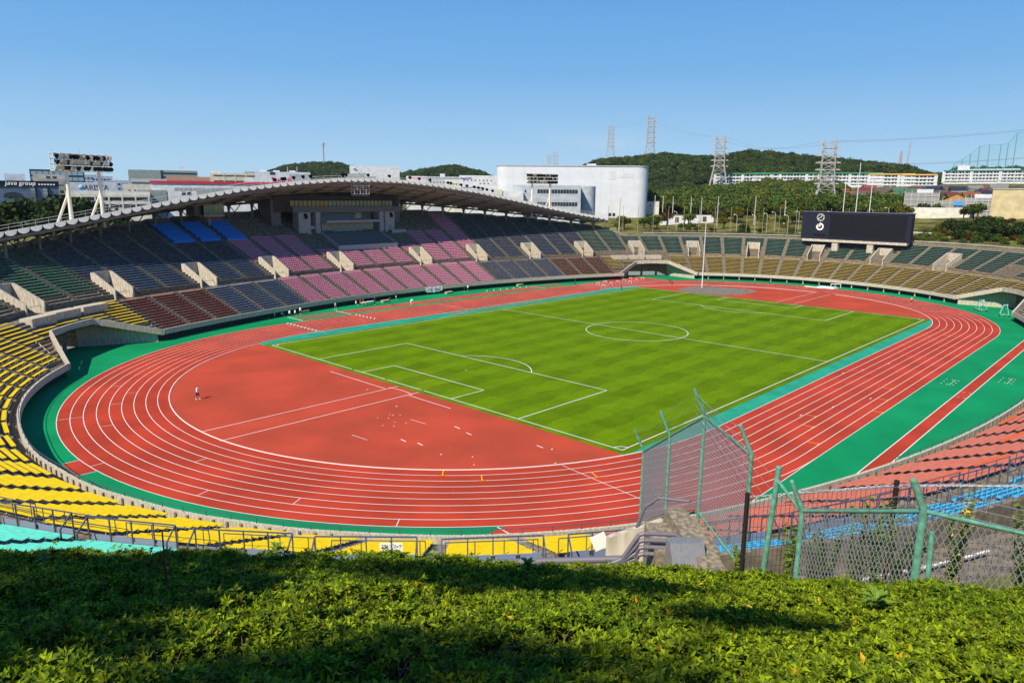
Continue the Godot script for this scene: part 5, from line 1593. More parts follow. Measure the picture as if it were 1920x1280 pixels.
		for i in e[3]: boxp("crossarm", Vector3(0, hh - 0.8 - i * 1.0, 0), Vector3(1.9, 0.14, 0.14), mats["pole_grey"], t)
		if e[3] > 1: boxp("transformer", Vector3(0.3, hh - 3.0, 0.2), Vector3(0.5, 0.8, 0.5), mats["pole_grey"], t)
	# lamps of the road
	for e in [[153.4, 18.6, -42.1], [161.2, 19.0, -36.4], [138.6, 18.4, -38.6], [129.7, 18.0, -38.8], [127.1, 18.0, -44.3], [132.9, 18.4, -71.4], [133.9, 18.2, -29.1], [180.3, 20.7, -11.2], [178.8, 20.1, -16.2], [165.0, 19.2, -26.2]]:
		var g := land(e[0], e[2]) - 0.2; var hh: float = e[1] - g
		t = thing("street_lamp", "pale street lamp with a curved arm on the road behind the rim", "street lamp", "street lamps behind the far rim", Vector3(e[0], g, e[2]), 1.1)
		q = MB.new(); q.path([Vector3.ZERO, Vector3(0, hh - 0.6, 0), Vector3(0.3, hh - 0.2, 0), Vector3(1.5, hh, 0)], 0.08, 6); part("pole", q, mats["pole_grey"], t)
		q = MB.new(); q.ball(Vector3(1.7, hh - 0.05, 0), Vector3(0.4, 0.14, 0.2), 8, 4); part("lamp_head", q, mats["sign_white"], t)
	# thin posts of a ball-stop fence
	for i in 17:
		var b := -0.625 + i * 0.0135 * 1.5
		var x := CAM.x + 262.0 * cos(b); var z := CAM.z + 262.0 * sin(b)
		var g := land(x, z) - 0.2
		q = MB.new(); q.tube(Vector3(0, 0, 0), Vector3(0, 20.6 - g, 0), 0.09, 0.07, 6)
		var o := single("fence_post", q, mat("tan_post", "9c927c", 0.8), "tall thin tan post in a row behind the far rim", "post", "tall tan posts behind the far rim"); o.position = Vector3(x, g, z)
	for e in [[139.8, 31.4, -13.6], [141.0, 35.2, -10.0], [142.2, 31.3, -6.2]]:
		var g := land(e[0], e[2]); q = MB.new(); q.tube(Vector3.ZERO, Vector3(0, e[1] - g, 0), 0.17, 0.09, 8)
		var tall: bool = e[1] > 33.0
		var o := single("flagpole", q, mat("pole_white", "d8d6d2", 0.4), ("tallest bare white flagpole behind the scoreboard" if tall else "shorter bare white flagpole behind the scoreboard"), "flagpole", "flagpoles behind the scoreboard"); o.position = Vector3(e[0], g, e[2])
	q = MB.new(); q.tube(Vector3.ZERO, Vector3(0, 17.2, 0), 0.16, 0.08, 8); q.ball(Vector3(0, 17.3, 0), Vector3(0.16, 0.16, 0.16), 8, 5)
	var po := single("flagpole", q, mats["pole_white"], "lone white flagpole standing on the far curve's red apron", "flagpole"); po.position = Vector3(65.9, 0, -23.0)
	# fence on the far rim
	var rf := thing("rim_fence", "dark steel rail fence with pale top rail along the far rim", "fence")
	var rail := MB.new(); var rail2 := MB.new()
	var a := -50.0
	var prev = null
	while a < 66.0:
		if true:
			var nr := up_rows(0, a)
			var p := plan(0, a, up_off(nr + 1) + 1.6) + Vector3(0, up_y(nr) + 0.1, 0)
			q = MB.new(); q.bar(p, p + Vector3(0, 1.7, 0), 0.09, 0.09); part("post", q, mat("fence_dark", "3c3e42", 0.6), rf)
			if prev != null:
				rail.bar(prev + Vector3(0, 1.0, 0), p + Vector3(0, 1.0, 0), 0.12, 0.22); rail2.bar(prev + Vector3(0, 1.6, 0), p + Vector3(0, 1.6, 0), 0.05, 0.06); rail2.bar(prev + Vector3(0, 1.35, 0), p + Vector3(0, 1.35, 0), 0.05, 0.06)
			prev = p
		a += 1.45
	part("lower_rail", rail, mats["pole_grey"], rf); part("top_rail", rail2, mats["fence_dark"], rf)

# ---------------------------------------------------------------- rails of the terraces
func build_rails():
	var blue := mat("rail_steel", "525c70", 0.5, noise_tex("grit", 0.22, 4, 0.74, 1.0), 1.5)
	var board_m := mat("rail_board", "7d8ba3", 0.6, noise_tex("fade", 0.03, 5, 0.72, 1.0), 0.8)
	# the tall front rail of the upper tier, one frame for each block
	var list := []
	for k in range(14, 26): list.append([2, -67.12 + 5.163 * (k + 0.5), 5.163, END_R])
	for k in range(0, 9): list.append([1, -22.9 + 1.991 * (k + 0.5), 1.991, SIDE_R])
	var num := 0
	for e in list:
		var F := Transform3D(frame(e[0], e[1]), plan(e[0], e[1], 12.95) + Vector3(0, 6.85, 0))
		var t := thing("terrace_rail", "blue grey steel rail %s upper rows" % ("with panel boards before the turquoise" if e[0] == 2 else "before the sky blue"), "railing", "front rails of the upper tier")
		t.transform = F
		var l: float = (e[3] + 12.9) * deg_to_rad(e[2]) - 1.1
		var q := MB.new()
		q.bar(Vector3(-l / 2, 1.5, 0), Vector3(l / 2, 1.5, 0), 0.055, 0.055)
		for s in [-1.0, 1.0]: q.bar(Vector3(s * l / 2, 1.5, 0), Vector3(s * (l / 2 + 0.02), 0.95, 0.75), 0.06, 0.06)
		part("handrail", q, blue, t)
		var n := 5
		for i in n:
			q = MB.new(); q.bar(Vector3(-l / 2 + l * i / (n - 1.0), -0.3, 0), Vector3(-l / 2 + l * i / (n - 1.0), 1.5, 0), 0.055, 0.055); part("post", q, blue, t)
		for s in [-1.0, 1.0]:
			q = MB.new(); q.bar(Vector3(s * (l / 2 + 0.02), 0.0, 0.75), Vector3(s * (l / 2 + 0.02), 0.95, 0.75), 0.06, 0.06); part("post", q, blue, t)
		for i in (n - 1 if e[0] == 2 else 0):
			q = MB.new(); q.box(Vector3(-l / 2 + l * (i + 0.5) / (n - 1.0), 0.33, -0.08), Vector3(l / (n - 1.0) - 0.18, 0.46, 0.04)); part("board", q, board_m, t)
	# thin rail along the aisle above the lower rows
	list = []
	for k in range(10, 26): list.append([2, -67.12 + 5.163 * (k + 0.5), 5.163, END_R])
	for k in range(0, 12): list.append([1, -22.9 + 1.991 * (k + 0.5), 1.991, SIDE_R])
	for e in list:
		var F := Transform3D(frame(e[0], e[1]), plan(e[0], e[1], 10.62) + Vector3(0, 5.95, 0))
		var t := thing("aisle_rail", "thin dark steel rail between the cross aisle and the %s rows" % ("yellow" if e[0] == 2 else "salmon"), "railing", "thin rails along the cross aisle")
		t.transform = F
		var l: float = (e[3] + 10.4) * deg_to_rad(e[2]) - 1.2
		var q := MB.new()
		for h in ([1.0, 0.5] if e[0] == 2 and e[1] < 30 else [1.0]): q.tube(Vector3(-l / 2, h, 0), Vector3(l / 2, h, 0), 0.028, 0.028, 6)
		q.path([Vector3(l / 2, 1.0, 0), Vector3(l / 2 + 0.25, 0.95, -0.1), Vector3(l / 2 + 0.3, 0.1, -0.1)], 0.026)
		part("handrail", q, blue, t)
		for i in 4:
			q = MB.new(); q.tube(Vector3(-l / 2 + l * i / 3.0, -0.1, 0), Vector3(-l / 2 + l * i / 3.0, 1.0, 0), 0.026, 0.026, 6); part("post", q, blue, t)
	# low rail on the front parapet
	var pr := thing("parapet_rail", "low dark rail bolted along the top of the front parapet", "railing")
	for r in [[2, -38.0, 67.0, 2.2], [1, 22.8, -16.0, -0.72]]:
		var a: float = r[1]; var prev = null
		var q := MB.new()
		while (a < r[2]) == (r[3] > 0):
			if notch(r[0], a) < 0.01:
				var p := plan(r[0], a, 0.08) + Vector3(0, 1.94, 0)
				if prev != null: q.tube(prev + Vector3(0, 0.36, 0), p + Vector3(0, 0.36, 0), 0.03, 0.03, 5)
				var pq := MB.new(); pq.tube(p, p + Vector3(0, 0.36, 0), 0.028, 0.028, 5); part("post", pq, blue, pr)
				prev = p
			else: prev = null
			a += r[3]
		part("rail", q, blue, pr)
	# block signs
	var wm := mat("sign_white", "f0ece4", 0.6)
	for s in [[2, 44.6, true], [2, 9.5, false], [1, -14.0, false]]:
		var F := Transform3D(frame(s[0], s[1]) * Basis(Vector3.UP, 0.0), plan(s[0], s[1], 10.72) + Vector3(0, 6.65, 0))
		var t := thing("block_sign", ("white sign board reading 25 and block in dark characters on the aisle rail" if s[2] else ("white sign board with faint script on the rail above yellow rows" if s[0] == 2 else "white sign board on the rail above salmon rows")), "sign")
		t.transform = F
		boxp("plate", Vector3.ZERO, Vector3(1.15, 0.5, 0.03), wm, t)
		var ink := mat("ink", "26303c", 0.7)
		if s[2]:
			var q := TextMesh.new(); var f := SystemFont.new(); f.font_names = PackedStringArray(["Droid Sans"]); q.font = f; q.text = "25"; q.font_size = 64; q.pixel_size = 0.0042; q.depth = 0.01
			var o := part("number", q, ink, t); o.position = Vector3(-0.36, 0.08, 0.025)
			# the four katakana strokes
			var S := [[[-0.1, 0.16, 0.02, 0.16], [0.02, 0.16, -0.06, -0.02], [0.05, 0.2, 0.08, 0.16], [0.09, 0.22, 0.12, 0.18]], [[0.14, 0.14, 0.14, 0.0], [0.14, 0.14, 0.24, 0.14], [0.24, 0.14, 0.24, 0.0], [0.14, 0.0, 0.24, 0.0]], [[0.28, 0.09, 0.29, 0.06], [0.32, 0.1, 0.33, 0.06], [0.37, 0.1, 0.31, 0.0]], [[0.44, 0.17, 0.41, 0.08], [0.44, 0.14, 0.52, 0.14], [0.52, 0.14, 0.43, -0.01]]]
			for g in S:
				var kq := MB.new()
				for st in g: kq.bar(Vector3(st[0], st[1], 0.02), Vector3(st[2], st[3], 0.02), 0.022, 0.01, Vector3.BACK)
				part("character", kq, ink, t)
			for i in 7: boxp("small_print", Vector3(-0.42 + 0.14 * i, -0.13, 0.018), Vector3(0.09, 0.045, 0.008), mat("soft_ink", "8a8e94", 0.7), t)
		else:
			for i in 6: boxp("faint_script", Vector3(-0.35 + 0.14 * i, 0.06 + 0.03 * sin(i * 2.0), 0.018), Vector3(0.1, 0.12, 0.008), mat("soft_ink", "8a8e94", 0.7), t)
			for i in 5: boxp("faint_script", Vector3(-0.3 + 0.14 * i, -0.14, 0.018), Vector3(0.09, 0.04, 0.008), mats["soft_ink"], t)

# ---------------------------------------------------------------- the bank in front of the camera
const FWD := Vector3(0.7276, 0, -0.6860)
const RGT := Vector3(0.6860, 0, 0.7276)
func bank_pt(s: float, w: float, lift := 0.0) -> Vector3:
	var y := CAM.y - 1.375 - (s - 1.75) * 0.425 - 0.05 * maxf(w, -1.0) - 0.02
	return Vector3(CAM.x, y + lift, CAM.z) + FWD * s + RGT * w

func rosette(sd: int, n: int, l: float, wd: float, lo: Color, hi: Color) -> ArrayMesh:
	rng.seed = sd
	var mb := MB.new(); mb.colored = true
	for i in n:
		var a := TAU * i / n + rng.randf_range(-0.35, 0.35)
		var el := rng.randf_range(0.15, 1.0)
		var d := Vector3(cos(a) * cos(el), sin(el), sin(a) * cos(el))
		var sd2 := d.cross(Vector3.UP).normalized()
		var up := sd2.cross(d)
		var L := l * rng.randf_range(0.7, 1.15); var w := wd * rng.randf_range(0.8, 1.2)
		var b := Vector3.ZERO; var m := d * L * 0.5 + up * L * 0.06; var tip := d * L - up * L * 0.08
		mb.col = lo.lerp(hi, rng.randf())
		var lf := m + sd2 * w * 0.5 + up * w * 0.14; var rt := m - sd2 * w * 0.5 + up * w * 0.14
		mb.tri(b, m, lf); mb.tri(b, rt, m); mb.tri(m, tip, lf); mb.tri(m, rt, tip)
	return mb.mesh()

func build_hedge():
	var nz := FastNoiseLite.new(); nz.seed = 31; nz.frequency = 0.9; nz.fractal_octaves = 3
	var mb := MB.new()
	var ns := 44; var nw := 90
	var P := func(i: int, k: int) -> Vector3:
		var s := -1.2 + 6.5 * i / ns; var w := -8.0 + 16.0 * k / nw
		var y := -0.10 + 0.05 * nz.get_noise_2d(s, w)
		if s > 5.0: y -= (s - 5.0) * 2.2
		return bank_pt(s, w, y)
	for i in ns:
		for k in nw:
			mb.quad(P.call(i, k), P.call(i, k + 1), P.call(i + 1, k + 1), P.call(i + 1, k))
	setting("bank_soil_ground", mb, mat("hedge_soil", "65563e", 0.95, noise_tex("dirt", 0.015, 5, 0.55, 1.0), 1.5))
	var lm := foliage_mat("azalea_leaf", 0.55, 0.4)
	var kinds := []
	for i in 4: kinds.append(rosette(500 + i, 7, 0.0315, 0.0118, Color(0.05, 0.092, 0.004), Color(0.215, 0.285, 0.008)))
	rng.seed = 91
	var xs := [[], [], [], []]; var cs := [[], [], [], []]
	for i in 200000:
		var s := rng.randf_range(-0.6, 5.28); var w := rng.randf_range(-6.6, 6.6)
		if absf(w) > 1.3 + 0.80 * maxf(s, 0.6) + 0.6: continue
		var hh := nz.get_noise_2d(s, w)
		var gap := nz.get_noise_2d(s * 1.7 + 40.0, w * 1.7)
		var dep := pow(rng.randf(), 1.6) * 0.10
		if gap > 0.28 and dep < 0.07 and rng.randf() < 0.8: continue
		var y := 0.05 * hh + 0.06 * nz.get_noise_2d(s * 3.1 + 70.0, w * 3.1) - dep + 0.02
		if s > 5.0: y -= (s - 5.0) * 0.9
		if rng.randf() < 0.012: y += rng.randf_range(0.03, 0.07)
		var ax := (Vector3(0, 1, 0) + Vector3(rng.randfn(), 0, rng.randfn()) * 0.42).normalized()
		var r := Vector3(rng.randfn(), rng.randfn(), rng.randfn())
		var x := r.cross(ax).normalized()
		var sc := rng.randf_range(0.75, 1.35)
		var k := i % 4
		xs[k].append(Transform3D(Basis(x * sc, ax * sc, x.cross(ax) * sc), bank_pt(s, w, y)))
		var patch := clampf(0.5 + 0.8 * nz.get_noise_2d(s * 0.5 + 9.0, w * 0.5), 0, 1)
		var c := Color(0.78, 0.86, 0.7).lerp(Color(1.2, 1.12, 0.9), patch) * rng.randf_range(0.6, 1.35)
		if rng.randf() < 0.008: c = Color(2.0, 1.1, 0.6)
		cs[k].append(c)
	for k in 4: stuff("azalea_hedge", kinds[k], lm, xs[k], cs[k], "clipped sunlit azalea hedge covering the bank in the foreground", "hedge")
	# dead and yellow leaves and bare twigs in it
	rng.seed = 17
	var dead := rosette(520, 1, 0.04, 0.017, Color(0.55, 0.38, 0.05), Color(0.6, 0.42, 0.06))
	var dx := []; var dc := []
	for i in 200:
		var s := rng.randf_range(0.6, 4.8); var w := rng.randf_range(-4.5, 4.5)
		dx.append(Transform3D(Basis.from_euler(Vector3(rng.randfn() * 0.5, rng.randf() * TAU, rng.randfn() * 0.5)).scaled(Vector3.ONE * rng.randf_range(0.5, 1.1)), bank_pt(s, w, 0.03)))
		dc.append([Color(1, 1, 1), Color(0.8, 0.35, 0.15), Color(0.45, 0.22, 0.12), Color(0.95, 0.8, 0.5)][rng.randi() % 4])
	stuff("fallen_leaves", dead, foliage_mat("dead_leaf", 0.7, 0.2), dx, dc, "yellow and brown dead leaves caught in the azalea hedge", "leaves")
	var tw := MB.new(); tw.tube(Vector3.ZERO, Vector3(0.01, 0.12, 0.0), 0.0022, 0.0012, 4); tw.tube(Vector3(0.005, 0.06, 0), Vector3(0.04, 0.1, 0.02), 0.0015, 0.0008, 4)
	dx = []
	for i in 5000:
		var s := rng.randf_range(0.4, 3.4); var w := rng.randf_range(-3.6, 3.6)
		dx.append(Transform3D(Basis.from_euler(Vector3(rng.randfn() * 0.6, rng.randf() * TAU, rng.randfn() * 0.6)), bank_pt(s, w, -0.11)))
	stuff("hedge_twigs", tw.mesh(), mat("twig", "8a6a58", 0.9), dx, [], "thin bare brown twigs inside the azalea hedge", "twigs")
	# taller weeds and saplings standing out of the hedge
	for e in [[4.3, 0.12, 0.16, "low broad leaved weed pushing through the hedge before the white plate"], [4.6, -0.55, 0.10, "small broad leaved weed at the hedge's far edge"], [3.6, 2.05, 0.2, "thin dry broad leaved seedling among lit azaleas"], [4.9, -1.75, 0.14, "dark leafy tuft at the hedge edge before the turquoise rows"], [4.2, -3.0, 0.1, "dark weed tuft at the far edge of the hedge's shaded end"]]:
		var t := thing("weed", e[3], "weed", "", bank_pt(e[0], e[1], 0.0))
		var q := rosette(int(e[0] * 100), 9, e[2] * 0.55, e[2] * 0.26, Color(0.11, 0.19, 0.02), Color(0.2, 0.3, 0.04))
		var o := part("leaves", q, foliage_mat("weed_leaf", 0.5, 0.4), t); o.position.y = 0.05
		o = part("leaves", q, foliage_mat("weed_leaf", 0.5, 0.4), t); o.position.y = 0.09; o.rotation.y = 1.0; o.scale = Vector3.ONE * 0.8
		var st := MB.new(); st.tube(Vector3(0, -0.15, 0), Vector3(0, 0.09, 0), 0.005, 0.003, 5); part("stem", st, mat("twig", "8a6a58"), t)
	sapling(Vector3(-100.34, 19.85, 68.70), 1.22, 41, "tall leafy sapling growing up through the chain-link fence")
	sapling(Vector3(-100.22, 19.75, 68.38), 0.75, 42, "shorter leafy sapling beside the tall one at the chain-link fence")
	sapling(Vector3(-100.48, 20.05, 68.95), 0.85, 43, "thin leafy sapling on the wire beside the tall one")
	sapling(Vector3(-100.08, 19.6, 68.18), 0.5, 44, "dark small bush at the foot of the fence posts")
	sapling(Vector3(-100.95, 20.6, 69.72), 0.95, 45, "creeper with sparse yellow leaves on the right hand fence mesh")
	sapling(Vector3(-99.29, 18.7, 66.91), 0.6, 46, "thin grassy weed at the end of the concrete wall")
	sapling(Vector3(-100.62, 20.2, 69.2), 0.6, 47, "bushy leafy sapling between the tall one and the thick green post")
	sapling(Vector3(-99.75, 19.35, 67.75), 0.75, 48, "leafy sapling at the foot of the leaning green post")
	sapling(Vector3(-101.25, 20.9, 70.25), 0.75, 49, "leafy creeper hanging on the chain-link past the thick green post")
	sapling(Vector3(-100.75, 20.5, 69.35), 0.4, 50, "low bush under the chain-link mesh")
	var red_stem := MB.new(); red_stem.tube(bank_pt(3.3, -1.75, -0.1), bank_pt(3.25, -1.72, 0.34), 0.006, 0.004, 5)
	single("dry_stalk", red_stem, mat("red_stalk", "7a4438", 0.8), "single reddish dry stalk rising out of the dark hedge", "stalk")

func sapling(p: Vector3, h: float, sd: int, label: String):
	rng.seed = sd
	var t := thing("sapling", label, "plant", "", p)
	var st := MB.new(); var lf := MB.new(); lf.colored = true
	for b in 5:
		var top := Vector3(rng.randf_range(-0.22, 0.22) * h, h * rng.randf_range(0.55, 1.0), rng.randf_range(-0.22, 0.22) * h)
		st.tube(Vector3(rng.randf_range(-0.05, 0.05), -0.8, rng.randf_range(-0.05, 0.05)), top, 0.009, 0.003, 5)
		for i in int(95 * h) + 12:
			var q := Vector3(0, -0.1, 0).lerp(top, rng.randf_range(0.1, 1.0))
			var a := rng.randf() * TAU
			var d := Vector3(cos(a), rng.randf_range(-0.1, 0.7), sin(a)).normalized()
			var s := d.cross(Vector3.UP).normalized() * 0.017
			var l := rng.randf_range(0.04, 0.075)
			lf.col = Color(0.07, 0.13, 0.02).lerp(Color(0.19, 0.26, 0.03), rng.randf())
			if sd == 45 and rng.randf() < 0.2: lf.col = Color(0.6, 0.45, 0.03)
			lf.tri(q, q + d * l * 0.5 + s, q + d * l); lf.tri(q, q + d * l, q + d * l * 0.5 - s)
	part("stem", st, mat("twig", "8a6a58"), t)
	part("leaves", lf, foliage_mat("weed_leaf", 0.5, 0.4), t)

func build_fence():
	var rust := noise_tex("rust", 0.02, 4, 0.86, 1.0, 1.8, 512, 71, Color(1.0, 0.9, 0.82))
	var gp := mat("green_post", "64a290", 0.5, rust, 0.8)
	var wire := mat("galvanised", "9da3a8", 0.4, null, 1, null, 1, 0.5)
	var posts := [
		[Vector3(-95.55, 16.97, 62.90), 18.66, 0.03, 1.02], [Vector3(-96.83, 18.08, 64.27), 19.67, 0.03, 1.0], [Vector3(-97.78, 18.86, 65.45), 20.54, 0.03, 0.98], [Vector3(-99.09, 18.88, 66.88), 20.59, 0.03, 0.92],
		[Vector3(-100.52, 19.96, 68.15), 20.65, 0.031, 0.72], [Vector3(-101.38, 20.67, 69.51), 21.38, 0.036, 0.58], [Vector3(-101.7, 21.1, 71.3), 21.62, 0.036, 0.58]]
	var f := thing("chain_link_fence", "pale green posted chain-link fence stepping down towards the stands with barbed wire", "fence")
	var arm := Vector3(-0.09, 0.43, -0.17)
	for e in posts:
		var b: Vector3 = e[0]
		var q := MB.new(); var top := Vector3(b.x, e[1], b.z)
		q.tube(b - Vector3(0, 1.6, 0), top, e[2], e[2], 12); q.tube(top - Vector3(0, 0.01, 0), top + arm * e[3], e[2] * 0.95, e[2] * 0.85, 12); q.ball(top + arm * e[3], Vector3.ONE * e[2] * 0.95, 8, 5)
		part("post", q, gp, f)
	# leaning straining post
	var q := MB.new(); q.tube(Vector3(-100.12, 18.6, 67.55), Vector3(-100.06, 20.88, 67.66), 0.034, 0.034, 12); q.ball(Vector3(-100.06, 20.88, 67.66), Vector3(0.042, 0.025, 0.042), 10, 5); part("post", q, gp, f)
	q = MB.new(); q.tube(Vector3(-100.07, 20.72, 67.66), Vector3(-100.5, 20.62, 68.12), 0.021, 0.021, 8); part("strut", q, gp, f)
	q = MB.new(); q.tube(Vector3(-101.42, 19.6, 69.66), Vector3(-101.4, 21.2, 69.6), 0.024, 0.024, 8); part("strut", q, gp, f)
	for i in posts.size() - 1:
		if i == 3: continue
		var a: Array = posts[i]; var b: Array = posts[i + 1]
		var ta := Vector3(a[0].x, a[1] - 0.02, a[0].z); var tb := Vector3(b[0].x, b[1] - 0.02, b[0].z)
		q = MB.new(); q.tube(ta, tb, 0.021, 0.021, 8); part("top_rail", q, gp, f)
		if i < 3:
			q = MB.new(); q.tube(a[0] - Vector3(0, 0.05, 0), b[0] - Vector3(0, 0.05, 0), 0.024, 0.024, 8); part("bottom_rail", q, gp, f)
		q = MB.new()
		for k in 3:
			var u: Vector3 = arm * (0.25 + 0.36 * k) * minf(a[3], b[3]); var prev := ta + u
			for j in 10:
				var t := (j + 1) / 10.0; var p := (ta + u).lerp(tb + u, t) - Vector3(0, 0.04 * 4 * t * (1 - t), 0)
				q.tube(prev, p, 0.003, 0.003, 4, false)
				if j % 2 == 0: q.bar(p - Vector3(0.015, 0.012, 0), p + Vector3(0.015, 0.012, 0), 0.003, 0.003)
				prev = p
		part("barbed_wire", q, wire, f)
		var depth := 0.0 if i < 3 else 1.3
		chain_link(f, a[0] - Vector3(0, depth, 0), ta, b[0] - Vector3(0, depth, 0), tb, wire, 0.056)
	# wires drawn down from the tall corner post
	q = MB.new()
	for k in 4: q.tube(Vector3(-97.85, 20.6 + 0.1 * k, 65.3), Vector3(-100.0, 20.2 + 0.18 * k, 67.55), 0.003, 0.003, 4)
	part("barbed_wire", q, wire, f)
	# dark welded mesh fence behind
	var d := thing("mesh_fence", "low dark brown posted wire mesh fence beyond the chain-link fence", "fence")
	var dm := mat("dark_brown", "2e2624", 0.6); var dw := mat("dark_wire", "43474e", 0.5)
	var line := [Vector3(-99.46, 19.05, 67.03), Vector3(-98.90, 19.55, 68.68), Vector3(-98.4, 19.9, 70.4), Vector3(-98.0, 20.1, 72.2)]
	for i in line.size():
		q = MB.new(); q.tube(line[i] - Vector3(0, 1.2, 0), line[i] + Vector3(0, 1.12, 0), 0.032, 0.032, 8); part("post", q, dm, d)
		if i:
			var a: Vector3 = line[i - 1]; var b: Vector3 = line[i]
			q = MB.new()
			var n := int(a.distance_to(b) / 0.055)
			for k in n:
				var p := a.lerp(b, float(k) / n); q.bar(p - Vector3(0, 0.6, 0), p + Vector3(0, 1.05, 0), 0.0048, 0.0048)
			for k in 12: q.bar(a + Vector3(0, -0.55 + 0.145 * k, 0), b + Vector3(0, -0.55 + 0.145 * k, 0), 0.0052, 0.0052)
			part("wire_mesh", q, dw, d)
			q = MB.new()
			for k in 3:
				for j in 24: q.tube(a.lerp(b, j / 24.0) + Vector3(0, 1.06 + 0.014 * sin(j * 1.9 + k * 2.1), 0.014 * cos(j * 1.9 + k * 2.1)), a.lerp(b, (j + 1) / 24.0) + Vector3(0, 1.06 + 0.014 * sin((j + 1) * 1.9 + k * 2.1), 0.014 * cos((j + 1) * 1.9 + k * 2.1)), 0.006, 0.006, 4, false)
			part("twisted_top_wire", q, wire, d)
	# concrete end wall with conduits and a steel box
	var ct := noise_tex("conc", 0.02, 6, 0.62, 1.0)
	var conc := mat("bank_concrete", "ac9f88", 0.9, ct, 0.7, noise_tex("grit", 0.22, 4, 0.74, 1.0), 2.2)
	var w := thing("concrete_end_wall", "stained concrete wall end with a cream panel under the chain-link fence", "wall")
	q = MB.new(); var wd := Vector3(-1.55, 0, 1.75).normalized(); var sx := wd.cross(Vector3.UP)
	q.prism([Vector2(0, -2.6), Vector2(2.35, -2.6), Vector2(2.35, -0.10), Vector2(0.2, 0.0), Vector2(0, -0.03)], Vector3(-97.95, 18.92, 65.25), wd, Vector3.UP, sx, 0.34)
	part("wall", q, conc, w)
	q = MB.new()
	q.prism([Vector2(0, -1.3), Vector2(0.95, -1.3), Vector2(0.95, 0.02), Vector2(0, -0.42)], Vector3(-98.42, 18.52, 64.02), Vector3(0.44, 0, 0.68).normalized(), Vector3.UP, Vector3(-0.84, 0, 0.54), 0.14)
	part("cream_panel", q, mats["cream_wall"], w)
	q = MB.new(); q.box(Vector3(-98.6, 17.9, 65.6), Vector3(1.0, 1.6, 1.0), Basis(Vector3.UP, 0.75)); part("footing", q, conc, w)
	q = MB.new(); q.path([Vector3(-98.2, 18.35, 64.5), Vector3(-98.15, 18.75, 64.62), Vector3(-98.1, 18.98, 64.85), Vector3(-98.0, 19.06, 65.4)], 0.028, 8); part("handrail_pipe", q, mat("grey_pipe", "6a6570", 0.45), w)
	var bx := thing("steel_box", "brushed steel junction box with a sloping lid on the concrete wall", "box", "", Vector3(-99.32, 18.6, 66.12), deg_to_rad(-42))
	q = MB.new(); q.prism([Vector2(-0.24, -0.6), Vector2(0.24, -0.6), Vector2(0.24, 0.02), Vector2(-0.05, 0.42), Vector2(-0.24, 0.42)], Vector3(-0.26, 0, 0), Vector3.BACK, Vector3.UP, Vector3.RIGHT, 0.52)
	part("case", q, mat("brushed_steel", "a4a4a2", 0.32, noise_tex("stain", 0.02, 5, 0.88, 1.0), 1.2, null, 1, 0.5), bx)
	q = MB.new(); q.tube(Vector3(0.3, -0.5, 0.25), Vector3(0.42, -0.7, 0.35), 0.03, 0.03, 8); part("drain_pipe", q, mats["grey_pipe"], bx)
	var pp := thing("conduit_bundle", "bundle of lavender grey plastic conduits bending into the steel box", "pipe")
	for i in 4:
		q = MB.new(); var y := 18.93 - i * 0.115
		var s0 := Vector3(-99.0, y, 65.72)
		q.path([s0 + Vector3(-0.1, 0.02, 0.16), s0, s0 + Vector3(-0.30, 0.0, -0.36), s0 + Vector3(-0.35, -0.03, -0.43), s0 + Vector3(-0.40 + 0.02 * i, -0.12, -0.47), s0 + Vector3(-0.52, -0.45 + 0.09 * i, -0.62), s0 + Vector3(-0.72, -0.62 + 0.1 * i, -0.86)], 0.036, 8)
		part("conduit", q, mats["grey_pipe"], pp)
		q = MB.new(); q.tube(s0 + Vector3(-0.26, 0, -0.31), s0 + Vector3(-0.30, 0, -0.36), 0.043, 0.043, 8); part("coupling", q, mats["grey_pipe"], pp)
	q = MB.new(); q.tube(Vector3(-98.6, 17.95, 64.63), Vector3(-99.6, 17.2, 61.9), 0.06, 0.06, 10)
	single("long_conduit", q, mats["grey_pipe"], "thick lavender conduit lying along the hedge's far edge", "pipe")
	var pl := thing("tilted_plate", "small white square plate tilted on a bracket beside the cream panel", "sign", "", Vector3(-98.07, 17.66, 63.63), deg_to_rad(-43))
	q = MB.new(); q.box(Vector3(0, 0.05, 0), Vector3(0.3, 0.3, 0.02), Basis(Vector3.BACK, 0.45)); part("plate", q, mats["sign_white"], pl)
	q = MB.new(); q.path([Vector3(0.1, -0.12, -0.02), Vector3(0.2, -0.3, 0), Vector3(0.22, -0.6, 0)], 0.015); part("bracket", q, mats["galvanised"], pl)
	# handrail pipes on the rim behind the fence
	for o in [[21.2, 8.75, "silver pipe rail on the near rim behind the mesh fence"], [19.2, 8.6, "white painted pipe along the concourse behind the mesh fence"]]:
		q = MB.new()
		for i in 30: q.tube(plan(1, -22.0 + i * 0.55, o[0]) + Vector3(0, o[1] - 0.35, 0), plan(1, -22.0 + (i + 1) * 0.55, o[0]) + Vector3(0, o[1] - 0.35, 0), 0.07, 0.07, 7, false)
		for i in 10: q.tube(plan(2, 56.0 + i * 1.12, o[0]) + Vector3(0, o[1] - 0.35, 0), plan(2, 56.0 + (i + 1) * 1.12, o[0]) + Vector3(0, o[1] - 0.35, 0), 0.07, 0.07, 7, false)
		single("rim_pipe_rail", q, mat("pole_white", "d8d6d2"), o[2], "railing")

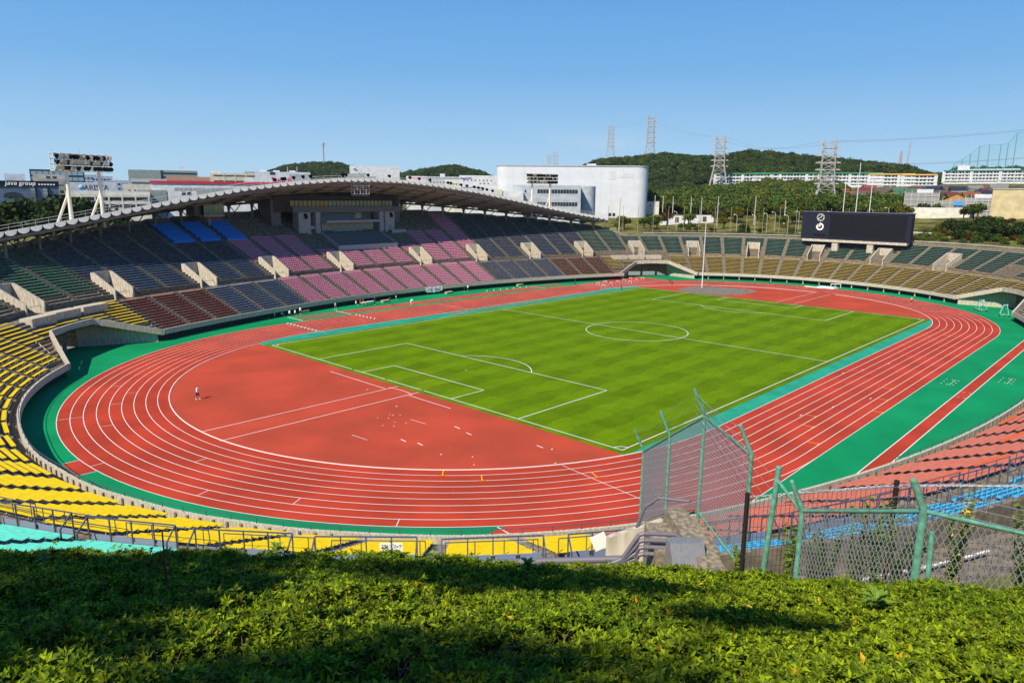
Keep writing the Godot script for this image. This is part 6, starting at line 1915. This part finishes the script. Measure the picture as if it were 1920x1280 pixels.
func chain_link(parent: Node, a0: Vector3, a1: Vector3, b0: Vector3, b1: Vector3, m: Material, cell: float):
	# woven diamonds filling the panel between two posts
	var q := MB.new()
	var wdt := a0.distance_to(b0); var hgt := (a1.distance_to(a0) + b1.distance_to(b0)) * 0.5
	var nx := int(wdt / cell); var ny := int(hgt / cell)
	var P := func(u: float, v: float) -> Vector3: return a0.lerp(b0, u).lerp(a1.lerp(b1, u), v)
	var nrm := (b0 - a0).cross(a1 - a0).normalized() * 0.004
	for i in nx + 1:
		for j in ny:
			var u0 := (i + (0.5 if j % 2 else 0.0)) / (nx + 0.5); var v0 := float(j) / ny; var v1 := float(j + 1) / ny
			var du := 0.5 / (nx + 0.5)
			for s in [-1.0, 1.0]:
				var u1: float = u0 + du * s
				if u0 > 1.0 or u1 < 0.0 or u1 > 1.0: continue
				q.bar(P.call(u0, v0) + nrm * s, P.call(u1, v1) - nrm * s, 0.0056, 0.0056)
	part("chain_link_mesh", q, m, parent)

func build_shade_trees():
	# trees on the bank behind the photographer, which throw the dapples on the hedge
	rng.seed = 5
	var i := 0
	for e in SHADERS:
		var t := thing("bank_tree", ["slender bank tree", "wide bank tree", "open crowned bank tree", "low bank tree", "forked bank tree", "leaning bank tree", "young bank tree", "old bank tree"][i % 8] + " on the slope behind the azalea hedge", "tree", "", bank_pt(e[0], e[1]) + Vector3(-0.700, 0.707, 0.098) * e[2])
		t.basis = Basis(RGT, Vector3.UP, -FWD)
		var c := part("crown", crowns[i % crowns.size()], foliage_mat("leaf_mid", 0.6, 0.25), t); c.scale = Vector3(e[3], e[4] * 1.1, e[4])
		var q := MB.new(); q.tube(Vector3(0, 21.0 - t.position.y, 0), Vector3(0, 0.0, 0), 0.045, 0.03, 8); part("trunk", q, mat("bark", "5a4a3c"), t)
		i += 1

# ---------------------------------------------------------------- people
# a skeleton of tapered capsules joined by a smooth minimum and meshed as surface nets
func body(bones: Array, cell: float) -> Array:
	var lo := Vector3.ONE * 99; var hi := -lo
	for b in bones:
		for k in 2:
			lo = lo.min(b[k] - Vector3.ONE * (b[2 + k] + 0.05)); hi = hi.max(b[k] + Vector3.ONE * (b[2 + k] + 0.05))
	var n := Vector3i(((hi - lo) / cell).ceil()) + Vector3i.ONE
	var f := PackedFloat32Array(); f.resize(n.x * n.y * n.z); f.fill(1.0)
	var zone := PackedByteArray(); zone.resize(f.size())
	var best := PackedFloat32Array(); best.resize(f.size()); best.fill(9.0)
	for b in bones:
		var A: Vector3 = b[0]; var B: Vector3 = b[1]; var r0: float = b[2]; var r1: float = b[3]
		var rr := maxf(r0, r1) + 0.07
		var l0 := Vector3i(((A.min(B) - Vector3.ONE * rr - lo) / cell).floor()).clamp(Vector3i.ZERO, n - Vector3i.ONE)
		var l1 := Vector3i(((A.max(B) + Vector3.ONE * rr - lo) / cell).ceil()).clamp(Vector3i.ZERO, n - Vector3i.ONE)
		var ab := B - A; var q := ab.length_squared()
		for z in range(l0.z, l1.z + 1):
			for y in range(l0.y, l1.y + 1):
				for x in range(l0.x, l1.x + 1):
					var p := lo + Vector3(x, y, z) * cell
					var t := clampf((p - A).dot(ab) / q, 0.0, 1.0) if q > 0.0 else 0.0
					var d := p.distance_to(A + ab * t) - lerpf(r0, r1, t)
					var i := (z * n.y + y) * n.x + x
					if d < best[i]: best[i] = d; zone[i] = b[4]
					var k := 0.03
					var h := clampf(0.5 + 0.5 * (f[i] - d) / k, 0.0, 1.0)
					f[i] = lerpf(f[i], d, h) - k * h * (1.0 - h)
	var ids := {}; var vs := []; var zs := []
	for z in n.z - 1:
		for y in n.y - 1:
			for x in n.x - 1:
				var s := Vector3.ZERO; var cnt := 0; var c := (z * n.y + y) * n.x + x
				var inside := 0
				for o in 8: if f[c + (o & 1) + ((o >> 1) & 1) * n.x + ((o >> 2) & 1) * n.x * n.y] < 0.0: inside += 1
				if inside == 0 or inside == 8: continue
				for e in [[0, 1], [2, 3], [4, 5], [6, 7], [0, 2], [1, 3], [4, 6], [5, 7], [0, 4], [1, 5], [2, 6], [3, 7]]:
					var fa := f[c + (e[0] & 1) + ((e[0] >> 1) & 1) * n.x + ((e[0] >> 2) & 1) * n.x * n.y]
					var fb := f[c + (e[1] & 1) + ((e[1] >> 1) & 1) * n.x + ((e[1] >> 2) & 1) * n.x * n.y]
					if (fa < 0.0) != (fb < 0.0):
						var t := fa / (fa - fb)
						s += Vector3(e[0] & 1, (e[0] >> 1) & 1, (e[0] >> 2) & 1).lerp(Vector3(e[1] & 1, (e[1] >> 1) & 1, (e[1] >> 2) & 1), t); cnt += 1
				ids[c] = vs.size(); vs.append(lo + (Vector3(x, y, z) + s / cnt) * cell); zs.append(zone[c])
	var faces := []
	for z in range(1, n.z - 1):
		for y in range(1, n.y - 1):
			for x in range(1, n.x - 1):
				var c := (z * n.y + y) * n.x + x
				for ax in 3:
					var st: int = [1, n.x, n.x * n.y][ax]; var u: int = [n.x, n.x * n.y, 1][ax]; var w: int = [n.x * n.y, 1, n.x][ax]
					if (f[c] < 0.0) == (f[c + st] < 0.0): continue
					var q := [c, c - u, c - u - w, c - w]
					if not (ids.has(q[0]) and ids.has(q[1]) and ids.has(q[2]) and ids.has(q[3])): continue
					if f[c] < 0.0: q.reverse()
					faces.append([ids[q[0]], ids[q[1]], ids[q[2]], ids[q[3]]])
	var nr := []; for i in vs.size(): nr.append(Vector3.ZERO)
	for q in faces:
		var m: Vector3 = (vs[q[2]] - vs[q[0]]).cross(vs[q[3]] - vs[q[1]])
		for i in q: nr[i] += m
	# outward: away from the inside of the field
	return [vs, zs, faces, nr]

func dress(g: Array, cols: Array) -> ArrayMesh:
	var mb := MB.new(); mb.colored = true
	for q in g[2]:
		var k := [q[0], q[1], q[2], q[3]]
		mb.col = cols[g[1][k[0]]]
		var N := []
		for i in k: N.append(g[3][i].normalized())
		mb.tris(g[0][k[0]], g[0][k[1]], g[0][k[2]], N[0], N[1], N[2]); mb.tris(g[0][k[0]], g[0][k[2]], g[0][k[3]], N[0], N[2], N[3])
	return mb.mesh()

func pose(kind: String) -> Array:
	# zones: 0 hair, 1 skin, 2 shirt, 3 trousers, 4 shoes, 5 lower leg
	var V := func(x, y, z) -> Vector3: return Vector3(x, y, z)
	var hip := Vector3(0, 0.90, 0); var lean := 0.03; var b := []
	if kind == "bend": lean = 0.42
	if kind == "run": lean = 0.10
	if kind == "sit": hip = Vector3(0, 0.45, 0)
	var chest := hip + Vector3(0, 0.40 if kind != "bend" else 0.18, lean)
	var neck := chest + Vector3(0, 0.13 if kind != "bend" else 0.02, 0.0 if kind != "bend" else 0.14)
	var head := neck + Vector3(0, 0.14, 0.02 if kind != "bend" else 0.10)
	b.append([hip, chest, 0.135, 0.15, 2]); b.append([chest, neck, 0.13, 0.06, 2]); b.append([neck, head, 0.05, 0.06, 1])
	b.append([head, head + Vector3(0, 0.03, 0.015), 0.095, 0.09, 1]); b.append([head + Vector3(0, 0.055, -0.02), head + Vector3(0, 0.0, -0.045), 0.092, 0.08, 0])
	b.append([head + Vector3(0, -0.01, 0.10), head + Vector3(0, -0.03, 0.115), 0.014, 0.016, 1])
	for s in [-1.0, 1.0]:
		b.append([head + Vector3(s * 0.095, 0, 0), head + Vector3(s * 0.1, -0.02, 0), 0.018, 0.018, 1])
		var sh: Vector3 = chest + Vector3(s * 0.19, 0.06, 0)
		var el: Vector3 = sh + Vector3(s * 0.06, -0.27, 0.02); var ha: Vector3 = el + Vector3(s * 0.02, -0.24, 0.06)
		var hj: Vector3 = hip + Vector3(s * 0.09, -0.04, 0)
		var kn: Vector3 = hj + Vector3(s * 0.01, -0.42, 0.03); var an: Vector3 = kn + Vector3(0, -0.38, -0.03)
		if kind == "walk":
			kn = hj + Vector3(0, -0.41, 0.11 * s); an = kn + Vector3(0, -0.37, -0.05 + 0.06 * s); el = sh + Vector3(s * 0.05, -0.26, -0.08 * s); ha = el + Vector3(0, -0.22, 0.09)
		if kind == "run":
			kn = hj + Vector3(0, -0.37, 0.22 * s); an = kn + Vector3(0, -0.30, -0.24); el = sh + Vector3(s * 0.06, -0.22, -0.16 * s); ha = el + Vector3(-s * 0.03, 0.04, 0.22)
			if s < 0: an = kn + Vector3(0, -0.40, -0.05)
		if kind == "bend":
			el = sh + Vector3(s * 0.03, -0.27, 0.05); ha = el + Vector3(0, -0.24, 0.05); kn = hj + Vector3(0, -0.41, 0.08)
		if kind == "sit":
			kn = hj + Vector3(0, 0.02, 0.42); an = kn + Vector3(0, -0.38, 0.02)
		b.append([chest + Vector3(s * 0.06, 0.07, 0), sh, 0.075, 0.068, 2])
		b.append([sh, el, 0.058, 0.046, 2 if kind != "run" else 1]); b.append([el, ha, 0.042, 0.03, 1]); b.append([ha, ha + Vector3(0, -0.07, 0.02), 0.034, 0.024, 1])
		b.append([hip + Vector3(s * 0.05, 0, 0), kn, 0.105, 0.068, 3]); b.append([kn, an, 0.06, 0.042, 5]); b.append([an + Vector3(0, -0.04, -0.02), an + Vector3(0, -0.06, 0.16), 0.042, 0.034, 4])
	return b

func build_people():
	var g := {}
	for k in ["stand", "walk", "run", "bend", "sit"]: g[k] = body(pose(k), 0.026)
	var m := StandardMaterial3D.new(); m.vertex_color_use_as_albedo = true; m.roughness = 0.8
	var hair := Color(0.015, 0.012, 0.01); var skin := Color(0.45, 0.26, 0.18)
	var white := Color(0.75, 0.75, 0.75); var black := Color(0.015, 0.015, 0.018); var red := Color(0.45, 0.04, 0.03); var navy := Color(0.02, 0.025, 0.06); var yel := Color(0.6, 0.4, 0.1)
	var list := [
		[-74.8, -11.6, "walk", 40, white, black, skin, "person in white shirt and black shorts walking alone on the near red apron"],
		[75.1, 25.8, "run", -75, yel, black, skin, "person in yellow top and black shorts running the far bend"],
		[43.3, -33.5, "stand", 30, black, black, black, "person dressed in black standing at the pitch corner"],
		[49.7, -42.3, "bend", 120, red, red, skin, "person in red bending down on the home straight"],
		[42.9, -48.4, "stand", 60, black, black, black, "person in black standing by the far sand pit"],
		[65.5, -32.7, "stand", 10, black, black, black, "person in dark clothes standing tall before the far tunnel"],
		[63.9, -31.0, "sit", 40, black, red, skin, "person in dark top squatting beside the tall dark one"],
		[14.2, -60.1, "walk", 70, white, black, skin, "person in white shirt walking below the parapet past the banner"],
		[13.2, -60.4, "stand", 50, black, black, black, "person in black beside the white shirted walker at the banner"],
		[-10.7, -51.8, "bend", 100, white, white, skin, "person in white bending over the jump runway"],
		[-14.1, -55.0, "stand", 60, navy, navy, navy, "person in navy standing on the jump runway's edge"],
		[-16.2, -57.6, "stand", 30, navy, black, black, "tall person in navy standing beside the white table"],
		[-18.6, -59.6, "sit", 60, red, black, skin, "person in red seated behind the white table"],
		[-17.6, -59.9, "sit", 60, red, navy, skin, "person in red jacket seated at the table's end"],
		[-19.9, -59.3, "sit", 60, white, black, skin, "person in white seated behind the table"],
		[-26.4, -57.2, "walk", 200, white, red, skin, "person in white shirt and red shorts walking by the parapet"],
		[-35.0, -56.6, "stand", 90, white, black, skin, "person in white cap and shirt standing above the squatting group"],
		[-36.0, -56.9, "sit", 80, white, black, skin, "person in white squatting first in the group by the wall"],
		[-37.0, -57.3, "sit", 100, white, navy, skin, "person in white and navy squatting in the group by the wall"],
		[-38.4, -57.8, "sit", 60, white, white, skin, "person all in white squatting by the wall"],
		[-41.2, -57.6, "bend", 250, white, black, skin, "person in white bending near the yellow seats' tunnel"],
		[-40.2, -57.2, "stand", 250, yel, white, skin, "person in tan top standing over the bending one"],
		[-8.0, -60.6, "stand", 30, black, white, black, "person in dark top and white trousers under the parapet"]]
	for e in list:
		var o := single("person", dress(g[e[2]], [hair, skin, e[4], e[5], white, e[6]]), m, e[7], "person")
		o.position = Vector3(e[0], 0.0, e[1]); o.rotation.y = deg_to_rad(e[3])
		var low := 9.0
		for v in g[e[2]][0]: low = minf(low, v.y)
		o.position.y = -low + 0.012

func build_equipment():
	var white: Material = mats["sign_white"]
	var teal := mat("teal_steel", "7cb8ac", 0.5)
	# folded throwing-cage trolleys
	for e in [[75.6, 39.6, 0.5, "first"], [71.2, 44.6, 0.2, "second"], [70.4, 48.6, 0.1, "third"]]:
		var t := thing("equipment_trolley", {"first": "pale teal steel trolley with a long boom by the far parapet", "second": "pale teal trolley with an upright white plate on the green apron", "third": "pale teal trolley with crossed frames near the cream ramp wall"}[e[3]], "trolley", "", Vector3(e[0], 0, e[1]), e[2])
		for s in [-1.0, 1.0]:
			var q := MB.new(); q.path([Vector3(s * 1.0, 0.3, 0.8), Vector3(s * 0.45, 2.3, 0.3), Vector3(s * 0.45, 2.3, -0.3), Vector3(s * 1.0, 0.3, -0.8), Vector3(s * 1.0, 0.3, 0.8)], 0.07); part("side_frame", q, teal, t)
			for z in [-0.8, 0.8]:
				q = MB.new(); q.tube(Vector3(s * 1.0 - 0.06, 0.16, z), Vector3(s * 1.0 + 0.06, 0.16, z), 0.16, 0.16, 10); part("wheel", q, mats["black"], t)
		var q := MB.new(); q.bar(Vector3(-1.1, 0.35, 0), Vector3(1.1, 0.35, 0), 0.12, 0.12); q.bar(Vector3(-0.5, 2.3, 0), Vector3(0.5, 2.3, 0), 0.1, 0.1); part("crossbeam", q, teal, t)
		q = MB.new(); q.tube(Vector3(-2.8, 2.0, 0.1), Vector3(2.8, 1.7, -0.1), 0.07, 0.07, 8); part("boom", q, teal, t)
		boxp("white_plate", Vector3(0.3, 1.9, 0.4), Vector3(0.35, 1.2, 0.06), white, t)
	# judges' table and benches by the main straight
	var tb := thing("table", "long white folding table with officials beside the long jump runway", "table", "", Vector3(-17.6, 0, -58.3), 0.15)
	boxp("tabletop", Vector3(0, 0.73, 0), Vector3(3.6, 0.04, 0.7), white, tb)
	for x in [-1.6, 1.6]:
		for z in [-0.28, 0.28]: boxp("leg", Vector3(x, 0.355, z), Vector3(0.05, 0.71, 0.05), mats["black"], tb)
	for e in [[7.9, -60.2, "wooden bench box with yellow gear under the parapet by the banner"], [-33.0, -58.6, "low grey step box by the wall near the sand pit"], [-12.0, -59.2, "wooden crate of yellow gear behind the officials' table"], [32.0, -58.6, "low white kerb box at the far sand pit"]]:
		var c := thing("gear_box", e[2], "box", "", Vector3(e[0], 0, e[1]), 0.1)
		boxp("base", Vector3(0, 0.22, 0), Vector3(2.2, 0.42, 0.7), mat("crate", "b09a74", 0.8), c); boxp("lid", Vector3(0, 0.46, 0), Vector3(2.3, 0.06, 0.8), mat("crate_lid", "c4b896", 0.8), c)
	# high jump mat board on the far bend
	var hj := thing("water_jump_cover", "pale blue and white cover sheet beside the far parapet with a barrier", "cover", "", Vector3(91.0, 0, 1.0), -0.1)
	boxp("cover", Vector3(0, 0.15, 0), Vector3(2.6, 0.3, 4.6), mat("cover_pale", "cfe0ea", 0.7), hj); boxp("white_strip", Vector3(-1.6, 0.06, -3.0), Vector3(0.9, 0.12, 5.0), white, hj)
	var q := MB.new(); q.bar(Vector3(0.6, 1.1, 0.6), Vector3(1.2, 1.25, 3.0), 0.12, 0.12); part("barrier_bar", q, white, hj)
	q = MB.new(); q.bar(Vector3(0.6, 0.2, 0.6), Vector3(0.6, 1.1, 0.6), 0.1, 0.1); part("barrier_post", q, white, hj); q = MB.new(); q.bar(Vector3(1.2, 0.2, 3.0), Vector3(1.2, 1.25, 3.0), 0.1, 0.1); part("barrier_post", q, white, hj)
	# starting blocks along the start line
	var sb := MB.new(); sb.box(Vector3(0, 0.05, 0), Vector3(0.5, 0.08, 0.1)); sb.box(Vector3(-0.12, 0.15, 0.1), Vector3(0.14, 0.18, 0.12)); sb.box(Vector3(0.1, 0.15, -0.1), Vector3(0.14, 0.18, 0.12))
	for i in 9:
		var o := single("lane_marker", sb, white, "small white lane marker box on the home straight's start line", "marker", "lane markers on the start line"); o.position = Vector3(-41.9, 0.01, ZO - TR - LANE * (i + 0.5))
	var cn := MB.new(); cn.tube(Vector3(0, 0, 0), Vector3(0, 0.3, 0), 0.16, 0.03, 10)
	for i in 6:
		var o := single("marker_cone", cn, white, "small white marker cone across the home straight", "cone", "marker cones across the straight"); o.position = Vector3(-27.0, 0.01, -48.8 + 1.22 * i)
	for i in 7:
		var o := single("marker_cone", cn, white, "small white marker cone along the jump runway", "cone", "marker cones along the runway"); o.position = Vector3(18.0 + 2.2 * i, 0.01, -57.0 + 0.25 * i)
	rng.seed = 23
	# rows of hurdles parked beside the far sprint straight
	var hd := MB.new(); hd.box(Vector3(0, 0.6, 0), Vector3(0.04, 0.07, 1.0)); hd.bar(Vector3(0, 0, -0.5), Vector3(0, 0.6, -0.5), 0.04, 0.04); hd.bar(Vector3(0, 0, 0.5), Vector3(0, 0.6, 0.5), 0.04, 0.04)
	hd.bar(Vector3(0, 0.03, -0.5), Vector3(-0.6, 0.03, -0.5), 0.04, 0.04); hd.bar(Vector3(0, 0.03, 0.5), Vector3(-0.6, 0.03, 0.5), 0.04, 0.04)
	for i in 10:
		var o := single("hurdle", hd, white, "low white training hurdle standing in a lane of the far straight", "hurdle", "training hurdles on the far straight"); o.position = Vector3(47.0 + i * 2.5, 0.01, ZO - TR - LANE * (2.5 + (i * 3) % 5))

# crowns that shade the hedge
# given by where the shade falls on the bank: s ahead of the camera, w to the right, then the distance towards the sun and the crown's half sizes
const SHADERS := [
	[4.2, -2.3, 13.0, 1.9, 0.48], [4.05, 0.15, 14.5, 1.5, 0.42], [2.3, -2.1, 12.5, 1.4, 1.0], [2.75, -2.6, 15.5, 1.2, 0.8], [1.9, -0.3, 14.0, 1.0, 0.42], [3.1, 1.2, 13.5, 0.6, 0.22], [2.75, 2.75, 12.8, 0.6, 0.4], [3.3, -3.9, 15.0, 1.2, 0.9]]

func _ready():
	# camera
	var f := Vector3(cos(-0.2036) * cos(-0.7559), sin(-0.2036), cos(-0.2036) * sin(-0.7559))
	var r := f.cross(Vector3.UP).normalized(); var u := r.cross(f)
	var r2 := r * cos(0.01) + u * sin(0.01); var u2 := u * cos(0.01) - r * sin(0.01)
	var cam := Camera3D.new(); cam.name = "camera"
	cam.transform = Transform3D(Basis(r2, u2, -f), CAM)
	cam.fov = 51.23; cam.near = 0.05; cam.far = 9000.0
	add_child(cam); cam.current = true
	view_basis = cam.transform.basis
	# sky, sun, exposure
	# clear autumn air: pale at the horizon, deeper blue overhead, with a few thin low clouds
	var stops := [[-90.0, 0.16, 0.17, 0.13], [-2.0, 0.30, 0.36, 0.36], [0.0, 0.40, 0.575, 0.69], [4.0, 0.275, 0.465, 0.665], [9.0, 0.155, 0.355, 0.63], [16.0, 0.088, 0.27, 0.59], [30.0, 0.052, 0.19, 0.49], [60.0, 0.030, 0.125, 0.37], [90.0, 0.026, 0.105, 0.33]]
	var cl := FastNoiseLite.new(); cl.seed = 6; cl.frequency = 0.012; cl.fractal_octaves = 5
	var pano := Image.create_empty(1024, 512, false, Image.FORMAT_RGBF)
	for j in 512:
		var el := 90.0 - 180.0 * (j + 0.5) / 512.0
		var k := 0
		while k < stops.size() - 2 and el > stops[k + 1][0]: k += 1
		var t: float = clampf((el - stops[k][0]) / (stops[k + 1][0] - stops[k][0]), 0, 1)
		var c := Color(lerpf(stops[k][1], stops[k + 1][1], t), lerpf(stops[k][2], stops[k + 1][2], t), lerpf(stops[k][3], stops[k + 1][3], t))
		var band := exp(-pow((el - 2.6) / 1.5, 2.0))
		for i in 1024:
			var v := clampf((cl.get_noise_3d(cos(TAU * i / 1024.0) * 160.0, j * 5.0, sin(TAU * i / 1024.0) * 160.0) - 0.12) * 2.2, 0.0, 1.0) * band * 0.5
			pano.set_pixel(i, j, c.lerp(Color(0.62, 0.66, 0.70), v))
	var sky_m := PanoramaSkyMaterial.new(); sky_m.panorama = ImageTexture.create_from_image(pano)
	var sky := Sky.new(); sky.sky_material = sky_m
	var env := Environment.new()
	env.background_mode = Environment.BG_SKY; env.sky = sky
	env.tonemap_mode = Environment.TONE_MAPPER_LINEAR; env.tonemap_exposure = 1.3
	env.fog_enabled = true; env.fog_density = 0.00004; env.fog_light_color = Color(0.72, 0.82, 0.92)
	env.sdfgi_enabled = true; env.ssao_enabled = true; env.ssil_enabled = true
	var we := WorldEnvironment.new(); we.name = "world_environment"; we.environment = env; add_child(we)
	var sun := DirectionalLight3D.new(); sun.name = "sun"
	sun.light_energy = 1.6; sun.light_color = Color(1.0, 0.955, 0.88); sun.light_angular_distance = 0.5; sun.shadow_enabled = true
	var travel := Vector3(cos(deg_to_rad(-8.0)) * cos(deg_to_rad(45.0)), -sin(deg_to_rad(45.0)), sin(deg_to_rad(-8.0)) * cos(deg_to_rad(45.0)))
	sun.transform = Transform3D(Basis.looking_at(travel, Vector3.UP), Vector3(0, 100, 0))
	add_child(sun)
	rng.seed = 1
	make_stations()
	build_field(); print("field")
	build_bowl(); print("bowl")
	build_seats(); print("seats")
	build_roof(); build_press(); build_scoreboard(); print("roof")
	build_land(); print("land")
	build_town(); build_masts(); print("town")
	build_rails(); build_fence(); print("fence")
	build_equipment(); build_people(); print("people")
	build_hedge(); build_shade_trees(); print("done")
